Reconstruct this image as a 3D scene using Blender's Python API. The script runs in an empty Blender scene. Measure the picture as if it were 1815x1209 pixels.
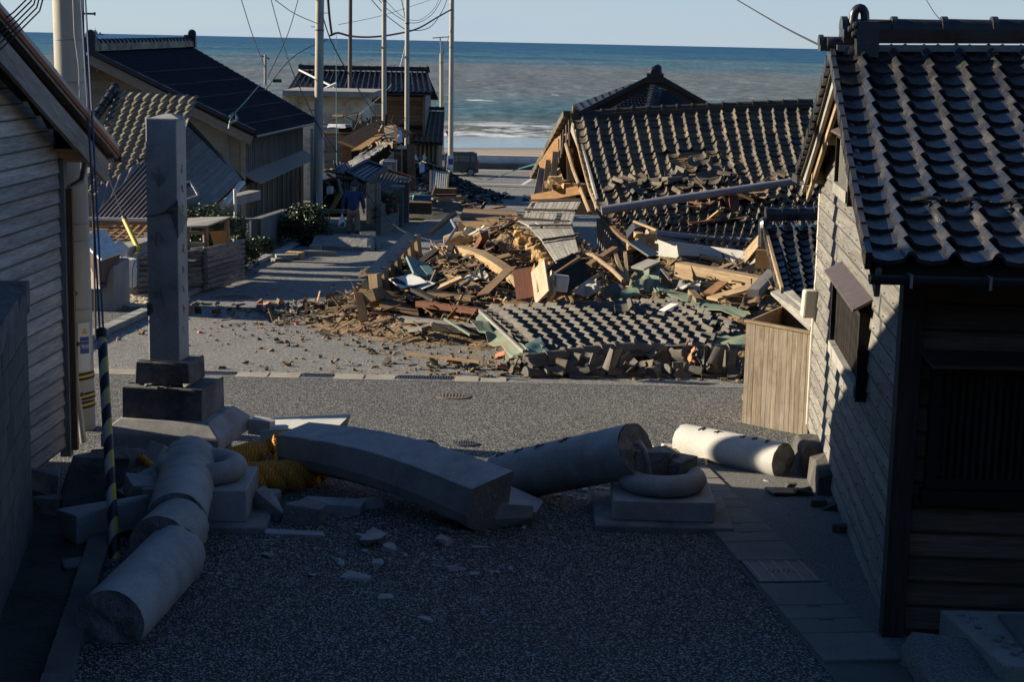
import bpy, bmesh, math, random
import numpy as np
from mathutils import Vector, Matrix, noise as mnoise
RND = random.Random(7)
C = bpy.context.scene.collection
SC = bpy.context.scene
# ---------------------------------------------------------------- camera, sky, sun, exposure
FPX, CX, CY = 3000.0, 907.5, 604.5
PITCH, ROLL, ZC = math.radians(10.04), math.radians(1.23), 3.6
_F = Vector((0, math.cos(PITCH), -math.sin(PITCH)))
_R0 = Vector((1, 0, 0)); _U0 = Vector((0, math.sin(PITCH), math.cos(PITCH)))
_R = _R0*math.cos(ROLL) + _U0*math.sin(ROLL)
_U = -_R0*math.sin(ROLL) + _U0*math.cos(ROLL)
CAMP = Vector((0, 0, ZC))
cam_d = bpy.data.cameras.new('camera'); cam = bpy.data.objects.new('camera', cam_d); C.objects.link(cam)
cam_d.sensor_width = 36; cam_d.lens = FPX/1815*36; cam_d.clip_start = 0.1; cam_d.clip_end = 60000
m3 = Matrix((_R, _U, -_F)).transposed(); cam.matrix_world = Matrix.Translation(CAMP) @ m3.to_4x4()
SC.camera = cam
SUN_AZ, SUN_EL = math.radians(282), math.radians(17.5)     # azimuth clockwise from +Y: the sun stands to the left
sd = Vector((math.sin(SUN_AZ)*math.cos(SUN_EL), math.cos(SUN_AZ)*math.cos(SUN_EL), math.sin(SUN_EL)))
sl = bpy.data.lights.new('sun', 'SUN'); sl.energy = 5.0; sl.angle = math.radians(0.55); sl.color = (1.0, 0.87, 0.66)
so = bpy.data.objects.new('sun', sl); C.objects.link(so); so.rotation_euler = sd.to_track_quat('Z', 'Y').to_euler()
W = bpy.data.worlds.new('World'); SC.world = W; W.use_nodes = True
wn, wl = W.node_tree.nodes, W.node_tree.links
wn.clear()
sky = wn.new('ShaderNodeTexSky'); sky.sky_type = 'NISHITA'; sky.sun_disc = False
sky.sun_elevation = SUN_EL; sky.sun_rotation = SUN_AZ; sky.altitude = 10; sky.air_density = 0.8; sky.dust_density = 0.0; sky.ozone_density = 4.8
bg = wn.new('ShaderNodeBackground'); bg.inputs['Strength'].default_value = 0.06
wo = wn.new('ShaderNodeOutputWorld')
tc = wn.new('ShaderNodeTexCoord'); mp = wn.new('ShaderNodeMapping'); mp.inputs['Scale'].default_value = (1.0, 1.0, 9.0)
nz = wn.new('ShaderNodeTexNoise'); nz.inputs['Scale'].default_value = 5.0; nz.inputs['Detail'].default_value = 7; nz.inputs['Roughness'].default_value = 0.55
cr = wn.new('ShaderNodeValToRGB'); cr.color_ramp.elements[0].position = 0.40; cr.color_ramp.elements[1].position = 0.72
cr.color_ramp.elements[0].color = (0.66, 0.66, 0.66, 1); cr.color_ramp.elements[1].color = (1, 1, 1, 1)
mx = wn.new('ShaderNodeMixRGB'); mx.inputs['Color2'].default_value = (3.75, 4.6, 5.7, 1)
wl.new(tc.outputs['Generated'], mp.inputs['Vector']); wl.new(mp.outputs[0], nz.inputs['Vector']); wl.new(nz.outputs['Fac'], cr.inputs[0])
se = wn.new('ShaderNodeSeparateXYZ'); wl.new(tc.outputs['Generated'], se.inputs[0]); fall = wn.new('ShaderNodeMapRange')
fall.inputs['From Min'].default_value = 0.0; fall.inputs['From Max'].default_value = 0.10; fall.inputs['To Min'].default_value = 1.0; fall.inputs['To Max'].default_value = 0.0
mu = wn.new('ShaderNodeMath'); mu.operation = 'MULTIPLY'; wl.new(se.outputs[2], fall.inputs['Value']); wl.new(fall.outputs[0], mu.inputs[0]); wl.new(cr.outputs[0], mu.inputs[1]); wl.new(mu.outputs[0], mx.inputs['Fac']); wl.new(sky.outputs[0], mx.inputs['Color1']); wl.new(mx.outputs[0], bg.inputs['Color']); wl.new(bg.outputs[0], wo.inputs['Surface'])
SC.view_settings.view_transform = 'Standard'; SC.view_settings.look = 'None'; SC.view_settings.gamma = 1.0
SC.view_settings.exposure = 1.05; SC.view_settings.use_curve_mapping = False
SC.render.engine = 'CYCLES'; SC.cycles.max_bounces = 6; SC.cycles.diffuse_bounces = 3; SC.cycles.glossy_bounces = 3
SC.cycles.caustics_reflective = False; SC.cycles.caustics_refractive = False

# ---------------------------------------------------------------- placing: photo pixel + distance -> world
def gz(y):
    if y < 12: h = 3.6 + .03*(y-12)
    elif y < 16: h = 3.6 + .04*(y-12)
    elif y < 60: h = 3.76 + .06*(y-16)
    elif y < 112: h = 6.4 + .059*(y-60)
    elif y < 131: h = 9.47
    else: h = min(9.47 + 2.2 + .03*(y-131), 16)
    return ZC - h
def ray(px, py):
    return _F + _R*((px-CX)/FPX) - _U*((py-CY)/FPX)
def P(px, py, Y):
    d = ray(px, py); return CAMP + d*(Y/d.y)
def G(px, py, dz=0.0):
    d = ray(px, py); a, b = 5.0, 400.0
    for _ in range(50):
        m = (a+b)/2; p = CAMP + d*(m/d.y)
        if p.z > gz(m) + dz: a = m
        else: b = m
    return CAMP + d*(b/d.y)
def onplane(px, py, p0, n):
    d = ray(px, py); t = (p0-CAMP).dot(n)/d.dot(n); return CAMP + d*t
def V(*a): return Vector(a)
def fb(p, s=1.0, o=3):
    return mnoise.fractal(Vector(p)*s, 1.0, 2.0, o)

# ---------------------------------------------------------------- objects
MW = {}
def tagit(o, label=None, cat=None, group=None, kind=None):
    if label: o['label'] = label
    if cat: o['category'] = cat
    if group: o['group'] = group
    if kind: o['kind'] = kind
    return o
def link(o, parent=None, M=Matrix.Identity(4)):
    C.objects.link(o)
    if parent is not None:
        o.parent = parent; o.matrix_basis = MW[parent.name].inverted() @ M
    else: o.matrix_basis = M
    MW[o.name] = M.copy(); return o
def empty(name, loc, label=None, cat=None, group=None, rz=0.0):
    o = bpy.data.objects.new(name, None); o.empty_display_size = 0.2
    link(o, None, Matrix.Translation(Vector(loc)) @ Matrix.Rotation(rz, 4, 'Z')); return tagit(o, label, cat, group)
def inst(name, mesh, M, parent=None, label=None, cat=None, group=None, kind=None):
    o = bpy.data.objects.new(name, mesh); link(o, parent, M); return tagit(o, label, cat, group, kind)
def copytree(root, loc, kids, rz=0.0, label=None):
    """copy a thing and its parts: kids = list of (child, grandchildren)"""
    r = root.copy(); C.objects.link(r); r.matrix_basis = Matrix.Translation(Vector(loc)) @ Matrix.Rotation(rz, 4, 'Z'); MW[r.name] = r.matrix_basis.copy()
    if label: r['label'] = label
    for ch in kids:
        c = ch.copy(); C.objects.link(c); c.parent = r
    return r
class MB:
    def __init__(s): s.v = []; s.f = []; s.mi = []; s.cur = 0
    def add(s, vs, fs):
        o = len(s.v); s.v += [tuple(v) for v in vs]; s.f += [tuple(i+o for i in f) for f in fs]; s.mi += [s.cur]*len(fs)
    def box(s, M, sx, sy, sz, jit=0.0, tx=1.0, ty=1.0):
        vs = []
        for z in (-.5, .5):
            kx, ky = (tx, ty) if z > 0 else (1, 1)
            for x, y in ((-.5, -.5), (.5, -.5), (.5, .5), (-.5, .5)):
                p = Vector((x*sx*kx, y*sy*ky, z*sz))
                if jit: p += Vector((RND.uniform(-jit, jit), RND.uniform(-jit, jit), RND.uniform(-jit, jit)))
                vs.append(M @ p)
        s.add(vs, [(3, 2, 1, 0), (4, 5, 6, 7), (0, 1, 5, 4), (1, 2, 6, 5), (2, 3, 7, 6), (3, 0, 4, 7)])
    def bb(s, x0, x1, y0, y1, z0, z1, M=Matrix.Identity(4)):
        s.box(M @ Matrix.Translation(((x0+x1)/2, (y0+y1)/2, (z0+z1)/2)), x1-x0, y1-y0, z1-z0)
    def beam(s, p0, p1, w, h, up=(0, 0, 1), jit=0.0):
        M, L = frame(p0, p1, up); s.box(M, L, w, h, jit)
    def hull8(s, a, b):   # quads a (4 pts) and b (4 pts) joined
        s.add(list(a)+list(b), [(3, 2, 1, 0), (4, 5, 6, 7), (0, 1, 5, 4), (1, 2, 6, 5), (2, 3, 7, 6), (3, 0, 4, 7)])
    def prism(s, poly, d):
        n = len(poly); d = Vector(d); a = [Vector(p) for p in poly]; b = [p + d for p in a]
        s.add(a+b, [tuple(range(n))[::-1], tuple(range(n, 2*n))] + [(i, (i+1) % n, n+(i+1) % n, n+i) for i in range(n)])
    def tube(s, pts, r, n=8, cap=True):
        pts = [Vector(p) for p in pts]; rs = r if hasattr(r, '__len__') else [r]*len(pts)
        rings = []; pu = None
        for i, p in enumerate(pts):
            t = (pts[min(i+1, len(pts)-1)] - pts[max(i-1, 0)]).normalized()
            if pu is None: pu = Vector((0, 0, 1)) if abs(t.z) < .9 else Vector((0, 1, 0))
            u = (pu - t*pu.dot(t)).normalized(); w = t.cross(u); pu = u
            rings.append([p + (u*math.cos(2*math.pi*k/n) + w*math.sin(2*math.pi*k/n))*rs[i] for k in range(n)])
        vs = [v for rg in rings for v in rg]; fs = []
        for i in range(len(pts)-1):
            for k in range(n): fs.append((i*n+k, i*n+(k+1) % n, (i+1)*n+(k+1) % n, (i+1)*n+k))
        if cap: fs += [tuple(range(n))[::-1], tuple((len(pts)-1)*n+k for k in range(n))]
        s.add(vs, fs)
    def grid(s, fn, nu, nv, thick=0.0, tn=None):
        vs = [Vector(fn(i/nu, j/nv)) for j in range(nv+1) for i in range(nu+1)]; w = nu+1
        fs = [(j*w+i, j*w+i+1, (j+1)*w+i+1, (j+1)*w+i) for j in range(nv) for i in range(nu)]
        if thick:
            d = Vector(tn or (0, 0, -1))*thick; o = len(vs); vs2 = [v + d for v in vs]
            fs2 = [tuple(i+o for i in f[::-1]) for f in fs]
            rim = [i for i in range(nu+1)] + [j*w+nu for j in range(1, nv+1)] + [nv*w+i for i in range(nu-1, -1, -1)] + [j*w for j in range(nv-1, 0, -1)]
            fr = [(rim[(k+1) % len(rim)], rim[k], rim[k]+o, rim[(k+1) % len(rim)]+o) for k in range(len(rim))]
            s.add(vs+vs2, fs+fs2+fr)
        else: s.add(vs, fs)
    def lathe(s, prof, n=24, M=Matrix.Identity(4)):   # prof list of (r,z)
        vs = [M @ Vector((r*math.cos(2*math.pi*k/n), r*math.sin(2*math.pi*k/n), z)) for r, z in prof for k in range(n)]
        fs = [(i*n+k, i*n+(k+1) % n, (i+1)*n+(k+1) % n, (i+1)*n+k) for i in range(len(prof)-1) for k in range(n)]
        s.add(vs, fs)
    def mesh(s, mats, name='mesh', smooth=False, center=None):
        me = bpy.data.meshes.new(name)
        c = Vector((0, 0, 0))
        if center is None:
            a = np.array(s.v); c = Vector(((a.min(0)+a.max(0))/2).tolist()) if len(a) else c
        elif center is not False: c = Vector(center)
        me.from_pydata([(x-c.x, y-c.y, z-c.z) for x, y, z in s.v], [], s.f)
        for m in (mats if isinstance(mats, (list, tuple)) else [mats]): me.materials.append(m)
        if isinstance(mats, (list, tuple)) and len(mats) > 1: me.polygons.foreach_set('material_index', s.mi)
        if smooth:
            me.polygons.foreach_set('use_smooth', [True]*len(me.polygons))
            try: me.set_sharp_from_angle(angle=math.radians(38))
            except Exception: pass
        me.update(); return me, c
    def build(s, name, mats, parent=None, smooth=False, bevel=0.0, recalc=True, **kw):
        me, c = s.mesh(mats, name, smooth)
        if recalc:
            bm = bmesh.new(); bm.from_mesh(me); bmesh.ops.recalc_face_normals(bm, faces=bm.faces[:]); bm.to_mesh(me); bm.free()
            if smooth:
                try: me.set_sharp_from_angle(angle=math.radians(38))
                except Exception: pass
        o = inst(name, me, Matrix.Translation(c), parent, **kw)
        if bevel:
            b = o.modifiers.new('bevel', 'BEVEL'); b.width = bevel; b.segments = 2; b.limit_method = 'ANGLE'; b.angle_limit = math.radians(35)
        return o
def frame(p0, p1, up=(0, 0, 1)):
    p0, p1, up = Vector(p0), Vector(p1), Vector(up)
    x = (p1-p0); L = x.length; x.normalize(); z = up - x*up.dot(x)
    if z.length < 1e-4: z = Vector((0, 1, 0)) - x*x.y
    z.normalize(); y = z.cross(x)
    M = Matrix((x, y, z)).transposed().to_4x4(); M.translation = (p0+p1)/2; return M, L
def basis(o, x, y, z):
    M = Matrix((Vector(x).normalized(), Vector(y).normalized(), Vector(z).normalized())).transposed().to_4x4(); M.translation = o; return M
def plank(name, p0, p1, w, h, m, parent=None, up=(0, 0, 1), jit=0.0, bevel=0.0, seg=1, bend=0.0, **kw):
    """one board, its grain along its own X axis"""
    M, L = frame(p0, p1, up); b = MB()
    if seg == 1: b.box(Matrix.Identity(4), L, w, h, jit)
    else:
        vs = []
        for i in range(seg+1):
            t = i/seg; x = (t-.5)*L; dz = bend*math.sin(math.pi*t)
            vs += [(x, -w/2, dz-h/2), (x, w/2, dz-h/2), (x, w/2, dz+h/2), (x, -w/2, dz+h/2)]
        fs = [(0, 1, 2, 3), tuple(4*seg+k for k in (3, 2, 1, 0))]
        for i in range(seg): fs += [(4*i+k, 4*i+4+k, 4*i+4+(k+1) % 4, 4*i+(k+1) % 4) for k in range(4)]
        b.add(vs, fs)
    me, c = b.mesh(m, name, center=False); o = inst(name, me, M, parent, **kw)
    if bevel:
        bv = o.modifiers.new('bevel', 'BEVEL'); bv.width = bevel; bv.segments = 1
    return o
def rock_mesh(m, sx, sy, sz, seed, n=14, sharp=.55):
    r = random.Random(seed); bm = bmesh.new()
    for i in range(n):
        v = Vector([(1 if r.random() < .5 else -1)*r.uniform(sharp, 1) for _ in range(3)])
        if r.random() < .35: v[r.randrange(3)] *= r.uniform(-.4, .4)
        bm.verts.new((v.x*sx/2, v.y*sy/2, v.z*sz/2))
    bmesh.ops.convex_hull(bm, input=bm.verts[:])
    for v in [v for v in bm.verts if not v.link_faces]: bm.verts.remove(v)
    me = bpy.data.meshes.new('stone'); bm.to_mesh(me); bm.free(); me.materials.append(m); return me

# ---------------------------------------------------------------- materials
def nodes(name):
    m = bpy.data.materials.new(name); m.use_nodes = True; nt = m.node_tree; nt.nodes.clear()
    o = nt.nodes.new('ShaderNodeOutputMaterial'); b = nt.nodes.new('ShaderNodeBsdfPrincipled'); nt.links.new(b.outputs[0], o.inputs[0])
    return m, nt, b
def N(nt, typ, **kw):
    n = nt.nodes.new(typ)
    for k, v in kw.items():
        if k in n.inputs: n.inputs[k].default_value = v
        else: setattr(n, k, v)
    return n
def L(nt, a, b): nt.links.new(a, b)
def ramp(nt, inp, stops):
    r = N(nt, 'ShaderNodeValToRGB'); e = r.color_ramp.elements
    while len(e) < len(stops): e.new(0.5)
    for i, (p, c) in enumerate(stops):
        e[i].position = p; e[i].color = (c, c, c, 1) if not hasattr(c, '__len__') else (*c[:3], 1)
    L(nt, inp, r.inputs[0]); return r.outputs[0]
def mixc(nt, fac, a, b, mode='MIX'):
    n = N(nt, 'ShaderNodeMixRGB', blend_type=mode)
    for k, x in (('Fac', fac), ('Color1', a), ('Color2', b)):
        if hasattr(x, 'node'): L(nt, x, n.inputs[k])
        else: n.inputs[k].default_value = x if k == 'Fac' else (*x[:3], 1)
    return n.outputs[0]
def vec(nt, stretch=(1, 1, 1), coord='Object', rand=True):
    if coord == 'World': o = N(nt, 'ShaderNodeNewGeometry').outputs['Position']
    else: o = N(nt, 'ShaderNodeTexCoord').outputs[coord]
    if rand:
        oi = N(nt, 'ShaderNodeObjectInfo'); mu = N(nt, 'ShaderNodeMath', operation='MULTIPLY'); mu.inputs[1].default_value = 61.3
        L(nt, oi.outputs['Random'], mu.inputs[0]); ad = N(nt, 'ShaderNodeVectorMath', operation='ADD'); L(nt, o, ad.inputs[0]); L(nt, mu.outputs[0], ad.inputs[1]); o = ad.outputs[0]
    mpn = N(nt, 'ShaderNodeMapping'); mpn.inputs['Scale'].default_value = stretch; L(nt, o, mpn.inputs['Vector']); return mpn.outputs[0]
def noise(nt, v, scale, detail=5, rough=.6, dist=0.0):
    n = N(nt, 'ShaderNodeTexNoise'); n.inputs['Scale'].default_value = scale; n.inputs['Detail'].default_value = detail
    n.inputs['Roughness'].default_value = rough; n.inputs['Distortion'].default_value = dist; L(nt, v, n.inputs['Vector']); return n.outputs['Fac']
def bump(nt, b, h, strength, dist):
    bn = N(nt, 'ShaderNodeBump'); bn.inputs['Strength'].default_value = strength; bn.inputs['Distance'].default_value = dist
    L(nt, h, bn.inputs['Height']); L(nt, bn.outputs[0], b.inputs['Normal']); return bn
def rnd_value(nt, col, amt):
    """every object a little lighter or darker"""
    oi = N(nt, 'ShaderNodeObjectInfo'); mr = N(nt, 'ShaderNodeMapRange'); mr.inputs['To Min'].default_value = 1-amt; mr.inputs['To Max'].default_value = 1+amt
    L(nt, oi.outputs['Random'], mr.inputs['Value']); hs = N(nt, 'ShaderNodeHueSaturation'); L(nt, mr.outputs[0], hs.inputs['Value']); L(nt, col, hs.inputs['Color']); return hs.outputs[0]
def mat(name, c1, c2, scale=6, rough=.8, bs=.3, bd=.01, bscale=None, stretch=(1, 1, 1), coord='Object', var=0.0, metal=0.0, spec=.5, dirt=None, dscale=1.5, damt=.5, speck=None):
    m, nt, b = nodes(name); v = vec(nt, stretch, coord, coord == 'Object')
    f = noise(nt, v, scale, 6, .65); col = mixc(nt, ramp(nt, f, [(.32, 0), (.68, 1)]), c1, c2)
    if dirt:
        d = noise(nt, vec(nt, (1, 1, 1), coord, coord == 'Object'), dscale, 6, .7); col = mixc(nt, ramp(nt, d, [(.48, 0), (.66, damt)]), col, dirt)
    if speck:
        sc, amt = speck; w = noise(nt, vec(nt, (1, 1, 1), coord, coord == 'Object'), sc, 2, .5); col = mixc(nt, ramp(nt, w, [(.35, 1-amt), (.65, 1+amt)]), col, col, 'MIX') if False else mixc(nt, 1.0, col, ramp(nt, w, [(.33, 1-amt), (.67, 1.0)]), 'MULTIPLY')
    if var: col = rnd_value(nt, col, var)
    L(nt, col, b.inputs['Base Color']); b.inputs['Roughness'].default_value = rough; b.inputs['Metallic'].default_value = metal
    b.inputs['Specular IOR Level'].default_value = spec
    if bs:
        h = noise(nt, v, bscale or scale*4, 5, .6); bump(nt, b, h, bs, bd)
    return m
def wood(name, c1, c2, rough=.85, var=.25, grain=14, bs=.5, dirt=None, damt=.5, coord='Object', axis=0, edge=None):
    st = [8, 8, 8]; st[axis] = .55
    m, nt, b = nodes(name); v = vec(nt, tuple(st), coord, coord == 'Object')
    f = noise(nt, v, grain/8, 7, .7, 1.2); g = noise(nt, v, grain/1.5, 4, .7)
    col = mixc(nt, ramp(nt, f, [(.3, 0), (.7, 1)]), c1, c2); col = mixc(nt, 1.0, col, ramp(nt, g, [(.3, .62), (.6, 1.05)]), 'MULTIPLY')
    if dirt:
        d = noise(nt, vec(nt, (1, 1, 1)), 2.2, 6, .7); col = mixc(nt, ramp(nt, d, [(.45, 0), (.65, damt)]), col, dirt)
    if edge is not None:   # shadow gap and weathering painted as a darker lower lip on each clapboard
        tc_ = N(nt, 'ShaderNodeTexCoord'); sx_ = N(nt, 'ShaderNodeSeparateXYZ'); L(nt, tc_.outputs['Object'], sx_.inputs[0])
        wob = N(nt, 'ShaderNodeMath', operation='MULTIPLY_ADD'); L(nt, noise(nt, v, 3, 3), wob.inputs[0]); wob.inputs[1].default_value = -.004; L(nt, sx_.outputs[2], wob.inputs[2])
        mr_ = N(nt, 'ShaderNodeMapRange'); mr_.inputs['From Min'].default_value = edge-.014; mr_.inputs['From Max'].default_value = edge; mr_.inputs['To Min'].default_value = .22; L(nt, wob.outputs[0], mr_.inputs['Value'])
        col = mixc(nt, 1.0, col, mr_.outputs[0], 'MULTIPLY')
    if var: col = rnd_value(nt, col, var)
    L(nt, col, b.inputs['Base Color']); b.inputs['Roughness'].default_value = rough; b.inputs['Specular IOR Level'].default_value = .25
    bump(nt, b, g, bs, .004); return m
def plain(name, c, rough=.5, metal=0.0, spec=.5):
    m, nt, b = nodes(name); v = vec(nt); f = noise(nt, v, 9, 5, .6)
    col = mixc(nt, ramp(nt, f, [(.3, 0), (.7, 1)]), tuple(x*.8 for x in c), tuple(x*1.1 for x in c)); L(nt, col, b.inputs['Base Color'])
    b.inputs['Roughness'].default_value = rough; b.inputs['Metallic'].default_value = metal; b.inputs['Specular IOR Level'].default_value = spec; return m
T = {}
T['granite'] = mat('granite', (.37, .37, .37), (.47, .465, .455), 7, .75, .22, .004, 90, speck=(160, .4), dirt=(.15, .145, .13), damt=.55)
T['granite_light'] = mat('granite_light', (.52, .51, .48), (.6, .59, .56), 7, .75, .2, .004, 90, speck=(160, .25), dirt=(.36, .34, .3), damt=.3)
T['granite_broken'] = mat('granite_broken', (.22, .22, .22), (.34, .33, .32), 9, .95, .9, .02, 22, speck=(120, .5))
T['stone_dark'] = mat('stone_dark', (.10, .10, .10), (.24, .24, .235), 3.5, .9, .5, .01, 40, dirt=(.035, .035, .03), dscale=2.5, damt=.85, speck=(90, .4))
T['stone_old'] = mat('stone_old', (.2, .2, .2), (.32, .315, .3), 5, .9, .5, .01, 50, dirt=(.07, .07, .06), damt=.7, speck=(110, .4))
T['concrete'] = mat('concrete', (.26, .25, .23), (.36, .35, .32), 3, .9, .3, .006, 40, dirt=(.13, .12, .1), damt=.6, speck=(70, .25))
T['concrete_dark'] = mat('concrete_dark', (.09, .09, .085), (.16, .155, .145), 3, .92, .4, .008, 40, dirt=(.035, .035, .03), damt=.7)
T['aggregate'] = mat('aggregate', (.13, .13, .125), (.26, .255, .24), 60, .95, .9, .012, 60, speck=(80, .6))
T['pole'] = mat('pole_concrete', (.33, .31, .26), (.42, .395, .335), 4, .85, .2, .004, 60, stretch=(1, 1, .25), dirt=(.28, .25, .2), damt=.5)
T['pole_brown'] = mat('pole_brown', (.09, .065, .05), (.14, .1, .08), 4, .7, .1, .004, 40)
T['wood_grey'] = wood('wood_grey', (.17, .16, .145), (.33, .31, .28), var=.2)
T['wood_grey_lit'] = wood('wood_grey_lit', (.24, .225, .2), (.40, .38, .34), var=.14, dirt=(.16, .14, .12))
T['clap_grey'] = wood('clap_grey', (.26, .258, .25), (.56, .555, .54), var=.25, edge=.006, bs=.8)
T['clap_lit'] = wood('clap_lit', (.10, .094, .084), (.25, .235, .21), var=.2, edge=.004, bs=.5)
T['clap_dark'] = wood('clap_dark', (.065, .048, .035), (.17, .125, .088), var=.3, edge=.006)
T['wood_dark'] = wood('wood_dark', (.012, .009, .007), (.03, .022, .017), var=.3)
T['wood_black'] = wood('wood_black', (.02, .017, .015), (.05, .042, .036), var=.3)
T['wood_tan'] = wood('wood_tan', (.20, .14, .082), (.40, .29, .17), var=.28, dirt=(.16, .11, .07))
T['wood_raw'] = wood('wood_raw', (.42, .28, .14), (.60, .43, .24), var=.25, dirt=(.25, .18, .11))
T['wood_orange'] = wood('wood_orange', (.22, .11, .045), (.38, .21, .09), var=.3, dirt=(.15, .10, .06))
T['wood_pale'] = wood('wood_pale', (.44, .30, .20), (.60, .45, .32), var=.1)
T['wood_brown'] = wood('wood_brown', (.12, .07, .038), (.26, .16, .085), var=.35, dirt=(.22, .16, .1), damt=.4)
T['wood_red'] = wood('wood_red', (.13, .055, .035), (.22, .09, .05), var=.25)
T['fence'] = wood('fence_wood', (.085, .062, .042), (.27, .22, .165), var=.16, dirt=(.25, .22, .185), axis=2, grain=20)
T['board_dim'] = wood('board_dim', (.25, .21, .15), (.35, .3, .22), var=.12)
T['mud'] = mat('mud', (.12, .08, .042), (.32, .21, .105), 6, .97, 1.0, .06, 12, dirt=(.06, .045, .032), dscale=3, damt=.8)
T['clay'] = mat('clay', (.42, .26, .11), (.56, .36, .16), 5, .97, 1.0, .06, 10, dirt=(.25, .17, .1), damt=.6)
T['clay_red'] = mat('clay_red', (.36, .13, .06), (.46, .2, .1), 6, .9, .4, .01, 30, var=.3)
T['plaster'] = mat('plaster', (.58, .50, .36), (.7, .62, .47), 2.5, .93, .3, .01, 30, dirt=(.22, .17, .12), dscale=.8, damt=.75)
T['white'] = plain('white_paint', (.74, .72, .68), .6)
T['white_old'] = mat('white_old', (.55, .55, .52), (.68, .68, .65), 4, .8, .1, .003, 30, dirt=(.3, .27, .22), damt=.6)
T['plastic_cream'] = plain('plastic_cream', (.55, .5, .4), .45)
T['metal_dark'] = plain('metal_dark', (.045, .042, .042), .45, .3)
T['metal_brown'] = plain('metal_brown', (.10, .075, .065), .5, .3)
T['metal_grey'] = plain('metal_grey', (.26, .27, .29), .45, .5)
T['pipe_grey'] = plain('pipe_grey', (.20, .205, .23), .55, .1)
T['rust'] = mat('rust', (.20, .06, .03), (.3, .11, .05), 6, .9, .3, .004, 30)
T['green_sheet'] = mat('green_sheet', (.09, .15, .105), (.17, .20, .14), 3, .7, .3, .01, 12, dirt=(.22, .18, .11), dscale=2.6, damt=.95)
T['teal'] = plain('teal_paint', (.09, .17, .155), .6)
T['glass_dark'] = plain('glass_dark', (.03, .035, .04), .08)
T['yellow'] = plain('yellow_paint', (.62, .42, .03), .5)
T['black'] = plain('black_rubber', (.012, .012, .014), .6)
T['blue_panel'] = plain('blue_panel', (.03, .06, .28), .5)
T['signwhite'] = plain('sign_white', (.6, .62, .62), .5)
T['red'] = plain('red_paint', (.45, .02, .02), .5)
T['tarp'] = mat('white_tarp', (.6, .6, .6), (.72, .72, .72), 3, .7, .5, .03, 6)
T['cable'] = plain('cable_black', (.02, .02, .022), .6)
T['cable_teal'] = plain('cable_teal', (.03, .14, .14), .5)
T['cable_blue'] = plain('cable_blue', (.06, .09, .16), .6)
T['orange_board'] = plain('orange_board', (.42, .17, .025), .7)
T['pane_dark'] = plain('window_dark', (.004, .004, .005), .4)  # near-black colour for the window panes

def tile_mat(name, c1, c2, rough, dust, damt, spec=.5, var=.22, dscale=2.0):
    m, nt, b = nodes(name); v = vec(nt); w = vec(nt, (1, 1, 1), 'World', False)
    f = noise(nt, v, 14, 5, .6); col = mixc(nt, ramp(nt, f, [(.3, 0), (.7, 1)]), c1, c2)
    d = noise(nt, w, dscale, 7, .7); fac = ramp(nt, d, [(.40, 0), (.70, damt)]); col = mixc(nt, fac, col, dust)
    d2 = noise(nt, v, 45, 3, .6); col = mixc(nt, ramp(nt, d2, [(.60, 0), (.72, .35)]), col, tuple(x*1.4 for x in dust))
    if var: col = rnd_value(nt, col, var)
    L(nt, col, b.inputs['Base Color']); rr = ramp(nt, d, [(.40, rough), (.70, min(1, rough+.35))]); L(nt, rr, b.inputs['Roughness'])
    b.inputs['Specular IOR Level'].default_value = spec; bump(nt, b, noise(nt, v, 60, 4, .6), .25, .003); return m
T['tile_black'] = tile_mat('tile_black', (.011, .012, .017), (.022, .023, .030), .17, (.09, .08, .056), .45, .6, dscale=3.0)
T['tile_navy'] = tile_mat('tile_navy', (.008, .009, .014), (.015, .016, .024), .35, (.025, .024, .022), .25, .45, 0)
T['tile_brown'] = tile_mat('tile_brown', (.04, .035, .031), (.08, .068, .056), .55, (.22, .17, .10), .75, .35, dscale=1.3)
T['tile_ridge'] = tile_mat('tile_ridge', (.025, .022, .02), (.05, .043, .038), .5, (.09, .07, .045), .5, .35)
T['tile_grey'] = tile_mat('tile_grey', (.066, .062, .058), (.105, .098, .09), .65, (.2, .165, .115), .4, .3)
T['tile_olive'] = tile_mat('tile_olive', (.12, .108, .082), (.2, .18, .135), .65, (.2, .17, .11), .5, .3)
# ---------------------------------------------------------------- THE GROUND, ROADS, SEA
def asphalt(name, c1, c2, speckc, thr, scale, coarse=.35, dirt=None, damt=.4):
    m, nt, b = nodes(name); w = vec(nt, (1, 1, 1), 'World', False)
    f = noise(nt, w, .45, 6, .65); col = mixc(nt, ramp(nt, f, [(.3, 0), (.7, 1)]), c1, c2)
    f2 = noise(nt, w, scale*.55, 3, .7); col = mixc(nt, 1.0, col, ramp(nt, f2, [(.3, 1-coarse), (.7, 1+coarse)]), 'MULTIPLY')
    vo = N(nt, 'ShaderNodeTexVoronoi'); vo.inputs['Scale'].default_value = scale; L(nt, w, vo.inputs['Vector'])
    sp = N(nt, 'ShaderNodeSeparateColor'); L(nt, vo.outputs['Color'], sp.inputs[0])
    col = mixc(nt, ramp(nt, sp.outputs[0], [(thr, 0), (thr+.12, 1)]), col, speckc)
    if dirt:
        d = noise(nt, w, .8, 7, .7); col = mixc(nt, ramp(nt, d, [(.5, 0), (.72, damt)]), col, dirt)
    L(nt, col, b.inputs['Base Color']); b.inputs['Roughness'].default_value = .9; b.inputs['Specular IOR Level'].default_value = .3
    bump(nt, b, vo.outputs['Distance'], .9, .012); return m
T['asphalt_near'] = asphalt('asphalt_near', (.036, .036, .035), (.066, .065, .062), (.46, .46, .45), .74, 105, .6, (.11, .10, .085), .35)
T['asphalt_mid'] = asphalt('asphalt_mid', (.14, .138, .13), (.195, .19, .178), (.50, .48, .44), .80, 70, .45, (.21, .185, .15), .3)
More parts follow.
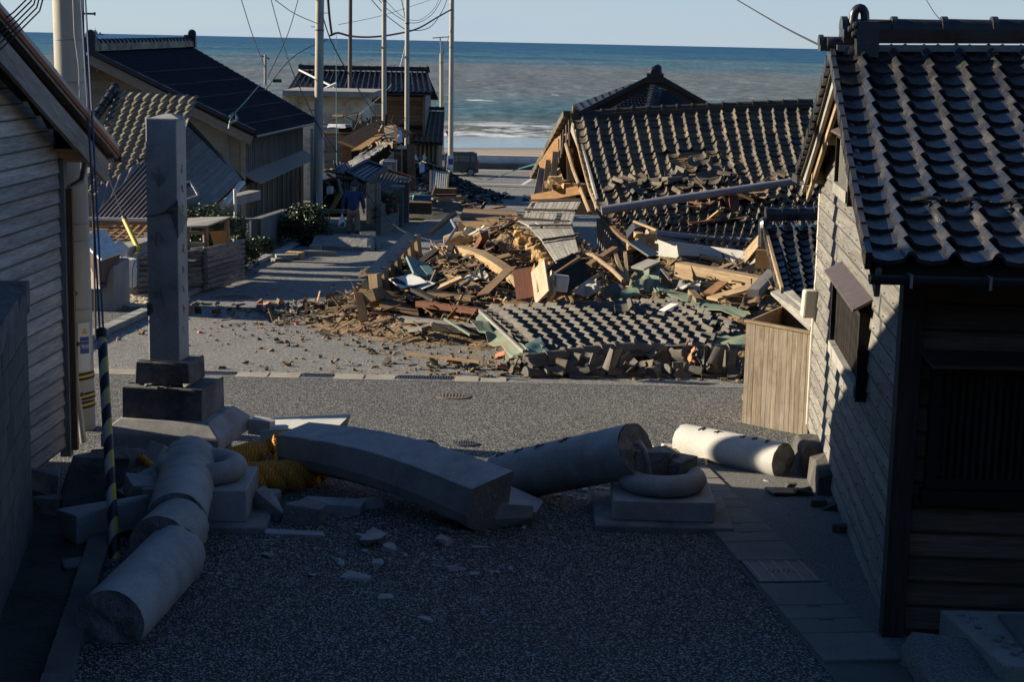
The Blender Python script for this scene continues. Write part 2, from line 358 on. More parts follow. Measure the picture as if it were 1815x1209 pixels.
T['asphalt_far'] = asphalt('asphalt_far', (.15, .145, .135), (.20, .19, .175), (.36, .35, .32), .8, 40, .3, (.22, .19, .14), .4)
T['soil'] = mat('soil', (.085, .07, .05), (.16, .13, .09), 1.2, .97, .6, .03, 15, coord='World', dirt=(.05, .06, .025), dscale=.5, damt=.6)
T['dark_soil'] = mat('dark_soil', (.03, .027, .022), (.07, .06, .05), 5, .97, .8, .03, 25, coord='World')
T['paint'] = mat('road_paint', (.55, .55, .52), (.7, .7, .67), 9, .8, .1, .002, coord='World', dirt=(.2, .19, .17), dscale=6, damt=.8)
def strip_mesh(name, xl, xr, y0, y1, dz, m, step=1.0, nx=1, kind='structure', bumpy=0.0):
    b = MB(); n = max(1, int((y1-y0)/step)); fl = xl if callable(xl) else (lambda y: xl); fr = xr if callable(xr) else (lambda y: xr)
    def fn(u, v):
        y = y0 + (y1-y0)*v; x = fl(y) + (fr(y)-fl(y))*u
        return (x, y, gz(y) + dz + (bumpy*fb((x, y, 0), .6) if bumpy else 0))
    b.grid(fn, nx, n); return b.build(name, m, kind=kind)
strip_mesh('ground', -450, 450, -30, 700, -.02, T['soil'], 1.0)
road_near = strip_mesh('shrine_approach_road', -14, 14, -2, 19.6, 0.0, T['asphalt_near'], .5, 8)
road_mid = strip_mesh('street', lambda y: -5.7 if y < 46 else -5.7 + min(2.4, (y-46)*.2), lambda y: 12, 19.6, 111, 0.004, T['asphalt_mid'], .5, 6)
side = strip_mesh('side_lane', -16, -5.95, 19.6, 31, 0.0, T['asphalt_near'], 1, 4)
coast = strip_mesh('coast_road', -300, 300, 112, 127.2, 0.0, T['asphalt_far'], 1, 20)
for yy, w in ((114.0, .15), (126.2, .15), (120.2, .12)):
    b = MB(); b.bb(-200, 200, yy-w/2*2, yy+w/2*2, gz(120)+.002, gz(120)+.006); b.build('road_marking', T['paint'], kind='structure')
b = MB(); p = G(1028/3.02+500, 930/3.02); b.hull8([V(-4.9+5.2, 113.6, gz(120)+.003), V(-4.6+5.2, 113.6, gz(120)+.003), V(-3.9+5.2, 119, gz(120)+.003), V(-4.2+5.2, 119, gz(120)+.003)], [V(-4.9+5.2, 113.6, gz(120)+.008), V(-4.6+5.2, 113.6, gz(120)+.008), V(-3.9+5.2, 119, gz(120)+.008), V(-4.2+5.2, 119, gz(120)+.008)]); b.build('road_marking', T['paint'], kind='structure')

# unseen wooded shrine hill behind the viewer, added to cut the sky fill
def hillz(x, y): t = max(0, 4.5-y); return gz(4.5) - .02 + (.36*min(t, 9)+.22*max(0, t-9)) + .25*fb((x*.2, y*.2, 0), 1, 3)*min(1, t/4)
b = MB(); b.grid(lambda u, v: V(-70+140*u, 4.5-60*v, hillz(-70+140*u, 4.5-60*v)), 60, 40); b.build('unseen_hillside', T['dark_soil'], kind='structure')
grv = mat('grove_green', (.012, .022, .010), (.035, .05, .02), 2, .9, .6, .1, 4)
b = MB(); b.grid(lambda u, v: V(-60+120*u+1.5*fb((u*40, v*12, 1), 1), -14-28*v+2*fb((u*40, v*12, 5), 1), hillz(-60+120*u, -14-28*v)+(4.5+2.5*fb((u*30, v*9, 3), 1, 4))*min(1, v*6+.02)), 150, 40); b.build('unseen_grove', grv, kind='stuff')
# beach
m, nt, bb_ = nodes('sand'); w = vec(nt, (1, 1, 1), 'World', False); f = noise(nt, w, .25, 6, .6)
col = mixc(nt, ramp(nt, f, [(.35, 0), (.65, 1)]), (.30, .22, .15), (.37, .28, .19))
sx = N(nt, 'ShaderNodeSeparateXYZ'); L(nt, w, sx.inputs[0]); wet0 = noise(nt, vec(nt, (.6, 1, 1), 'World', False), .035, 4, .5)
ma = N(nt, 'ShaderNodeMath', operation='MULTIPLY_ADD'); ma.inputs[1].default_value = 55; L(nt, wet0, ma.inputs[0]); L(nt, sx.outputs[1], ma.inputs[2])
mr = N(nt, 'ShaderNodeMapRange'); mr.inputs['From Min'].default_value = 222; mr.inputs['From Max'].default_value = 232; L(nt, ma.outputs[0], mr.inputs['Value'])
col = mixc(nt, mr.outputs[0], col, (.16, .16, .16)); L(nt, col, bb_.inputs['Base Color'])
rg = N(nt, 'ShaderNodeMapRange'); rg.inputs['To Min'].default_value = .95; rg.inputs['To Max'].default_value = .12; L(nt, mr.outputs[0], rg.inputs['Value']); L(nt, rg.outputs[0], bb_.inputs['Roughness'])
bump(nt, bb_, noise(nt, w, 2.5, 5, .6), .3, .03)
b = MB(); b.grid(lambda u, v: (-300+600*u, 131.2+115*v, ZC-(9.47+1.2+.0225*115*v)+.10*fb((u*600*.02, v*3, 0), 1)), 60, 30); b.build('beach', m, kind='structure')

# sea
SEA = ZC - 13.0
m, nt, bs_ = nodes('sea_water'); w = vec(nt, (1, 1, 1), 'World', False); sx = N(nt, 'ShaderNodeSeparateXYZ'); L(nt, w, sx.inputs[0])
dv = N(nt, 'ShaderNodeMath', operation='DIVIDE'); dv.inputs[0].default_value = 215.0; L(nt, sx.outputs[1], dv.inputs[1])    # 0 at the horizon, 1 at the shore
pn = noise(nt, vec(nt, (.8, .8, 1), 'World', False), .005, 6, .6)
s1 = N(nt, 'ShaderNodeMath', operation='MULTIPLY_ADD'); L(nt, pn, s1.inputs[0]); s1.inputs[1].default_value = .55; L(nt, dv.outputs[0], s1.inputs[2])
s2 = N(nt, 'ShaderNodeMath', operation='SUBTRACT'); L(nt, s1.outputs[0], s2.inputs[0]); s2.inputs[1].default_value = .275
col = ramp(nt, s2.outputs[0], [(0.0, (.015, .07, .14)), (.10, (.02, .10, .17)), (.17, (.07, .15, .18)), (.27, (.16, .17, .155)), (.52, (.155, .175, .165)), (.64, (.07, .165, .19)), (.80, (.13, .165, .15)), (.95, (.22, .21, .17))])
fn1 = noise(nt, vec(nt, (.6, .85, 1), 'World', False), .30, 8, .70, .5)        # surf streaks
env = ramp(nt, dv.outputs[0], [(.76, 0), (.81, .75), (.84, .5), (.89, 1.0)])
th = N(nt, 'ShaderNodeMath', operation='MULTIPLY'); L(nt, ramp(nt, fn1, [(.47, 0), (.54, 1)]), th.inputs[0]); L(nt, env, th.inputs[1])
cap = noise(nt, vec(nt, (.5, .22, 1), 'World', False), .16, 5, .6, .4)
wc = N(nt, 'ShaderNodeMath', operation='MAXIMUM'); L(nt, th.outputs[0], wc.inputs[0]); L(nt, ramp(nt, cap, [(.685, 0), (.71, .8)]), wc.inputs[1])
rip = noise(nt, vec(nt, (1, .28, 1), 'World', False), .30, 4, .65)  # ripple light and shade multiplied into the water colour
col = mixc(nt, 1.0, col, ramp(nt, rip, [(.32, .55), (.5, .95), (.68, 1.55)]), 'MULTIPLY')
rip2 = noise(nt, vec(nt, (1, .10, 1), 'World', False), .085, 4, .65); col = mixc(nt, 1.0, col, ramp(nt, rip2, [(.32, .78), (.68, 1.25)]), 'MULTIPLY')
col = mixc(nt, wc.outputs[0], col, (.9, .92, .93)); L(nt, col, bs_.inputs['Base Color'])
bs_.inputs['Roughness'].default_value = .42; bs_.inputs['Specular IOR Level'].default_value = .14
bump(nt, bs_, noise(nt, vec(nt, (.3, 1, 1), 'World', False), .35, 9, .75), 1.0, 1.6)
b = MB()
def seafn(u, v):
    x = -220+460*u; y = 205 + 150*v; a = 0.0
    for yc, am, wd in ((231, .42, 2.2), (247, .75, 3.2), (266, .75, 4.0), (296, .6, 5), (330, .5, 6)):
        c = yc + 7*math.sin(x*.021+yc) + 5*fb((x*.03, yc, 0)); k = max(0, .45 + .9*fb((x*.035, yc*1.7, 3), 1, 2)); a += am*k*math.exp(-((y-c)/wd)**2)
    return (x, y, SEA + a + .05*fb((x, y*2, 0), .3) - (0 if v > .02 else 0))
b.grid(seafn, 230, 150)
b.add([(-220, 355, SEA), (240, 355, SEA), (240, 30000, SEA), (-220, 30000, SEA)], [(0, 1, 2, 3)])
b.add([(-16000, 205, SEA), (-220, 205, SEA), (-220, 30000, SEA), (-16000, 30000, SEA)], [(0, 1, 2, 3)])
b.add([(240, 205, SEA), (16000, 205, SEA), (16000, 30000, SEA), (240, 30000, SEA)], [(0, 1, 2, 3)])
b.build('sea', m, kind='structure', smooth=True)
# sea wall
T['lidm_'] = mat('pale_concrete', (.50, .49, .45), (.62, .61, .56), 2, .9, .2, .006, 30, dirt=(.3, .28, .24), damt=.4, coord='World')
wall = empty('sea_wall', (0, 128.6, gz(120)), 'long low concrete sea wall between the coast road and the beach', 'wall')
b = MB(); b.bb(-150, 150, 128.2, 128.9, gz(120), gz(120)+.98); wb = b.build('wall_body', T['lidm_'], wall)
b = MB(); b.bb(-150, 150, 127.75, 128.19, gz(120), gz(120)+.42); b.build('footing', T['concrete_dark'], wall)
b = MB()
for i in range(100):
    for zz in (.3, .7): b.box(Matrix.Translation((-60+i*1.2, 128.19, gz(120)+zz)), .06, .03, .06)
b.build('tie_hole', T['black'], wall)
# ship on the horizon
sh = empty('ship', P(170, 58.6, 9000), 'small grey ship far out on the horizon at left', 'ship')
q = P(170, 57.9, 9000); b = MB()
b.hull8([V(q.x-36, q.y-6, SEA), V(q.x+34, q.y-6, SEA), V(q.x+34, q.y+6, SEA), V(q.x-36, q.y+6, SEA)], [V(q.x-44, q.y-6, SEA+8), V(q.x+46, q.y-6, SEA+9), V(q.x+46, q.y+6, SEA+9), V(q.x-44, q.y+6, SEA+8)]); sm = plain('ship_grey', (.30, .34, .40), .7)
b.build('hull', sm, sh); b = MB(); b.bb(q.x-14, q.x+8, q.y-4, q.y+4, SEA+9.1, SEA+20); b.bb(q.x-8, q.x+2, q.y-3, q.y+3, SEA+20.1, SEA+27); b.bb(q.x+18, q.x+26, q.y-3, q.y+3, SEA+9.1, SEA+16); b.build('superstructure', sm, sh)
b = MB(); b.tube([(q.x-3, q.y, SEA+27), (q.x-3, q.y, SEA+40)], 1.2, 5); b.build('mast', sm, sh)

# gutter line across the street (lids and gratings), far side of the approach road
GUT = empty('drain_channel', (0, 19.7, gz(19.7)), None, None); tagit(GUT, kind='structure')
gy = 19.78
def gxy(px): return (px-CX)/FPX*gy
segs = [(-9.0, -5.6, 0), (-5.6, -4.75, 0), (-4.72, -4.4, 1)]
def gseg(a, c): segs.append((gxy(a), gxy(c), 0))
gseg(165, 238); segs.append((gxy(240), gxy(409), 1)); gseg(411, 469); gseg(471, 527); segs.append((gxy(529), gxy(586), 1)); gseg(588, 642); gseg(644, 699)
segs.append((gxy(701), gxy(804), 1)); gseg(806, 850); gseg(852, 900); x = 9.9
steel = plain('grating_steel', (.10, .10, .11), .5, .4)
lidm = mat('lid_concrete', (.27, .245, .20), (.37, .335, .27), 4, .9, .2, .004, 40, dirt=(.25, .2, .14), damt=.5, coord='World')
b = MB(); b.bb(-9, gxy(900), gy-.2, gy+.2, gz(gy)-.10, gz(gy)-.03); b.build('channel_bed', T['concrete'], GUT)
for a, c, g in segs:
    b = MB(); z0 = gz(gy)
    if not g: b.bb(a+.006, c-.006, gy-.16, gy+.16, z0-.05, z0+.012+RND.uniform(0, .004)); b.build('drain_lid', lidm, GUT, bevel=.004)
    else:
        b.bb(a+.005, c-.005, gy-.16, gy-.135, z0-.03, z0+.012); b.bb(a+.005, c-.005, gy+.135, gy+.16, z0-.03, z0+.012)
        k = a+.02
        while k < c-.02: b.bb(k, k+.012, gy-.134, gy+.134, z0-.03, z0+.010); k += .032
        b.build('grating', steel, GUT)
# manhole covers
def manhole(px, py, r, m, label):
    g = G(px, py); t = empty('manhole_cover', g, label, 'manhole cover'); b = MB(); b.lathe([(0, .012), (r*.86, .012), (r*.86, .006), (r*.9, .006), (r*.9, .012), (r, .010), (r, -.01)], 32, Matrix.Translation(g) @ Matrix.Rotation(-.05, 4, 'X')); b.build('rim', m, t)
    b = MB()
    for i in range(-4, 5):
        for j in range(-4, 5):
            if i*i+j*j < 17: b.box(Matrix.Translation(g + V(i*r*.19, j*r*.19, .014-.0*j)) @ Matrix.Rotation(.7, 4, 'Z'), r*.09, r*.09, .008)
    b.build('tread', m, t)
rm = mat('manhole_rust', (.09, .07, .06), (.13, .10, .08), 12, .8, .3, .004)
manhole(417, 528, .36, rm, 'rusty round manhole cover in the sunlit street behind the stone pillar')
manhole(803, 704, .19, rm, 'small brown manhole cover just in front of the street gutter')
manhole(826, 788, .12, T['metal_dark'], 'small dark valve cover in the asphalt near the leaning column')

# right-hand pavement strip: slabs, steel covers and the sidewalk by the house
SW = strip_mesh('sidewalk', lambda y: 2.24-(y-9.6)*.115+.02, lambda y: 5.0, 7, 15.4, .012, T['aggregate'], .5, 6)
PAV = empty('pavement', (1.9, 12, gz(12)), None, None); tagit(PAV, kind='structure')
b = MB(); b.grid(lambda u, v: (1.80-(7+8.4*v-9.6)*.105+.50*u, 7+8.4*v, gz(7+8.4*v)+.006), 1, 20); b.build('slab_bed', T['concrete_dark'], PAV)
def sl_x(y): return 1.82-(y-9.6)*.105
slm = mat('slab_concrete', (.17, .165, .15), (.27, .26, .235), 3, .9, .3, .005, 50, dirt=(.08, .075, .065), damt=.6, speck=(90, .35))
slm2 = mat('slab_smooth', (.13, .125, .11), (.19, .18, .16), 3, .85, .2, .004, 50, dirt=(.07, .065, .055), damt=.5)
covm = plain('cover_steel', (.10, .105, .115), .6)
order = ['a', 's', 's', 'a', 'g', 'a', 's', 's', 'a', 's', 's', 'a', 'a', 's', 's', 'g', 'a', 's', 's', 'a', 's', 's', 'a', 'g', 'a', 's', 's']
lens = {'a': .50, 's': .28, 'g': .55}
y = 7.55
# shift so that one steel cover lies where (1405,1020) is seen
yc = G(1405, 1020).y; yy = y
for k, o_ in enumerate(order):
    if k == 4: break
    yy += lens[o_]
y += yc - (yy + .275)
for o_ in order:
    if y > 15.0: break
    ln = lens[o_]; x0 = sl_x(y+ln/2); z = gz(y+ln/2); tilt = math.atan2(gz(y+ln)-gz(y), ln)
    M = Matrix.Translation((x0+.23, y+ln/2, z+.014)) @ Matrix.Rotation(.105, 4, 'Z') @ Matrix.Rotation(tilt, 4, 'X') @ Matrix.Rotation(RND.uniform(-.004, .004), 4, 'Y')
    b = MB()
    if o_ in 'as':
        b.box(Matrix.Identity(4), .46, ln-.012, .03); me, c = b.mesh(slm if o_ == 'a' else slm2, 'slab', center=False); ob_ = inst('paving_slab', me, M, PAV)
        bv = ob_.modifiers.new('bevel', 'BEVEL'); bv.width = .005; bv.segments = 1
        if o_ == 's':
            b = MB(); b.box(Matrix.Translation((0, ln/2-.03, .0155)), .09, .022, .003); me, c = b.mesh(T['black'], 'hole', center=False); inst('hand_hole', me, M, ob_)
    else:
        b.box(Matrix.Identity(4), .43, ln-.03, .03); me, c = b.mesh(covm, 'cover', center=False); cov = inst('steel_cover', me, M, PAV)
        b = MB()
        for k in range(5): b.box(Matrix.Translation((-.19+k*.095, 0, .0165)), .006, ln-.05, .005)
        b.box(Matrix.Translation((0, ln/2-.03, .0165)), .40, .006, .005); b.box(Matrix.Translation((0, -ln/2+.03, .0165)), .40, .006, .005)
        me, c = b.mesh(T['metal_grey'], 'seam', center=False); inst('cover_rib', me, M, cov)
        b = MB()
        for k in range(12): b.box(Matrix.Translation((-.10+k*.018, .02 if k % 2 else -.03, .0165)), .010, .012, .004)
        me, c = b.mesh(T['black'], 'studs', center=False); inst('cover_stud', me, M, cov)
    y += ln
# kerb stones along the left of the street
KS = empty('street_kerb', (-5.8, 30, gz(30)), None, None); tagit(KS, kind='structure')
y = 20.1
while y < 46:
    b = MB(); ln = .6; x = -5.82; M = Matrix.Translation((x, y+ln/2, gz(y+ln/2)+.045)) @ Matrix.Rotation(math.atan2(-.06, 1), 4, 'X')
    b.box(Matrix.Identity(4), .22, ln-.015, .10, .006); me, c = b.mesh(T['concrete'], 'kerb', center=False); o_ = inst('kerb_stone', me, M, KS); bv = o_.modifiers.new('b', 'BEVEL'); bv.width = .015; bv.segments = 1; y += ln
# dark kerb in the left foreground
KL = empty('foreground_kerb', (-2.9, 10.6, gz(10.6)), None, None); tagit(KL, kind='structure')
y = 7.6
while y < 13.2:
    ln = .55; x = -2.52-(y-9)*.16; M = Matrix.Translation((x, y+ln/2, gz(y+ln/2)+.03)) @ Matrix.Rotation(.16, 4, 'Z')
    b = MB(); b.box(Matrix.Identity(4), .15, ln-.012, .09, .004); me, c = b.mesh(T['concrete_dark'], 'kerb', center=False); inst('kerb_stone', me, M, KL); y += ln
b = MB(); b.grid(lambda u, v: (-6+(3.42-(7+6.4*v-9)*.16)*u, 7+6.4*v, gz(7+6.4*v)+.01+.03*fb((u*4, v*8, 0), 1)), 12, 24); b.build('verge', T['dark_soil'], kind='structure')
# ---------------------------------------------------------------- TILES AND ROOFS
TW, TL_ = .265, .235
def tile_prof(u):
    if u < .70: return -.018*math.sin(math.pi*u/.70) + .004
    return .004 + .046*max(0.0, math.sin(math.pi*(u-.70)/.30))**.75
def tile_data(w=TW, l=TL_, lap=.055, lf=.020, us=(0, .14, .35, .56, .70, .77, .85, .93, 1.03), th=.016, sc=1.0):
    """one pantile: x along the eave, y up the slope, z out of the roof; its lower edge sits proud of the row below"""
    v = []; f = []; n = len(us)
    for (y, lift) in ((-lap*.6, .030), (l, .004)):
        for u in us: v.append((u*w, y, tile_prof(min(u, 1))*sc + lift))
    for u in us: v.append((u*w, -lap*.6, tile_prof(min(u, 1))*sc + lf - th))
    for i in range(n-1):
        f.append((i, i+1, n+i+1, n+i)); f.append((2*n+i, 2*n+i+1, i+1, i))
    f.append((2*n, 0, n)); f.append((3*n-1, 2*n-1, n-1))
    return np.array(v), f
TV, TF = tile_data()
_tcache = {}
def tile_mesh(m):
    if m.name not in _tcache:
        tv_, tf_ = tile_data(sc=1.5, lf=.005) if m.name == 'tile_grey' else tile_data(); me = bpy.data.meshes.new('tile'); me.from_pydata(tv_.tolist(), [], tf_); me.materials.append(m)
        me.polygons.foreach_set('use_smooth', [True]*len(me.polygons)); me.set_sharp_from_angle(angle=math.radians(42)); _tcache[m.name] = me
    return _tcache[m.name]
def patch(A, B, Cc, D, sag=0.0, lump=0.0, seed=0, ls=1.0):
    """bilinear sheet: A top-left, B top-right, Cc bottom-left, D bottom-right; u along the eave, v down the slope"""
    A, B, Cc, D = map(Vector, (A, B, Cc, D))
    def S(u, v):
        p = (A*(1-u)+B*u)*(1-v) + (Cc*(1-u)+D*u)*v
        p = p + Vector((0, 0, -sag*math.sin(math.pi*min(max(v, 0), 1))*(1)))
        if lump: p = p + Vector((0, 0, lump*fb((p.x+seed*9, p.y, seed), ls, 2)))
        return p
    return S
def tile_roof(parent, S, wid, hei, m, max_parts=300, skip=None, jit=0.0, jitfn=None, name='roof_tile', cut=None, kindrest='stuff'):
    nc, nr = max(1, round(wid/TW)), max(1, round(hei/TL_)); cells = []
    for j in range(nr):
        for i in range(nc):
            u, v = i/nc, (j+1)/nr
            if skip and skip((i+.5)/nc, (j+.5)/nr): continue
            cells.append((i, j, u, v))
    mats_ = []
    for i, j, u, v in cells:
        p = S(u, v); ex = S(u+1/nc, v) - p; ey = S(u, v-1/nr) - p
        z = ex.cross(ey).normalized(); x = ex.normalized(); y = z.cross(x)
        M = basis(p, x, y, z) @ Matrix.Diagonal((ex.length/TW, ey.length/TL_, 1, 1))
        jj = jitfn(u, v) if jitfn else jit
        if jj:
            M = M @ Matrix.Translation((RND.gauss(0, jj*.05), RND.gauss(0, jj*.08), abs(RND.gauss(0, jj*.05)))) @ Matrix.Rotation(RND.gauss(0, jj*.5), 4, 'Z') @ Matrix.Rotation(RND.gauss(0, jj*.35), 4, 'X') @ Matrix.Rotation(RND.gauss(0, jj*.35), 4, 'Y')
        mats_.append(M @ Matrix.Rotation(RND.gauss(0, .006), 4, 'Z') @ Matrix.Rotation(RND.gauss(0, .010), 4, 'X'))
    me = tile_mesh(m)
    order = sorted(range(len(mats_)), key=lambda k: (mats_[k].translation-CAMP).length)
    for k in order[:max_parts]: inst(name, me, mats_[k], parent)
    rest = order[max_parts:]
    if rest:
        tv = np.c_[TV, np.ones(len(TV))]; vs = []; fs = []; o = 0
        for k in rest:
            vs.append((np.array(mats_[k]) @ tv.T).T[:, :3]); fs += [tuple(a+o for a in f) for f in TF]; o += len(TV)
        a = np.concatenate(vs); c = (a.min(0)+a.max(0))/2; mm = bpy.data.meshes.new('tiles'); mm.from_pydata((a-c).tolist(), [], fs); mm.materials.append(m)
        mm.polygons.foreach_set('use_smooth', [True]*len(mm.polygons)); mm.set_sharp_from_angle(angle=math.radians(42))
        inst('roof_tiling', mm, Matrix.Translation(Vector(c.tolist())), parent, kind=kindrest)
    return len(cells)
def roof_deck(parent, S, m, th=.05, nu=8, nv=8, down=.03, name='roof_deck', u0=0, u1=1, v0=0, v1=1):
    b = MB(); b.grid(lambda u, v: S(u0+(u1-u0)*u, v0+(v1-v0)*v) + Vector((0, 0, -down)), nu, nv, th); return b.build(name, m, parent)
def ridge(parent, pts, m, r=.085, step=.30, layers=3, lw=.24, name='ridge_tile', wob=0.0, collar=True, lh=.045):
    """flat courses under half-round cap tiles along a polyline"""
    pts = [Vector(p) for p in pts]; cum = [0]
    for a, b_ in zip(pts, pts[1:]): cum.append(cum[-1]+(b_-a).length)
    def at(s):
        for k in range(len(pts)-1):
            if s <= cum[k+1] or k == len(pts)-2: return pts[k].lerp(pts[k+1], (s-cum[k])/max(1e-6, cum[k+1]-cum[k]))
    n = max(1, round(cum[-1]/step)); st = cum[-1]/n
    for q in range(layers):
        for k in range(max(1, n//2)):
            s0, s1 = k*cum[-1]/max(1, n//2), (k+1)*cum[-1]/max(1, n//2)
            a, b_ = at(s0), at(s1); off = Vector((0, RND.uniform(-.01, .01)+RND.gauss(0, wob*.2), q*lh + lh/2))
            plank('flat_ridge_tile', a+off, b_+off+Vector((0, 0, RND.gauss(0, wob*.1))), lw-.008*q, lh*.99, m, parent)
    half = MB(); k = 9
    def ring(x, rr): return [(x, rr*math.cos(math.pi*i/(k-1)), rr*math.sin(math.pi*i/(k-1))*1.05) for i in range(k)]
    v = ring(-.5, r*1.0) + ring(.5, r*.9); f = [(i, i+1, k+i+1, k+i) for i in range(k-1)] + [tuple(range(k))[::-1], tuple(range(k, 2*k))]; half.add(v, f)
    if collar:
        v = ring(-.52, r*1.22) + ring(-.40, r*1.22); half.add(v, [(i, i+1, k+i+1, k+i) for i in range(k-1)] + [tuple(range(k))[::-1], tuple(range(k, 2*k))])
    me, c = half.mesh(m, 'cap', smooth=True, center=False)
    for i in range(n):
        a, b_ = at(i*st), at((i+1)*st); up = Vector((0, 0, layers*lh)); M, L_ = frame(a+up, b_+up)
        M = M @ Matrix.Rotation(RND.gauss(0, wob), 4, 'Z') @ Matrix.Rotation(RND.gauss(0, wob*.6), 4, 'Y') @ Matrix.Diagonal((L_, 1, 1, 1)); inst(name, me, M, parent)

def clap_wall(parent, p0, p1, zb, ztop, m, bh=.15, th=.018, name='wall_board', nails=None, out=None, holes=()):
    """horizontal overlapping boards between vertical lines p0 and p1 (xy), clipped by ztop(t)"""
    p0, p1 = Vector((p0[0], p0[1], 0)), Vector((p1[0], p1[1], 0)); d = p1-p0; Lw = d.length; x = d/Lw
    n = Vector(out) if out is not None else Vector((x.y, -x.x, 0)); n = (n - x*n.dot(x)).normalized(); zm = max(ztop(t/40) for t in range(41)); z = zb; k = 0
    while z < zm-.02:
        z1 = z+bh; ts = [t/60 for t in range(61) if ztop(t/60) > z+.01]
        if ts:
            t0, t1 = min(ts), max(ts); runs = [(t0, t1)]
            for (h0, h1, hz0, hz1) in holes:
                if z1 > hz0+.02 and z < hz1-.02:
                    nr = []
                    for a, c in runs:
                        if h1 <= a or h0 >= c: nr.append((a, c)); continue
                        if h0 > a: nr.append((a, h0))
                        if h1 < c: nr.append((h1, c))
                    runs = nr
            for a, c in runs:
                ta = [t for t in ts if a <= t <= c and ztop(t) > z1-.01]; a2, c2 = (min(ta), max(ta)) if ta else ((a+c)/2, (a+c)/2)
                if a != t0: a2 = a
                if c != t1: c2 = c
                def q(t, zz, o_): return p0 + d*t + n*o_ + Vector((0, 0, zz))
                jo = RND.uniform(0, .004)
                poly_o = [q(a, z-.012, th+.012+jo), q(c, z-.012, th+.012+jo), q(c2, z1, th*.6+jo), q(a2, z1, th*.6+jo)]
                poly_i = [q(a, z-.012, .006), q(c, z-.012, .006), q(c2, z1, -.006), q(a2, z1, -.006)]
                cc = q((a+c)/2, z, 0); Mf = basis(cc, x, n, (0, 0, 1)); inv = Mf.inverted(); b = MB()
                b.hull8([inv @ w for w in poly_i], [inv @ w for w in poly_o]); me, c_ = b.mesh(m, 'board', center=False)
                bm = bmesh.new(); bm.from_mesh(me); bmesh.ops.recalc_face_normals(bm, faces=bm.faces[:]); bm.to_mesh(me); bm.free()
                inst(name, me, Mf, parent)
        z = z1; k += 1
def clap_flat(parent, A, B, Cc, D, m, n, name='wall_board', th=.02, gap=.12, out=None, drop=(), jit=.0, tilt=.5):
    """n boards filling a quad (A-B one long edge, Cc-D the opposite one); boards run A->B direction"""
    A, B, Cc, D = map(Vector, (A, B, Cc, D)); nn = (B-A).cross(Cc-A).normalized()
    if out is not None and nn.dot(Vector(out)) < 0: nn = -nn
    for k in range(n):
        if k in drop: continue
        v0, v1 = k/n, (k+1-gap*.3)/n; a0, b0, a1, b1 = A.lerp(Cc, v0), B.lerp(D, v0), A.lerp(Cc, v1), B.lerp(D, v1)
        j = RND.uniform(-jit, jit); j2 = RND.uniform(-jit, jit); a0 = a0.lerp(b0, j); a1 = a1.lerp(b1, j); b0 = b0.lerp(a0, j2); b1 = b1.lerp(a1, j2)
        x = (b0-a0).normalized(); y = nn.cross(x); Mf = basis((a0+b1)/2, x, y, nn); inv = Mf.inverted(); o_ = th*tilt
        lo = [a0, b0, b1, a1]; hi = [a0+nn*th, b0+nn*th, b1+nn*(th+o_), a1+nn*(th+o_)]
        b = MB(); b.hull8([inv @ p for p in lo], [inv @ p for p in hi]); me, c_ = b.mesh(m, 'board', center=False)
        bm = bmesh.new(); bm.from_mesh(me); bmesh.ops.recalc_face_normals(bm, faces=bm.faces[:]); bm.to_mesh(me); bm.free()
        inst(name, me, Mf, parent)
def gutter(parent, p0, p1, m, r=.055, hangers=0, name='gutter'):
    M, L_ = frame(p0, p1); b = MB(); k = 9; v = []
    for rr in (r, r-.006):
        for x in (-L_/2, L_/2): v += [(x, rr*math.cos(math.pi*i/(k-1)), -rr*math.sin(math.pi*i/(k-1))) for i in range(k)]
    f = [(i, i+1, k+i+1, k+i) for i in range(k-1)] + [(2*k+i, 2*k+i+1, 3*k+i+1, 3*k+i) for i in range(k-1)]
    f += [(0, k, 3*k, 2*k), (k-1, 2*k-1, 4*k-1, 3*k-1)]; b.add(v, f)
    for s in (-1, 1): b.add([(s*(L_/2-.002), r*math.cos(math.pi*i/(k-1)), -r*math.sin(math.pi*i/(k-1))) for i in range(k)], [tuple(range(k))])
    me, c = b.mesh(m, 'gutter', smooth=True, center=False); g = inst(name, me, M, parent)
    for i in range(hangers):
        p = Vector(p0).lerp(Vector(p1), (i+.5)/hangers); b = MB(); b.beam(p+V(0, -r*1.1, .012), p+V(0, r*1.1, .012), .018, .004); b.beam(p+V(0, -r*1.02, .01), p+V(0, -r*1.02, -.06), .016, .004); b.build('gutter_hanger', T['metal_grey'], g)
    return g

# ---------------------------------------------------------------- RIGHT HOUSE
RHc = P(1598, 900, 9.9); RHf = P(1443, 600, 16.0); rc, rf = V(RHc.x, RHc.y, 0), V(RHf.x, RHf.y, 0)
RH = empty('wooden_house', (RHc.x, RHc.y, gz(9.9)), 'grey clapboard house with black glazed roof tiles at the right edge of the picture', 'house')
wd = (rf-rc).normalized(); wn_ = V(-wd.y, wd.x, 0)          # outward = to the left
if wn_.x > 0: wn_ = -wn_
EL, RL = P(1546, 462, 9.35), P(1478, 88, 12.9)
ER, RR_ = P(1546, 462, 9.35) + V(2.65, -.02, -.0), RL + V(2.65, -.06, .05)
S1 = patch(RL, RR_, EL, ER, sag=.05)
tile_roof(RH, S1, 3.04, 3.65, T['tile_black'])
roof_deck(RH, S1, T['wood_black'], .07, 6, 8, .035, v1=.985)
# far slope, falling towards the sea
BLf = P(1418, 302, 16.35); BRf = BLf + V(2.65, .1, 0)
S2 = patch(RR_, RL, BRf, BLf, sag=.05)
tile_roof(RH, S2, 3.04, 3.75, T['tile_black'], max_parts=40)
roof_deck(RH, S2, T['wood_black'], .07, 6, 8, .035)
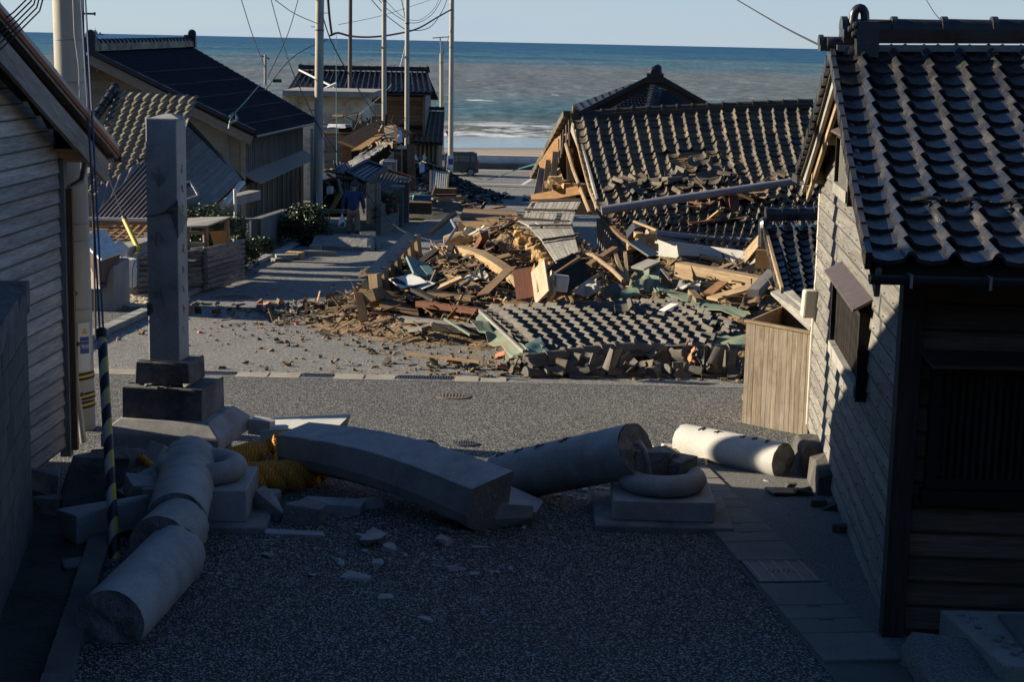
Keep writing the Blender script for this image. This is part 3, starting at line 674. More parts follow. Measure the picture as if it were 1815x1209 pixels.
# rake tiles folded down over both gable edges
def rake(parent, S, uedge, m, n, out, h=.10, name='rake_tile', w=.035):
    for j in range(n):
        a, c = S(uedge, j/n), S(uedge, (j+1.06)/n); o_ = Vector(out)*(.018+.003*(j % 2))
        M, L_ = frame(a+o_+V(0, 0, -h*.28+.02), c+o_+V(0, 0, -h*.28+.032)); b = MB(); b.box(Matrix.Identity(4), L_, w, h, .002); me, c_ = b.mesh(m, 'rake', center=False); inst(name, me, M, parent)
rake(RH, S1, 0, T['tile_black'], 16, wn_); rake(RH, S2, 1, T['tile_black'], 16, wn_)
# ridge with end ornament
rp0 = RL + V(.05, 0, .05); rp1 = RR_ + V(0, 0, .05)
ridge(RH, [rp0, rp1], T['tile_black'], r=.075, step=.36, layers=3, lw=.24, lh=.035)
ridge(RH, [rp0 + wn_*.16 + V(0, 0, -.06), rp0 + V(.12, 0, -.05)], T['tile_black'], r=.06, step=.3, layers=1, lw=.16)
op = P(1522, 50, 12.84)
b = MB(); oc = Matrix.Translation(op) @ Matrix.Scale(1.3, 4)
b.box(oc @ Matrix.Translation((.03, 0, -.06)), .13, .28, .20, .01, .9, .8)
b.lathe([(0, .09), (.05, .09), (.068, .06), (.072, .0), (.068, -.06), (.05, -.09), (0, -.09)], 20, oc @ Matrix.Translation((.0, 0, -.14)) @ Matrix.Rotation(math.pi/2, 4, 'Y'))
b.build('ridge_end_tile', T['tile_black'], RH, smooth=True)
b = MB(); ring = [op + V(.0, .0, .09) + V(.042*math.cos(a), 0, .062*math.sin(a)) for a in [math.pi*k/8-0.0 for k in range(9)]]
b.tube([op+V(.048, 0, -.01)]+ring+[op+V(-.048, 0, -.01)], .033, 10); b.build('ridge_end_loop', T['tile_black'], RH, smooth=True)
for (dx, dz, dy) in ((-.07, -.005, -.09), (-.075, -.03, .02), (-.05, .02, -.16), (-.05, -.045, -.14)):
    b = MB(); b.lathe([(0, .03), (.02, .026), (.03, .01), (.031, 0), (0, -.02)], 12, Matrix.Translation(op+V(dx, dy, dz)) @ Matrix.Rotation(-math.pi/2, 4, 'Y')); b.build('ornament_boss', T['tile_black'], RH, smooth=True)
b = MB(); b.lathe([(0, .02), (.05, .02), (.055, .0), (.055, -.03)], 16, Matrix.Translation(P(1470, 78, 12.85)) @ Matrix.Rotation(-math.pi/2, 4, 'Y')); b.build('ridge_end_disc', T['tile_black'], RH, smooth=True)
wp = [P(1545+i*16, 38+RND.uniform(-3, 3)+i*.15, 12.85) for i in range(18)]; b = MB(); b.tube(wp, .006, 5); b.build('ridge_wire', T['cable'], RH)
# snow-guard loops near the eave
for i in range(1, 9):
    c0 = S1((i+.05)/10, 12.5/16); ex = V(1, 0, 0); pts = [c0 + ex*(.02+.20*k/8) + V(0, -.06*math.sin(math.pi*k/8), .055+.02*math.sin(math.pi*k/8)) for k in range(9)]
    b = MB(); b.tube(pts, .013, 6); pts2 = [p + V(0, .055*math.sin(math.pi*k/8), -.03*math.sin(math.pi*k/8)) for k, p in enumerate(pts)]; b.tube(pts2, .010, 6); b.build('snow_guard', T['tile_black'], RH, smooth=True)
# gable wall (left face)
zg0, zg1 = P(1585, 1140, 9.9).z, P(1437, 757, 16.0).z
def rh_top(t):
    y = rc.y + (rf.y-rc.y)*t
    if y < RL.y: s = (y-EL.y)/(RL.y-EL.y); return EL.z+(RL.z-EL.z)*s-.12
    s = (y-RL.y)/(BLf.y-RL.y); return RL.z+(BLf.z-RL.z)*s-.12
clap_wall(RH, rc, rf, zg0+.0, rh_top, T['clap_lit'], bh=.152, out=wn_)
b = MB(); b.prism([rc+V(0, 0, zg0)-wn_*.02, rf+V(0, 0, zg0)-wn_*.02, V(rf.x, rf.y, BLf.z-.15)-wn_*.02, V(rc.x+wd.x*3, rc.y+wd.y*3, RL.z-.2)-wn_*.02, V(rc.x, rc.y, EL.z)-wn_*.02], -wn_*.10); b.build('wall_core', T['wood_black'], RH)
# nails
b = MB()
for k in range(22):
    z = zg0+.03+k*.152
    for q in range(14):
        t = (q+.5)/14
        if z < rh_top(t)-.05: b.box(Matrix.Translation(rc + (rf-rc)*t + wn_*.034 + V(0, 0, z)), .008, .006, .008)
b.build('nail_head', T['black'], RH, kind='stuff')
plank('mortar_strip', RL+V(0, -.11, .015), RR_+V(0, -.11, .015), .03, .05, T['concrete'], RH)
# corner post, rafters, barge board
plank('corner_post', V(rc.x, rc.y-.02, zg0-.05)+wn_*.02, V(rc.x, rc.y-.02, EL.z-.02)+wn_*.02, .13, .11, T['wood_black'], RH, up=(0, 1, 0))
off = wn_*.42
for (pa, pb, nm) in ((RL, BLf, 1), (RL, EL, 0)):
    o1 = V(0, 0, -.13)
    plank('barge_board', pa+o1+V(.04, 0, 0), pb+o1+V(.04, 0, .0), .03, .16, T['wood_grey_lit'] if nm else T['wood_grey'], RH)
    if nm: plank('barge_board', pa+o1+V(.09, 0, -.10), pb+o1+V(.09, 0, -.10), .03, .13, T['wood_tan'], RH)
for zz, tt in ((RL.z-.22, .5), (BLf.z+.0, .93), ((BLf.z+RL.z)/2-.15, .72)):
    p = rc + (rf-rc)*tt; plank('purlin', V(p.x, p.y, zz)+wn_*.14, V(p.x, p.y, zz)-wn_*.05, .10, .12, T['wood_tan'], RH)
b = MB(); b.prism([RL+V(.05, .05, -.10), BLf+V(.05, 0, -.10), BLf+V(.48, 0, -.10), RL+V(.5, .05, -.10)], V(0, 0, -.012)); b.build('soffit', T['wood_brown'], RH)
# front wall
fd = V(1, -.05, 0).normalized(); fr = rc + fd*2.4
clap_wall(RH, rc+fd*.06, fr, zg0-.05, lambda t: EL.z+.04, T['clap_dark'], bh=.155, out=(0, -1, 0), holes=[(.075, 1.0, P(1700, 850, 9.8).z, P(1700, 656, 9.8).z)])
b = MB(); b.prism([rc+fd*.05+V(0, .12, zg0-.1), fr+V(0, .12, zg0-.1), fr+V(0, .12, EL.z+.05), rc+fd*.05+V(0, .12, EL.z+.05)], V(0, .08, 0)); b.build('wall_core', T['wood_dark'], RH)
# lattice window on the front
wz0, wz1 = P(1700, 850, 9.8).z, P(1700, 656, 9.8).z; wx0 = P(1648, 750, 9.8).x; wf = empty('win', (0, 0, 0)); bpy.data.objects.remove(wf)
b = MB(); yF = rc.y-.06
for (a0, a1, c0, c1) in ((wx0, wx0+.055, wz0, wz1), (wx0, wx0+1.6, wz0-.06, wz0), (wx0, wx0+1.6, wz1, wz1+.05), (wx0-.02, wx0+1.62, wz0-.16, wz0-.07)): b.bb(a0, a1, yF-.05, yF+.06, c0, c1)
WIN = b.build('lattice_window', T['wood_dark'], RH)
for k in range(30):
    xx = wx0+.10+k*.0445
    plank('lattice_bar', V(xx, yF-.02, wz0), V(xx, yF-.02, wz1), .020, .022, T['clap_dark'], WIN, up=(0, 1, 0))
for zz in (.5,): plank('lattice_rail', V(wx0+.05, yF+.005, wz0+(wz1-wz0)*zz), V(wx0+1.6, yF+.005, wz0+(wz1-wz0)*zz), .02, .02, T['wood_black'], WIN)
b = MB(); b.bb(wx0, wx0+1.6, yF+.05, yF+.06, wz0, wz1); b.build('pane', T['pane_dark'], WIN)
b = MB(); a0 = P(1633, 628, 9.8); b.hull8([V(a0.x, yF, a0.z), V(a0.x+1.8, yF, a0.z), V(a0.x+1.8, yF-.20, a0.z-.055), V(a0.x+.03, yF-.20, a0.z-.055)], [V(a0.x, yF, a0.z+.02), V(a0.x+1.8, yF, a0.z+.02), V(a0.x+1.8, yF-.20, a0.z-.035), V(a0.x+.03, yF-.20, a0.z-.035)]); b.build('window_hood', T['metal_dark'], RH)
gutter(RH, EL+V(-.02, -.06, -.075), EL+V(2.6, -.08, -.085), T['metal_dark'], .05, 6)
b = MB(); b.bb(EL.x+.02, EL.x+2.6, EL.y+.05, EL.y+.09, EL.z-.14, EL.z-.02); b.build('fascia', T['wood_black'], RH)
# gable windows: place on the wall plane
def onw(px, py): return onplane(px, py, V(rc.x, rc.y, 0)+wn_*.02, wn_)
def gable_window(pa, pb, pc, pd, depth, hood, lat=True):
    """pa top-near, pb top-far, pc bottom-near, pd bottom-far (pixels)"""
    a, b_, c, d = onw(*pa), onw(*pb), onw(*pc), onw(*pd); y0, y1 = sorted((a.y, b_.y)); z0, z1 = min(c.z, d.z), max(a.z, b_.z)
    n0 = wd*(y0-rc.y)/wd.y + V(rc.x, rc.y, 0); n1 = wd*(y1-rc.y)/wd.y + V(rc.x, rc.y, 0)
    b = MB(); t = .035
    def bar(q0, q1, za, zb, d0, d1): b.hull8([q0+wn_*d0+V(0, 0, za), q1+wn_*d0+V(0, 0, za), q1+wn_*d0+V(0, 0, zb), q0+wn_*d0+V(0, 0, zb)], [q0+wn_*d1+V(0, 0, za), q1+wn_*d1+V(0, 0, za), q1+wn_*d1+V(0, 0, zb), q0+wn_*d1+V(0, 0, zb)])
    e = wd*t
    bar(n0, n0+e, z0, z1, .0, depth); bar(n1-e, n1, z0, z1, .0, depth); bar(n0+e, n1-e, z1-t, z1, 0, depth)
    w = b.build('window', T['wood_dark'], RH)
    b = MB(); bar(n0+e, n1-e, z0+.02, z0+.11, 0, depth+.012); b.build('sill', T['wood_grey_lit'], w)
    nb = max(3, int((n1-n0).length/.075))
    for k in range(nb):
        q = n0.lerp(n1, (k+1)/(nb+1)); plank('lattice_bar', q+wn_*depth*.55+V(0, 0, z0+.1), q+wn_*depth*.55+V(0, 0, z1-.03), .03, .02, T['wood_black'] if hood == 1 else T['wood_grey'], w, up=tuple(wn_))
    b = MB(); bar(n0+e, n1-e, z0+.05, z1-t, .004, .02); b.build('pane', T['pane_dark'] if hood == 1 else T['wood_dark'], w)
    b = MB(); g0, g1 = n0-wd*.08, n1+wd*.08; hd = depth+.06
    b.hull8([g0+wn_*.0+V(0, 0, z1+.10), g1+wn_*.0+V(0, 0, z1+.10), g1+wn_*hd+V(0, 0, z1+.012), g0+wn_*hd+V(0, 0, z1+.012)], [g0+V(0, 0, z1+.125), g1+V(0, 0, z1+.125), g1+wn_*hd+V(0, 0, z1+.03), g0+wn_*hd+V(0, 0, z1+.03)]); b.build('window_hood', T['metal_brown'], w)
gable_window((1545, 555), (1492, 520), (1528, 700), (1488, 600), .10, 1)
gable_window((1524, 250), (1498, 235), (1524, 368), (1498, 350), .09, 2)
# pipe, meter box, small fittings on the far corner
b = MB(); b.tube([P(1456, 330, 15.9), P(1449, 480, 15.9), P(1440, 600, 15.9), P(1432, 752, 15.9)], .022, 8); b.build('conduit', T['plastic_cream'], RH, smooth=True)
q = P(1436, 538, 15.7); b = MB(); b.box(Matrix.Translation(q), .16, .16, .26, .0, .85, .9); b.build('meter_box', T['plastic_cream'], RH, bevel=.02)
b = MB(); b.tube([P(1438, 330, 16.0), P(1420, 322, 16.1)], .02, 6); b.bb(P(1407, 310, 16.4).x-.0, P(1425, 310, 16.4).x, 16.2, 16.5, P(1410, 318, 16.4).z-.02, P(1410, 308, 16.4).z); b.build('eave_gutter_end', T['metal_dark'], RH)
# stone footing under the wall
FT = empty('stone_footing', G(1450, 900), 'rough stone footing under the far end of the grey gable wall', 'stone wall')
stm = mat('footing_stone', (.05, .045, .04), (.12, .11, .095), 5, .95, .8, .02, 20, dirt=(.03, .028, .024), damt=.6, var=.3)
sv = [rock_mesh(stm, .42, .26, .3, s, 34, .5) for s in range(6)]
for row in range(3):
    for k in range(8):
        y = 12.1 + k*.42 + (row % 2)*.2; x = rc.x + wd.x/wd.y*(y-rc.y) + .04 - (.06 if row == 0 else 0)
        zt = gz(y)+.05+row*.22
        if zt < zg0+(zg1-zg0)*((y-9.9)/6.1)-.10: inst('footing_stone', sv[RND.randrange(6)], Matrix.Translation((x-.02, y, zt)) @ Matrix.Rotation(RND.uniform(-.3, .3)+1.5, 4, 'Z') @ Matrix.Rotation(RND.uniform(-.15, .15), 4, 'X'), FT)
big = rock_mesh(stm, .30, .55, .62, 77, 60, .62); inst('corner_stone', big, Matrix.Translation(P(1437, 835, 14.6)+V(.02, 0, -.02)), FT)
big = rock_mesh(stm, .28, .7, .55, 78, 60, .62); inst('corner_stone', big, Matrix.Translation(P(1462, 865, 13.9)+V(.02, 0, -.02)), FT)
for i, (px, py, s) in enumerate(((1425, 880, .18), (1448, 900, .16), (1470, 905, .20), (1490, 945, .16), (1400, 868, .12))):
    q = G(px, py); tagit(inst('loose_stone', rock_mesh(stm, s, s*.8, s*.6, 90+i), Matrix.Translation(q+V(0, 0, s*.2))), 'loose dark stones lying along the foot of the stone footing', 'stone', 'loose stones at the footing')
b = MB(); p0_, p1_ = V(rc.x, rc.y, 0)+wn_*.0, V(rc.x, rc.y, 0)+wd*3.2; b.hull8([p0_+V(0, 0, gz(9.9)-.1), p1_+V(0, 0, gz(13)-.1), p1_+V(0, 0, zg0-.0), p0_+V(0, 0, zg0-.01)], [p0_-wn_*.12+V(0, 0, gz(9.9)-.1), p1_-wn_*.12+V(0, 0, gz(13)-.1), p1_-wn_*.12+V(0, 0, zg0), p0_-wn_*.12+V(0, 0, zg0-.01)]); b.build('wall_footing', T['concrete_dark'], RH)

# ---------------------------------------------------------------- LEFT HOUSE (casts the foreground shade)
kE = 15.2/16
LE = P(203, 262, 15.2); LT = P(0, 20, 12.35)
sl_ = (LT.z-LE.z)/(LE.y-LT.y); ldir = (LE-LT); ldir.z = 0; ldir.normalize()
LH = empty('wooden_house', (-6, 11, gz(11)), 'weathered clapboard house with brown metal-edged roof at the left edge', 'house')
ly = 9.3; LRg = LT + (LT-LE)*((LT.y-ly)/(LE.y-LT.y))
run = V(-6.5, .3, 0)
S3 = patch(LRg+run, LRg, LE+run, LE)
roof_deck(LH, S3, T['metal_brown'], .05, 6, 8, .05)
# sheet roofing with standing laps; only its edge shows
for j in range(14):
    a, c = S3(1, j/14), S3(1, (j+1.02)/14); plank('edge_flashing', a+V(.01, 0, .0), c+V(.01, 0, .006), .05, .05, T['metal_grey'], LH)
for j in range(14):
    a0, a1, c0, c1 = S3(0, j/14), S3(1, j/14), S3(0, (j+1.04)/14), S3(1, (j+1.04)/14); b = MB(); b.hull8([a0+V(0, 0, -.02), a1+V(-.03, 0, -.02), c1+V(-.03, 0, .0), c0], [a0+V(0, 0, .0), a1+V(-.03, 0, .0), c1+V(-.03, 0, .03), c0+V(0, 0, .03)]); b.build('roof_sheet', T['metal_grey'], LH)
plank('flashing_strip', LRg+V(.03, 0, -.045), LE+V(.03, 0, -.045), .03, .045, T['rust'], LH)
plank('flashing_strip', LRg+V(.02, 0, -.085), LE+V(.02, 0, -.085), .03, .03, T['metal_brown'], LH)
plank('barge_board', LRg+V(-.02, 0, -.22)+ldir*.0, LE+V(-.02, -.25, -.20), .035, .19, T['wood_grey'], LH)
b = MB(); b.prism([LRg+V(-.04, 0, -.12), LE+V(-.04, 0, -.12), LE+V(-.9, 0, -.12), LRg+V(-.9, 0, -.12)], V(0, 0, -.015)); b.build('soffit', T['wood_brown'], LH)
# front slope towards the shrine: mostly outside the frame
LFe = LRg + V(-.3, -5.5, -2.3); S4 = patch(LRg, LRg+run, LFe, LFe+run); roof_deck(LH, S4, T['metal_brown'], .05, 4, 4, .03)
lwc = P(107, 500, 14.4); lw0 = V(lwc.x, lwc.y, 0); lw1 = lw0 - V(ldir.x, ldir.y, 0)*9.2
zl0 = P(120, 788, 14.4).z
def lh_top(t):
    y = lw0.y + (lw1.y-lw0.y)*t
    if y > LRg.y: return LE.z + (LE.y-y)*(LRg.z-LE.z)/(LE.y-LRg.y) - .18
    return LRg.z - (LRg.y-y)*2.3/5.5 - .18
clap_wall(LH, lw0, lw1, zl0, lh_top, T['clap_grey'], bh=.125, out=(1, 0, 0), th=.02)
b = MB(); b.prism([lw0+V(-.03, 0, zl0), lw1+V(-.03, 0, zl0), lw1+V(-.03, 0, lh_top(1)), V(lw0.x-.05-ldir.x*4, 10, LRg.z-.2), lw0+V(-.03, 0, lh_top(0))], V(-.12, 0, 0)); b.build('wall_core', T['wood_black'], LH)
b = MB(); b.prism([lw0+V(-.1, 0, zl0), lw0+V(-6.5, .3, zl0), lw0+V(-6.5, .3, LE.z-.05), lw0+V(-.1, 0, LE.z-.05)], V(0, -.1, 0)); b.build('rear_wall', T['wood_grey'], LH)
plank('corner_post', lw0+V(.02, 0, zl0-.1), lw0+V(.02, 0, LE.z-.05), .09, .10, T['wood_grey'], LH, up=(0, 1, 0))
plank('corner_trim', lw0+V(.09, .02, zl0-.05), lw0+V(.09, .02, LE.z-.3), .05, .05, T['wood_brown'], LH, up=(0, 1, 0))
for zz, dd in ((.0, .9), (-.02, 3.2)):
    plank('purlin', V(LE.x-.1, LE.y-dd, LE.z+dd*.42-.26), V(LE.x-.9, LE.y-dd, LE.z+dd*.42-.26), .1, .14, T['wood_dark'], LH)
gutter(LH, LE+V(.06, .05, -.08), LE+V(-6, .3, -.08), T['metal_dark'], .055)
dp = [P(200, 283, 15.15), P(150, 292, 15.0), P(144, 320, 14.9), P(116, 335, 14.75), P(116, 500, 14.75), P(130, 640, 14.75), P(148, 785, 14.7)]
b = MB(); b.tube(dp, .028, 10); b.build('downpipe', T['pipe_grey'], LH, smooth=True)
for k in (330, 420, 520, 610, 700):
    q = P(118+(k-335)*.07, k, 14.75); b = MB(); b.lathe([(.032, -.012), (.034, 0), (.032, .012)], 10, Matrix.Translation(q)); b.build('pipe_bracket', T['metal_dark'], LH)
# cable bundle at the gable corner
b = MB()
for s in range(5): b.tube([P(0, 40+s*12, 12.3), P(25+s*3, 20+s*8, 12.4), P(50+s*5, -5+s*6, 12.5), P(60+s*8, -60, 12.6)], .006, 5)
b.build('service_cable', T['cable'], LH)

# block wall in the left foreground
bw0, bw1 = P(52, 700, 11.9), P(-40, 700, 9.2); BW = empty('block_wall', (bw0.x, bw0.y, gz(11.9)), 'dark concrete block wall with rough capping stones in the left foreground', 'wall')
zt = P(48, 545, 11.9).z; d = V(bw1.x-bw0.x, bw1.y-bw0.y, 0); dn = d.normalized(); perp = V(-dn.y, dn.x, 0)
if perp.x < 0: perp = -perp
Lw = 6.0; rows = 9; bhh = (zt-gz(11.9))/rows
for r_ in range(rows):
    k = 0; s = -.2*(r_ % 2)
    while s < Lw:
        a, c = max(s, 0)+.004, min(s+.40, Lw)-.004
        if c > a+.02:
            M = basis(V(bw0.x, bw0.y, 0)+dn*((a+c)/2)-perp*.075+V(0, 0, gz(11.9)+bhh*(r_+.5)), dn, perp, (0, 0, 1)); b = MB(); b.box(Matrix.Identity(4), c-a, .15, bhh-.008, .0015); me, c_ = b.mesh(T['concrete_dark'], 'block', center=False); inst('block', me, M, BW)
        s += .40
b = MB(); b.prism([V(bw0.x, bw0.y, gz(12)-.2)-perp*.03+dn*.02, V(bw0.x, bw0.y, gz(12)-.2)-perp*.12+dn*.02, V(bw0.x, bw0.y, gz(12)-.2)+dn*Lw-perp*.12, V(bw0.x, bw0.y, gz(12)-.2)+dn*Lw-perp*.03], V(0, 0, zt-gz(12)+.19)); b.build('mortar_core', T['stone_dark'], BW)
for k in range(14):
    me = rock_mesh(T['stone_dark'], .46, .26, .20, 200+k, 20, .8); inst('capping_stone', me, basis(V(bw0.x, bw0.y, 0)+dn*(.16+k*.42)-perp*.09+V(0, 0, zt+.09), dn, perp, (0, 0, 1)), BW)
# ---------------------------------------------------------------- FALLEN STONE GATE AND MONUMENT
def rotx_frame(p0, p1): return frame(p0, p1)
def cap_fan(b, M, L, r, end, seed, rough=.05, n=28, rings=5, tilt=0.0):
    """broken end face with uneven relief; end=+1/-1 along local X"""
    vs = []; base = end*L/2
    for q in range(rings+1):
        rr = r*q/rings
        for k in range(n):
            a = 2*math.pi*k/n; y, z = rr*math.cos(a), rr*math.sin(a)
            h = rough*fb((y*6+seed, z*6, seed*1.7), 1.4, 4)*(1 if q < rings else .35) + tilt*z
            vs.append(M @ Vector((base + end*h, y, z)))
    fs = [(q*n+k, q*n+(k+1) % n, (q+1)*n+(k+1) % n, (q+1)*n+k) for q in range(rings) for k in range(n)]
    b.add(vs, fs)
def column(name, p0, p1, r0, r1, label, m=None, group=None, seed=1, tilt0=0.0, tilt1=0.0, marks=None, chips=True, parent=None, cat='fallen column'):
    m = m or T['granite']; M, Lc = frame(p0, p1); n = 40; b = MB(); b.cur = 0; st = 10; vs = []
    for i in range(st+1):
        t = i/st; r = r0+(r1-r0)*t
        for k in range(n):
            a = 2*math.pi*k/n; y, z = r*math.cos(a), r*math.sin(a); x = (t-.5)*Lc
            if i == 0: x -= tilt0*z + .012*abs(fb((k*.7, seed, 1), 1))
            if i == st: x += tilt1*z + .012*abs(fb((k*.7, seed, 2), 1))
            if chips and i in (0, st): kk = 1-.11*max(0, fb((k*.35, seed, i), 1, 3)); y *= kk; z *= kk
            dn = 1+.006*fb((x*3, y*5+seed, z*5), 1, 3); vs.append((x, y*dn, z*dn))
    b.add(vs, [(i*n+k, i*n+(k+1) % n, (i+1)*n+(k+1) % n, (i+1)*n+k) for i in range(st) for k in range(n)])
    b.cur = 1; I = Matrix.Identity(4); cap_fan(b, I, Lc, r0*.99, -1, seed, .028, n, 6, -0.0); cap_fan(b, I, Lc, r1*.99, 1, seed+5, .035, n, 6)
    me, c = b.mesh([m, T['granite_broken']], name, center=False, smooth=True)
    bm = bmesh.new(); bm.from_mesh(me); bmesh.ops.recalc_face_normals(bm, faces=bm.faces[:]); bm.to_mesh(me); bm.free()
    o = inst(name, me, M, parent, label=label, cat=None if parent else cat, group=group)
    if marks:   # carved and blackened characters cut along the shaft
        for (t, ang, ch, sz) in marks:
            add_strokes('carved_character', ch, M @ Matrix.Translation(((t-.5)*Lc, 0, 0)) @ Matrix.Rotation(ang, 4, 'X') @ Matrix.Translation((0, 0, (r0+(r1-r0)*t)+.002)) @ Matrix.Rotation(math.pi/2 if sz > 0 else -math.pi/2, 4, 'Z'), abs(sz), T['black'], o, .004)
    return o
def add_text(name, s, M, size, m, parent, ext=.001):
    cu = bpy.data.curves.new(name, 'FONT'); cu.body = s; cu.size = size; cu.align_x = 'CENTER'; cu.align_y = 'CENTER'; cu.extrude = ext; cu.resolution_u = 2; cu.materials.append(m)
    o = bpy.data.objects.new(name, cu); C.objects.link(o); bpy.context.view_layer.update(); me = bpy.data.meshes.new_from_object(o.evaluated_get(bpy.context.evaluated_depsgraph_get())); bpy.data.objects.remove(o)
    return inst(name, me, M, parent)
def add_strokes(name, seed, M, size, m, parent, ext=.001):
    # a worn character too faint to read in the photograph: only its brush-like cuts
    r = random.Random(seed); b = MB()
    for k in range(r.randint(6, 9)):
        a = r.choice([0, 0, math.pi/2, math.pi/2, .9, -.9]); x, y = r.uniform(-.28, .28)*size, r.uniform(-.32, .32)*size
        b.box(Matrix.Translation((x, y, 0)) @ Matrix.Rotation(a+r.uniform(-.15, .15), 4, 'Z'), size*r.uniform(.25, .75), size*r.uniform(.045, .09), ext*2, .0002)
    me, c = b.mesh(m, name, center=False); return inst(name, me, M, parent)
# right base: slab, plinth, ring, rubble core, bent bar
RB = empty('gate_base', G(1160, 905), 'right stone base of the gate with ring moulding and a bent steel bar', 'gate base')
rbx, rby = G(1166, 905).x, 12.73; zg = gz(rby)
yaw = Matrix.Rotation(-.02, 4, 'Z')
B0 = Matrix.Translation((rbx+.0, rby, zg)) @ yaw
def jbox(M, sx, sy, sz, name, m, parent, bevel=.012, **kw):
    b = MB(); b.box(Matrix.Identity(4), sx, sy, sz, .002); me, c = b.mesh(m, name, center=False); o = inst(name, me, M, parent, **kw); bv = o.modifiers.new('bevel', 'BEVEL'); bv.width = bevel; bv.segments = 2; return o
jbox(B0 @ Matrix.Translation((0, .02, -.03)), 1.04, .98, .20, 'base_slab', T['stone_old'], RB, .015)
jbox(B0 @ Matrix.Translation((0, .02, .15)), .77, .74, .16, 'plinth', T['granite'], RB, .010)
def torus_ring(M, R, r, name, parent):
    b = MB(); prof = [(R-r*1.25, .01), (R-r*1.2, .10)] + [(R - r*.1 + r*1.05*math.cos(a), .085 + .085*math.sin(a)) for a in [math.radians(150-k*15) for k in range(17)]]
    b.lathe(prof, 48, M); return b.build(name, T['granite'], parent, smooth=True)
torus_ring(B0 @ Matrix.Translation((0, .02, .23)), .265, .085, 'ring_moulding', RB)
b = MB()
b.grid(lambda u, v: B0 @ V(.19*v*math.cos(2*math.pi*u), .02+.19*v*math.sin(2*math.pi*u), .285+.05*fb((v*math.cos(2*math.pi*u)*2, v*math.sin(2*math.pi*u)*2, 3), 1.5, 3)), 24, 6); b.build('broken_core', T['granite_broken'], RB)
for i, (dx, dy, dz, s) in enumerate(((-.10, .04, .42, .32), (.12, .08, .38, .26), (-.02, .12, .40, .30), (.17, -.02, .30, .07), (.10, -.10, .29, .06), (.05, -.14, .29, .05), (-.08, -.13, .29, .05))):
    inst('core_fragment', rock_mesh(T['granite_broken'] if i < 3 else T['stone_dark'], s, s*.9, s*.85, 300+i, 34, .45), B0 @ Matrix.Translation((dx, dy, dz)) @ Matrix.Rotation(i, 4, 'Z'), RB)
bar = [P(1126, 787, 12.62), P(1134, 786, 12.58), P(1141, 797, 12.56), P(1147, 820, 12.56), P(1152, 842, 12.56), P(1153, 868, 12.56)]
b = MB(); b.tube(bar, [.022, .022, .023, .024, .024, .024], 10); b.build('steel_bar', T['metal_grey'], RB, smooth=True)
for i in range(26):
    a = RND.uniform(0, 6.28); rr = RND.uniform(.02, .17); inst('core_chip', rock_mesh(T['stone_dark'], .04, .035, .03, 340+i % 6, 10), B0 @ Matrix.Translation((rr*math.cos(a), .02+rr*math.sin(a), .30)), RB)
# left base
LB = empty('gate_base', G(360, 930), 'left stone base of the gate half hidden behind the broken column', 'gate base')
lbx = P(360, 900, 12.5).x; B1 = Matrix.Translation((lbx, 12.45, gz(12.45))) @ Matrix.Rotation(.03, 4, 'Z')
jbox(B1 @ Matrix.Translation((0.02, .0, -.03)), 1.04, 1.0, .20, 'base_slab', T['stone_old'], LB, .015)
jbox(B1 @ Matrix.Translation((0, .0, .19)), .77, .74, .24, 'plinth', T['granite'], LB, .010)
torus_ring(B1 @ Matrix.Translation((0, .0, .31)), .265, .085, 'ring_moulding', LB)
b = MB(); b.grid(lambda u, v: B1 @ V(.19*v*math.cos(2*math.pi*u), .19*v*math.sin(2*math.pi*u), .40+.04*fb((v*math.cos(2*math.pi*u)*2, v*math.sin(2*math.pi*u)*2, 8), 1.5, 3)), 24, 6); b.build('broken_core', T['stone_dark'], LB)
# columns
column('column_piece', P(195, 1106, 9.45), P(310, 985, 10.72), .208, .208, 'nearest fallen column drum, its rough broken end facing the viewer at lower left', seed=3, group='pieces of the fallen gate columns')
column('column_piece', P(283, 968, 10.75), P(318, 935, 11.2), .205, .208, 'short column slice wedged between the two long drums at left', seed=6, group='pieces of the fallen gate columns')
column('column_piece', P(312, 925, 11.25), P(338, 822, 12.75), .208, .212, 'long column drum leaning back towards the stone pillar at left', seed=9, group='pieces of the fallen gate columns', tilt1=.25)
column('column_piece', P(888, 848, 13.55), P(1128, 798, 12.7), .205, .212, 'dark leaning column resting beside the right gate base, carved characters on top', seed=12, group='pieces of the fallen gate columns', tilt1=-.12,
       marks=[(.08, .30, 1, -.085), (.22, .30, 2, -.085), (.38, .30, 3, -.10), (.56, .30, 4, -.10)])
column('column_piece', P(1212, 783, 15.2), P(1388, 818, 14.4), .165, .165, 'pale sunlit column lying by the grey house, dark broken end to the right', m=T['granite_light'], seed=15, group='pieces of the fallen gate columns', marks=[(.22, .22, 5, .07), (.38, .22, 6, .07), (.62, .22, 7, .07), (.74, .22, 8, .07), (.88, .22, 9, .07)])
column('column_piece', P(640, 812, 14.6), P(762, 818, 14.15), .185, .185, 'half hidden column drum lying behind the long curved beam', seed=18, group='pieces of the fallen gate columns')
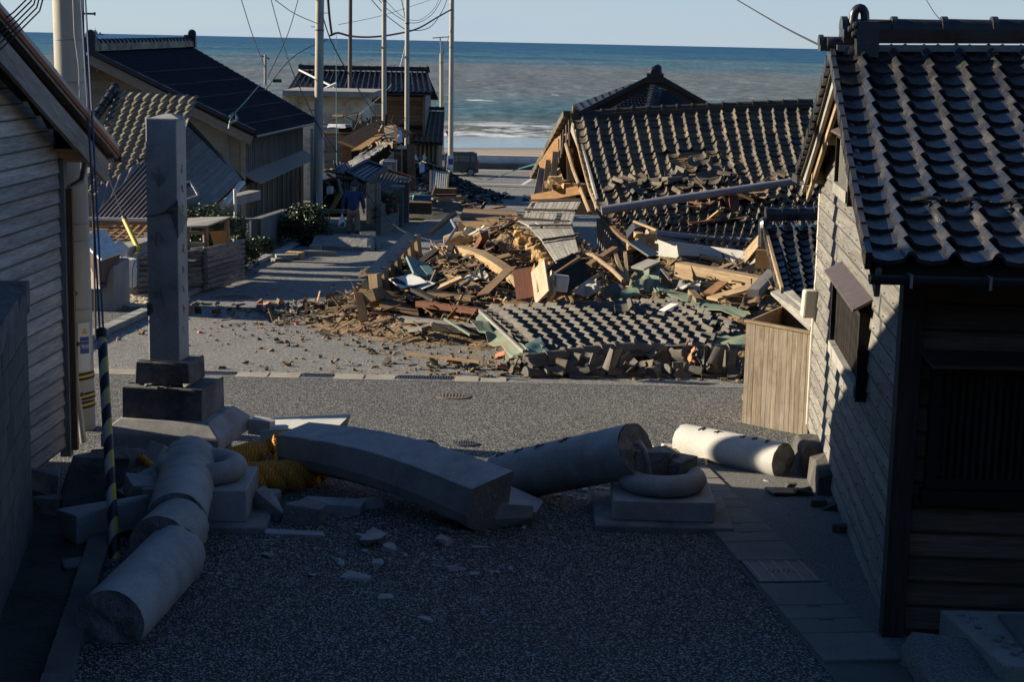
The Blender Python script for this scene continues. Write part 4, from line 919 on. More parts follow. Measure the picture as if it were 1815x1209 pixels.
# curved top beam
def curved_beam(name, L0, R0, prof, bow, m, label, n=24, drop=0.0, broken=True, up_tilt=0.0, group=None):
    L0, R0 = Vector(L0), Vector(R0); ax = (R0-L0); ax.z = 0; ax.normalize(); back = V(-ax.y, ax.x, 0)
    if back.y < 0: back = -back
    vs = []; k = len(prof)
    for i in range(n+1):
        t = i/n; c = L0.lerp(R0, t) + V(0, 0, bow*math.sin(math.pi*t)) 
        for (bk, up) in prof:
            j = .0 if 0 < i < n else .015*fb((bk*9, up*9, i), 2)
            nk = 0 if n < 20 else .001*fb((t*30, bk*9, up*9), 1) - (.006 if fb((t*22, bk*20, up*20+3), 1, 2) > .5 else 0)
            gr = (1+.22*t) if n == 24 else 1; bk *= gr; up *= gr; vs.append(c + back*(bk*(1+nk*2)) + V(0, 0, up*(1+nk*6)+up_tilt*bk) + ax*((j if i == n else -j) + (up*.25 if i == n else 0)))
    b = MB(); b.cur = 0; b.add(vs, [(i*k+q, i*k+(q+1) % k, (i+1)*k+(q+1) % k, (i+1)*k+q) for i in range(n) for q in range(k)])
    b.cur = 1 if broken else 0; b.add([vs[i] for i in range(k)], [tuple(range(k))[::-1]]); b.add([vs[n*k+i] for i in range(k)], [tuple(range(k))])
    return b.build(name, [m, T['granite_broken']], None, bevel=.006, label=label, cat='fallen beam', group=group)
prof = [(0, .14), (.34, .20), (.36, -.10), (.20, -.20), (.03, -.12), (0, -.04)]
curved_beam('gate_beam', P(491, 800, 13.7), P(829, 905, 12.05), prof, .07, T['granite'], 'long curved grey gate beam lying across the asphalt in front of the columns')
curved_beam('gate_beam', P(560, 800, 14.6), P(862, 888, 12.75), [(0, .12), (.20, .14), (.2, -.16), (0, -.2)], .06, T['granite'], 'second beam block tucked against the back of the long curved beam', n=6)
curved_beam('gate_beam', P(462, 783, 15.0), P(594, 776, 14.9), [(0, .10), (.42, .13), (.42, -.12), (0, -.14)], .0, T['granite_light'], 'short pale beam block with its top in the sun beside the coiled rope', n=3)
# stone blocks and shards; each placed where the photograph shows it
def stone(px, py, Y, sx, sy, sz, seed, label, m=None, rz=0., rx=0., ry=0., n=18, sharp=.75, group='broken granite blocks around the gate bases', cat='stone block', bev=.004):
    o = inst('stone_block', rock_mesh(m or T['granite'], sx, sy, sz, seed, n, sharp), Matrix.Translation(P(px, py, Y)) @ Matrix.Rotation(rz, 4, 'Z') @ Matrix.Rotation(rx, 4, 'X') @ Matrix.Rotation(ry, 4, 'Y'))
    tagit(o, label, cat, group); bv = o.modifiers.new('b', 'BEVEL'); bv.width = bev; bv.segments = 1; return o
stone(160, 850, 12.6, .46, .42, .58, 401, 'large dark split block against the corrugated wall base at left', T['stone_dark'], .3, .1, .25)
stone(205, 838, 13.0, .3, .36, .42, 402, 'upright broken block between the striped guy cover and the pillar', T['stone_dark'], .9, -.1, .2)
stone(185, 915, 11.8, .62, .26, .24, 403, 'long squared block lying aslant left of the broken column', None, .75, .05, -.1)
stone(262, 862, 12.6, .50, .18, .20, 404, 'small beam end resting on the rubble left of the tall drum', None, .8, .1, -.35)
stone(72, 868, 13.2, .28, .3, .34, 405, 'rough block beside the foot of the left clapboard wall', T['granite_broken'], .2, 0, .1)
stone(92, 900, 12.5, .22, .25, .2, 406, 'smaller rough stone below the clapboard wall', T['granite_broken'], 1.2)
stone(246, 868, 12.2, .22, .16, .18, 408, 'stubby squared block leaning behind the column slice', None, .5, .3, .2)
stone(292, 815, 13.5, .34, .22, .22, 409, 'rounded pale lump behind the top of the tall drum', None, .9, 0, .5)
stone(150, 1010, 11.0, .3, .25, .12, 411, 'low dark stone in the shadowed verge left of the nearest drum', T['stone_dark'], .3)
stone(478, 900, 12.45, .30, .10, .20, 412, 'thin tilted slab fragment leaning beside the left gate base', None, -.6, .2, .6)
stone(470, 890, 12.9, .26, .2, .18, 413, 'grey block just behind the tilted slab fragment', None, .3, 0, .1)
stone(540, 912, 12.35, .30, .22, .22, 414, 'chunky broken block with a rough reddish face at centre left', T['granite_broken'], -.2, .1, .15)
stone(590, 908, 12.75, .50, .24, .18, 415, 'smooth squared block lying behind the chunky broken one', None, -.12, 0, 0, 22, .9)
stone(524, 954, 11.95, .46, .10, .10, 416, 'long thin stone strip with a ragged upper edge', None, -.04, .1, 0, 20, .8)
stone(655, 893, 12.9, .22, .16, .12, 417, 'wedge of stone under the middle of the curved beam', None, .4)
stone(905, 918, 12.4, .34, .2, .26, 418, 'block propped behind the right end of the curved beam', None, .1, 0, .05, 22, .88)
stone(910, 884, 12.6, .44, .26, .06, 419, 'thin curved shell of granite leaning on the propped block', None, -.3, .25, .25)
stone(465, 756, 15.1, .22, .16, .15, 420, 'small pale sunlit chunk standing on the short beam block', T['granite_light'], -.2, .0, .12, 20, .85)
stone(497, 1005, 11.3, .01, .01, .01, 421, 'x') if False else None
shards = [(657, 966, .20, .16, .09, 'pale angular shard lying alone on the asphalt below the beam'), (668, 1008, .09, .08, .06, 'small pointed chip right of the flat shard'), (632, 1026, .20, .07, .035, 'flat triangular shard in the middle of the dark asphalt'),
          (812, 1010, .18, .04, .03, 'thin stone sliver near the right end of the beam'), (785, 965, .12, .08, .06, 'small block chip below the middle of the beam'), (682, 1060, .10, .05, .02, 'flat leaf-shaped chip lower on the dark asphalt'),
          (756, 1098, .11, .05, .012, 'faint flat flake nearest the viewer'), (593, 995, .09, .03, .02, 'narrow flake between two shards'), (478, 985, .12, .07, .02, 'flat flake beside the long thin stone strip'), (690, 975, .10, .08, .05, 'rough chip touching the pale angular shard'),
          (640, 957, .10, .07, .04, 'low chip just left of the pale angular shard'), (852, 972, .12, .03, .015, 'sliver lying at the broken right end of the beam'), (605, 1003, .05, .04, .03, 'tiny chip above the flat triangular shard'), (842, 1018, .07, .03, .015, 'tiny flake right of the thin stone sliver'), (553, 1022, .05, .04, .02, 'tiny flake left of the flat triangular shard')]
for i, (px, py, a, c, h, lab) in enumerate(shards):
    q = G(px, py); o = inst('stone_shard', rock_mesh(T['granite'], a*1.15, c*1.6, h*1.1, 440+i, 12, .5), Matrix.Translation(q+V(0, 0, h*.4)) @ Matrix.Rotation(RND.uniform(-.5, .5), 4, 'Z') @ Matrix.Rotation(.12, 4, 'Y')); tagit(o, lab, 'stone shard', 'shards on the dark asphalt')
b = MB()
for i in range(300):
    w = RND.random(); px = RND.gauss(620, 170); py = RND.gauss(960, 45)
    if py < 885: continue
    q = G(px, py); s = abs(RND.gauss(0, .009))+.004; b.box(Matrix.Translation(q+V(0, 0, s*.3)) @ Matrix.Rotation(RND.uniform(0, 3), 4, 'Z'), s*2, s, s*.6, s*.3)
for i in range(160):
    q = G(RND.gauss(1130, 90), RND.uniform(845, 905)); s = abs(RND.gauss(0, .012))+.006; b.box(Matrix.Translation(q+V(0, 0, s*.3)) @ Matrix.Rotation(RND.uniform(0, 3), 4, 'Z'), s*2, s, s*.6, s*.3)
b.build('granite_grit', T['granite'], kind='stuff')
b = MB()
for i in range(150):
    q = G(RND.gauss(1185, 45), RND.gauss(813, 6)); s = abs(RND.gauss(0, .03))+.015; b.box(Matrix.Translation(q+V(0, 0, s*.3)) @ Matrix.Rotation(RND.uniform(0, 3), 4, 'Z') @ Matrix.Rotation(RND.uniform(-.4, .4), 4, 'Y'), s*2, s*1.2, s*.6, s*.3)
b.build('broken_mortar', T['plaster'], kind='stuff')

# ---- straw rope
ropem, nt, bs_ = nodes('straw_rope'); v_ = vec(nt, (1, 1, 1)); wv = N(nt, 'ShaderNodeTexWave'); wv.inputs['Scale'].default_value = 14; wv.inputs['Distortion'].default_value = 9; wv.inputs['Detail'].default_value = 3; L(nt, v_, wv.inputs['Vector'])
col = mixc(nt, wv.outputs['Fac'], (.42, .165, .02), (.66, .31, .045)); L(nt, col, bs_.inputs['Base Color']); bs_.inputs['Roughness'].default_value = .9; bump(nt, bs_, wv.outputs['Fac'], .8, .01)
def twisted(parent, name, pts, R, r, turns, strands=3, n=70, smooth=True):
    pts = [Vector(p) for p in pts]
    for s in range(strands):
        path = []
        for i in range(n+1):
            t = i/n; x = t*(len(pts)-1); k = min(int(x), len(pts)-2); f = x-k; p = pts[k].lerp(pts[k+1], f); d = (pts[k+1]-pts[k]).normalized(); u = d.cross(V(0, 0, 1)); u = u.normalized() if u.length > .1 else V(1, 0, 0); w = d.cross(u); a = 2*math.pi*(turns*t + s/strands); path.append(p + (u*math.cos(a)+w*math.sin(a))*R)
        b = MB(); b.tube(path, r, 10); b.build(name, ropem, parent, smooth=True)
RP = empty('sacred_rope', P(450, 850, 13.2), 'thick twisted golden straw rope lying behind the left gate base', 'rope')
twisted(RP, 'rope_strand', [P(385, 850, 13.05), P(430, 853, 13.1), P(470, 848, 13.25), P(520, 846, 13.5), P(560, 838, 13.8)], .065, .080, 2.0)
TS = empty('rope_tassel', P(440, 812, 13.6), 'rolled bundle of golden straw fringe sitting on the thick rope', 'rope tassel')
b = MB(); b.lathe([(.01, -.20), (.10, -.20), (.115, -.16), (.10, -.05), (.085, .06), (.065, .10), (.05, .11), (.045, .14), (.062, .16), (.062, .17), (.05, .172), (.03, .165), (.01, .165)], 26, Matrix.Translation(P(442, 808, 13.5)) @ Matrix.Rotation(1.2, 4, 'Y') @ Matrix.Rotation(-.5, 4, 'X') @ Matrix.Scale(1.2, 4)); b.build('fringe_bundle', ropem, TS, smooth=True)
for i in range(60):
    a = RND.uniform(0, 6.28); p0 = P(410+RND.uniform(-6, 10), 795+RND.uniform(0, 34), 13.55+RND.uniform(-.05, .05)); b = MB(); b.tube([p0, p0+V(.08, 0, -.02+RND.uniform(-.02, .02)), P(466, 814, 13.42)+V(RND.uniform(-.01, .01), 0, RND.uniform(-.05, .05))], .006, 4); b.build('fringe', ropem, TS)
R2 = empty('thin_rope', P(262, 835, 13.0), 'thin golden rope looped over the stones left of the tall drum', 'rope', 'thin straw ropes')
twisted(R2, 'rope_strand', [P(246, 820, 13.0), P(250, 812, 13.0), P(262, 822, 12.9), P(280, 840, 12.8), P(292, 856, 12.7)], .016, .019, 6, 3, 60)
R3 = empty('thin_rope', P(486, 790, 14.2), 'thin golden rope hanging over the left end of the curved beam', 'rope', 'thin straw ropes')
twisted(R3, 'rope_strand', [P(510, 768, 14.4), P(498, 769, 14.35), P(490, 776, 14.2), P(486, 800, 14.1), P(484, 830, 14.0)], .016, .019, 6, 3, 60)

# ---- stone monument
MO = empty('stone_monument', P(300, 800, 14.6), 'tall grey engraved stone pillar with a mended crack on a stepped base', 'monument', None, 0)
mc = P(300, 640, 14.75); mz = mc.z
def mono_block(name, cx, w, d_, z0, z1, m, taper=1.0, rot=.13, bev=.012, dy=0., jit=.003):
    b = MB(); b.box(Matrix.Identity(4), w, d_, z1-z0, jit, taper, taper); me, c = b.mesh(m, name, center=False)
    o = inst(name, me, Matrix.Translation((cx, mc.y+dy, (z0+z1)/2)) @ Matrix.Rotation(-rot, 4, 'Z'), MO); bv = o.modifiers.new('b', 'BEVEL'); bv.width = bev; bv.segments = 2; return o
zz = lambda py: P(300, py, 14.6).z
sh_ = mono_block('shaft', mc.x, .285, .275, zz(642), zz(210), T['granite'], .97)
b = MB(); Ms = Matrix.Translation((P(290, 205, 14.7).x, mc.y, zz(210))) @ Matrix.Rotation(-.13, 4, 'Z'); b.hull8([Ms @ V(*q) for q in ((-.137, -.132, 0), (.137, -.132, 0), (.137, .132, 0), (-.137, .132, 0))], [Ms @ V(*q) for q in ((-.03, -.03, .035), (.03, -.03, .035), (.03, .03, .035), (-.03, .03, .035))])
o = b.build('peaked_top', T['granite'], MO); o.matrix_basis.translation += V(P(303, 640, 14.7).x-P(290, 205, 14.7).x, 0, 0)*1.0
crack = MB()
def face_pt(u, z, out=.147): # front face of the shaft
    Mx = Matrix.Translation((mc.x, mc.y, 0)) @ Matrix.Rotation(-.13, 4, 'Z'); return Mx @ V(u, -out, z)
def side_pt(v, z, out=.1485):
    Mx = Matrix.Translation((mc.x, mc.y, 0)) @ Matrix.Rotation(-.13, 4, 'Z'); return Mx @ V(out, v, z)
zc = zz(381)
cp = [face_pt(-.14, zc-.02, .141), face_pt(-.08, zc-.01, .141), face_pt(-.03, zc, .141), face_pt(.04, zc+.025, .141), face_pt(.09, zc+.05, .141), face_pt(.14, zc+.09, .141)]
crack.tube(cp, [.006, .008, .006, .012, .03, .02], 6); crack.build('crack_repair', T['stone_dark'], MO)
b = MB(); b.hull8([face_pt(.06, zc+.05, .134), face_pt(.145, zc+.13, .134), face_pt(.145, zc-.20, .134), face_pt(.10, zc-.05, .134)], [face_pt(.06, zc+.05, .1425), face_pt(.1435, zc+.13, .1425), face_pt(.1435, zc-.20, .1425), face_pt(.10, zc-.05, .1425)]); b.build('dark_patch', T['stone_dark'], MO)
b = MB(); b.hull8([side_pt(-.138, zc+.12, .136), side_pt(-.06, zc+.02, .136), side_pt(.13, zc-.06, .136), side_pt(-.138, zc-.20, .136)], [side_pt(-.138, zc+.12, .1445), side_pt(-.06, zc+.02, .1445), side_pt(.13, zc-.06, .1445), side_pt(-.138, zc-.20, .1445)]); b.build('dark_patch', T['granite_broken'], MO)
b = MB(); b.hull8([face_pt(-.147, zz(538), .13), face_pt(-.10, zz(540), .13), face_pt(-.09, zz(555), .13), face_pt(-.147, zz(562), .13)], [face_pt(-.1455, zz(538), .1425), face_pt(-.10, zz(540), .1425), face_pt(-.09, zz(555), .1425), face_pt(-.1455, zz(562), .1425)]); b.build('dark_chip', T['stone_dark'], MO)
for k, ch in enumerate(range(20, 29)):
    q = side_pt(.0, zz(300+k*36), .1415); add_strokes('carved_character', ch, Matrix.Translation(q) @ Matrix.Rotation(-.13, 4, 'Z') @ Matrix.Rotation(math.pi/2, 4, 'Z') @ Matrix.Rotation(math.pi/2, 4, 'X'), .085, T['stone_dark'], MO, .0005)
for k, ch in enumerate(range(40, 43)):
    q = face_pt(-.03, zz(315+k*105), .1425); add_strokes('carved_character', ch, Matrix.Translation(q) @ Matrix.Rotation(-.13, 4, 'Z') @ Matrix.Rotation(math.pi/2, 4, 'X'), .15, T['granite_broken'], MO, .0008)
mono_block('upper_step', P(302, 655, 14.75).x, .50, .46, zz(680), zz(640), T['stone_dark'], .96)
mono_block('middle_step', P(308, 705, 14.75).x, .73, .66, zz(740)-.02, zz(682), T['stone_dark'], .99)
z_a, z_b = zz(786), zz(736); cxs = P(315, 760, 14.75).x; Mx = Matrix.Translation((cxs, mc.y, 0)) @ Matrix.Rotation(-.13, 4, 'Z')
b = MB(); w1, w2, w3 = .53, .53, .40
b.hull8([Mx @ V(sx*w1, sy*w1*.93, z_a+.02) for sx, sy in ((-1, -1), (1, -1), (1, 1), (-1, 1))], [Mx @ V(sx*w2, sy*w2*.93, z_a+.14) for sx, sy in ((-1, -1), (1, -1), (1, 1), (-1, 1))])
b.hull8([Mx @ V(sx*w2, sy*w2*.93, z_a+.1402) for sx, sy in ((-1, -1), (1, -1), (1, 1), (-1, 1))], [Mx @ V(sx*w3, sy*w3*.93, z_b+.0) for sx, sy in ((-1, -1), (1, -1), (1, 1), (-1, 1))]); b.build('capping_slab', T['granite'], MO, bevel=.01)
mono_block('foundation', cxs-.01, .80, .72, gz(14.7)-.05, z_a+.018, T['stone_dark'], 1)
for i, (px, py) in enumerate(((262, 683), (285, 688), (300, 686), (330, 684))):
    inst('mortar_crumb', rock_mesh(T['stone_old'], .07, .05, .03, 480+i, 10), Matrix.Translation(P(px, py, 14.42)), MO)

# ---- near utility pole, striped guy cover
NP = empty('utility_pole', P(145, 760, 15.9), 'thick concrete utility pole with yellow and black bands beside the left house', 'utility pole')
pb, pt = P(144, 790, 15.9), P(119, 0, 15.9); dirp = (pt-pb)/(pt.z-pb.z)
b = MB(); b.tube([pb-dirp*.6, pb+dirp*7.5], [.142, .128], 32); b.build('shaft', T['pole'], NP, smooth=True)
for k, py in enumerate((70, 145, 250, 395, 425, 545, 625)):
    q = pb+dirp*(P(130, py, 15.9).z-pb.z); b = MB(); rr = .1415-.0019*(q.z-pb.z)+.001; b.lathe([(rr, -.006), (rr+.004, -.004), (rr+.004, .004), (rr, .006)], 32, Matrix.Translation(q)); b.build('steel_strap', T['metal_grey'], NP, smooth=True)
for k, py in enumerate((665, 700, 715)):
    q = pb+dirp*(P(130, py, 15.9).z-pb.z)
    for (dz, mm, w_, e) in ((0, T['black'], .035, .003), (0, T['yellow'], .010, .006)):
        b = MB(); b.lathe([(.142, -w_), (.142+e, -w_), (.142+e, w_), (.142, w_)], 32, Matrix.Translation(q) @ Matrix.Rotation(-.14, 4, 'Y')); b.build('warning_band', mm, NP, smooth=True)
for (py, s, yy) in ((23, 1, 0), (123, 1, 0), (290, 1, 0)):
    q = pb+dirp*(P(130, py, 15.9).z-pb.z); b = MB(); b.tube([q+V(.12, 0, 0), q+V(.25, -.02, 0)], .009, 8); b.tube([q+V(.25, -.02, 0), q+V(.262, -.02, 0)], .016, 8); b.build('step_bolt', T['metal_dark'], NP)
# sign plate on the pole
q = pb+dirp*(P(159, 612, 15.9).z-pb.z); Msn = Matrix.Translation(q) @ Matrix.Rotation(.68, 4, 'Z')
b = MB(); nS = 8
def curved_plate(w0, w1, z0, z1, rr, m, name, par, rnd=0):
    b = MB()
    b.grid(lambda u, v: Msn @ V(rr*math.sin(w0+(w1-w0)*u), -rr*math.cos(w0+(w1-w0)*u), z0+(z1-z0)*v), nS, 1, .002, tuple((Msn.to_3x3() @ V(0, 1, 0)))); return b.build(name, m, par, smooth=False)
sp = curved_plate(-.42, .42, -.235, .235, .150, T['signwhite'], 'safety_sign', NP)
curved_plate(-.30, .30, -.06, .10, .1522, T['blue_panel'], 'blue_field', sp)
b = MB(); b.prism([Msn @ V(-.03, -.1535, .13), Msn @ V(.03, -.1535, .13), Msn @ V(0, -.1535, .19)], Msn.to_3x3() @ V(0, -.001, 0)); b.build('warning_triangle', T['yellow'], sp)
add_text('sign_text', '海抜', Msn @ Matrix.Translation((0, -.1545, .005)) @ Matrix.Rotation(math.pi/2, 4, 'X'), .045, T['signwhite'], sp, .0006)

for k in range(5): add_strokes('sign_text', 60+k, Msn @ Matrix.Translation((-.04+k*.02, -.1545, .06)) @ Matrix.Rotation(math.pi/2, 4, 'X'), .016, T['signwhite'], sp, .0006)
# guy wires with striped cover
m, nt, bsd = nodes('stripe_cover'); t = N(nt, 'ShaderNodeTexCoord'); mp_ = N(nt, 'ShaderNodeMapping'); L(nt, t.outputs['Object'], mp_.inputs[0]); wv = N(nt, 'ShaderNodeTexWave'); wv.bands_direction = 'DIAGONAL' if hasattr(wv, 'bands_direction') else 'X'
wv.bands_direction = 'X'; wv.inputs['Scale'].default_value = 1.12; wv.inputs['Distortion'].default_value = .25; wv.inputs['Detail'].default_value = 3; wv.inputs['Detail Scale'].default_value = 9
mp_.inputs['Rotation'].default_value = (0, 0, 0); sxx = N(nt, 'ShaderNodeSeparateXYZ'); L(nt, t.outputs['Object'], sxx.inputs[0]); ad = N(nt, 'ShaderNodeMath', operation='MULTIPLY_ADD'); ad.inputs[1].default_value = 1.4; L(nt, sxx.outputs[1], ad.inputs[0]); L(nt, sxx.outputs[0], ad.inputs[2])
cb = N(nt, 'ShaderNodeCombineXYZ'); L(nt, ad.outputs[0], cb.inputs[0]); L(nt, sxx.outputs[1], cb.inputs[1]); L(nt, cb.outputs[0], wv.inputs['Vector'])
# faded front, yellow kept on the side away from the sun
yl = ramp(nt, sxx.outputs[1], [(.505, 0), (.52, 1)]); nn_ = N(nt, 'ShaderNodeMath', operation='SUBTRACT'); nn_.inputs[0].default_value = .5; L(nt, sxx.outputs[1], nn_.inputs[1]); yl = ramp(nt, nn_.outputs[0], [(.512, 0), (.52, 1)])
pc = mixc(nt, yl, (.42, .42, .40), (.50, .38, .03)); L(nt, mixc(nt, ramp(nt, wv.outputs['Fac'], [(.47, 0), (.5, 1)]), (.012, .014, .02), pc), bsd.inputs['Base Color']); bsd.inputs['Roughness'].default_value = .45
GY = empty('guy_wire', P(204, 1005, 11.2), 'leaning guy wire stay with a black and yellow striped cover', 'guy wire')
g0, g1 = P(205, 1010, 11.2), P(181, 602, 12.6); Mg, Lg = frame(g0, g1, (0, -1, 0)); b = MB(); vs = []; nn = 16
for x in (-.5, .5):
    for k in range(nn): a = 2*math.pi*k/nn; vs.append((x*Lg, .0365*math.cos(a), .0365*math.sin(a)))
b.add(vs, [(k, (k+1) % nn, nn+(k+1) % nn, nn+k) for k in range(nn)] + [tuple(range(nn))[::-1], tuple(range(nn, 2*nn))]); me, c = b.mesh(m, 'cover', smooth=True, center=False); inst('striped_cover', me, Mg, GY)
b = MB(); b.tube([g1, g1+(g1-g0).normalized()*.09], .040, 14); b.build('cover_cap', T['black'], GY, smooth=True)
for (a_, c_, nm) in (((184, 606), (148, -60), 0), ((178, 606), (140, -60), 1)):
    b = MB(); b.tube([P(a_[0], a_[1], 12.6), P((a_[0]+c_[0])/2+1, (a_[1]+c_[1])/2, 14.0), P(c_[0], c_[1], 15.7)], .009, 6); b.build('stay_cable', T['cable_blue'], GY, smooth=True)
b = MB(); b.tube([P(178, 502, 12.9), P(188, 502, 12.9)], .008, 6); b.build('stay_clamp', T['cable_blue'], GY)
# pole-mounted riser cables
b = MB(); b.tube([P(146, -40, 15.7), P(148, 60, 15.7), P(156, 160, 15.7), P(163, 300, 15.7), P(170, 600, 15.7)], .010, 6); b.build('riser_cable', T['cable'], NP)
b = MB(); b.tube([P(128, -40, 15.74), P(132, 60, 15.74), P(140, 120, 15.74), P(144, 300, 15.74)], .007, 6); b.build('riser_cable', T['metal_grey'], NP)

# ---- concrete step block and broken slab at lower right
SB = empty('concrete_step', G(1700, 1180), 'weathered concrete step block by the dark front of the grey house', 'step')
s0 = P(1648, 1057, 9.85); zf = gz(9.2)-.0
b = MB(); x0, y0, y1 = s0.x, 8.75, 9.6; b.hull8([V(x0, 9.6, zf-.1), V(x0+1.0, 9.6, zf-.1), V(x0+1.0, y0, zf-.1), V(x0+.14, y0, zf-.1)], [V(x0, 9.6, s0.z), V(x0+1.0, 9.6, s0.z), V(x0+1.0, y0, s0.z-.02), V(x0+.14, y0, s0.z-.02)]); b.build('step_body', T['concrete'], SB, bevel=.012)
jbox(Matrix.Translation((x0+.62, 9.22, s0.z+.006)) , .62, .55, .03, 'top_slab', T['concrete_dark'], SB, .01)
for i in range(14): inst('pebble', rock_mesh(T['stone_old'], .05, .035, .03, 500+i, 12), Matrix.Translation((x0+.10+.05*(i % 2)+.012*i, 9.5-.05*i, s0.z-.005)), SB)
bs = inst('broken_slab', rock_mesh(T['aggregate'], .9, .62, .14, 521, 26, .8), Matrix.Translation(P(1745, 1185, 8.95)+V(.05, 0, -.04)) @ Matrix.Rotation(.12, 4, 'Y') @ Matrix.Rotation(.15, 4, 'X')); tagit(bs, 'tilted broken slab of exposed aggregate at the lower right corner', 'broken slab')
for i, (px, py, s) in enumerate(((1660, 1180, .14), (1650, 1195, .12), (1690, 1200, .16), (1722, 1205, .14), (1640, 1165, .08))):
    o = inst('loose_stone', rock_mesh(T['stone_dark'], s, s*.8, s*.7, 530+i), Matrix.Translation(G(px, py)+V(0, 0, s*.3))); tagit(o, 'small dark stones under the tilted broken slab at lower right', 'stone', 'loose stones under the broken slab')
# dark iron drain cover by the footing
dc = jbox(Matrix.Translation(G(1390, 878)+V(0, 0, .03)) @ Matrix.Rotation(.3, 4, 'Z') @ Matrix.Rotation(.08, 4, 'Y'), .28, .2, .03, 'iron_grate', T['metal_dark'], None); tagit(dc, 'small dark iron grate lying tilted beside the stone footing', 'grate')
# ---------------------------------------------------------------- THE COLLAPSED HOUSE AND ITS ROOF
def Q(*pts): return [P(*p) for p in pts]
MHO = empty('collapsed_house', P(1200, 420, 31), 'large collapsed house with a broad brown tiled roof slumped towards the street', 'collapsed house')
A, B, Cc, D = Q((1012, 205, 33), (1440, 186, 33.0), (1062, 372, 29.6), (1475, 330, 29.5))
SM = patch(A, B, Cc, D, sag=.16, lump=.07, seed=4, ls=.5)
def hole(u, v): return (.36 < u < .50 and .42 < v < .60 and not (.42 < u < .47 and v > .53)) or (.40 < u < .47 and .60 <= v < .66) or (.44 < u < .52 and .36 < v < .42)
def dist(u, v):
    k = max(0, 1-abs(v-.86)/.2)*(1 if .12 < u < .75 else .3) + (.7 if (.30 < u < .58 and .36 < v < .75) else 0); return min(1.0, k*.45)*(.15+.7*RND.random()) if k > .05 else .05
tile_roof(MHO, SM, 5.1, 3.75, T['tile_brown'], 300, skip=hole, jitfn=dist)
roof_deck(MHO, SM, T['wood_tan'], .05, 16, 12, .05)
A2, B2, C2, D2 = Q((1056, 366, 29.6), (1475, 328, 29.5), (1118, 424, 27.6), (1385, 464, 26.8))
SM2 = patch(A2, B2, C2, D2, sag=.05, lump=.10, seed=9, ls=.6)
def hole2(u, v): return (.48 < u < .66 and .05 < v < .55 and RND.random() < .75) or (v > .93 and RND.random() < .15)
LRF = empty('collapsed_roof', P(1230, 420, 28.5), 'lower broken roof slope hanging in front of the big collapsed roof', 'collapsed roof')
tile_roof(LRF, SM2, 5.3, 2.35, T['tile_brown'], 280, skip=hole2, jitfn=lambda u, v: .05+.35*(RND.random() < .10)+(.35 if .45 < u < .62 and v < .6 else 0))
roof_deck(LRF, SM2, T['wood_brown'], .05, 12, 8, .06)
# loose tiles lying on the roof
for i in range(24):
    u, v = RND.gauss(.40, .17), RND.gauss(.80, .10); u, v = min(max(u, .03), .97), min(max(v, .1), .99); p = SM(u, v) + V(0, 0, .06)
    e = (SM(min(u+.03, 1), v)-SM(u, v)).normalized(); f_ = (SM(u, max(v-.05, 0))-SM(u, v)).normalized(); zz_ = e.cross(f_).normalized(); M = basis(p, e, zz_.cross(e), zz_) @ Matrix.Rotation(RND.uniform(0, 6.28), 4, 'Z') @ Matrix.Rotation(RND.gauss(0, .16), 4, 'X') @ Matrix.Rotation(RND.gauss(0, .16), 4, 'Y')
    inst('loose_tile', tile_mesh(T['tile_grey'] if RND.random() < .4 else T['tile_brown']), M, None, 'brown pantile slipped out of its row and lying loose on the slumped roof', 'roof tile', 'tiles lying loose on the big collapsed roof')
ridge(MHO, [P(1012, 210, 33)+V(0, 0, -.06), P(1100, 207, 33.0), P(1200, 202, 33.0), P(1300, 197, 33.0), P(1440, 191, 33.0)], T['tile_ridge'], r=.075, step=.30, layers=3, lw=.28, lh=.035, wob=.03)
b = MB(); b.lathe([(0, .05), (.10, .05), (.13, .03), (.14, -.05), (0, -.05)], 14, Matrix.Translation(P(1018, 196, 33)) @ Matrix.Rotation(-math.pi/2, 4, 'Y')); b.box(Matrix.Translation(P(1020, 206, 33)), .14, .2, .26, .02); b.build('ridge_end_tile', T['tile_ridge'], MHO)
# far slope of the same roof, seen from its broken edge
A3, B3, C3, D3 = Q((1010, 206, 33.1), (1440, 186, 33.1), (950, 318, 36.0), (1380, 300, 36.5))
S3b = patch(A3, B3, C3, D3); roof_deck(MHO, S3b, T['wood_brown'], .06, 6, 8, .02)
tile_roof(MHO, S3b, 1.6, 3.6, T['tile_brown'], 30, skip=lambda u, v: False) if False else None
Cs = [S3b(0, t/14) for t in range(15)]
for k in range(14):
    plank('rake_tile', Cs[k]+V(-.05, 0, .05), Cs[k+1]+V(-.05, 0, .07), .16, .12, T['tile_brown'], MHO)
    plank('rafter_slat', Cs[k]+V(-.02, -.03, -.06), Cs[k]+V(-.04+RND.uniform(-.05, .05), -.06, -.55+RND.uniform(-.1, .1)), .14, .02, T['wood_grey'], MHO, up=(1, 0, 0))
gb = [P(1014, 222, 32.95), P(1030, 262, 32.2), P(1044, 310, 31.2), P(1058, 362, 30.0)]
for k in range(3): plank('barge_board', gb[k], gb[k+1], .035, .24, T['wood_grey_lit'], MHO, up=(0, 0, 1))
b = MB(); b.tube([P(1003, 255, 32.6), P(1016, 300, 31.8), P(1033, 345, 30.8), P(1046, 378, 30.0)], .035, 6); b.build('bamboo_pole', T['wood_tan'], MHO)
plank('tie_beam', P(946, 352, 32.2), P(1042, 334, 31.2), .14, .16, T['wood_orange'], MHO)
plank('tie_beam', P(1008, 232, 33.6), P(962, 300, 34.5), .10, .30, T['wood_orange'], MHO, up=(0, 0, 1))
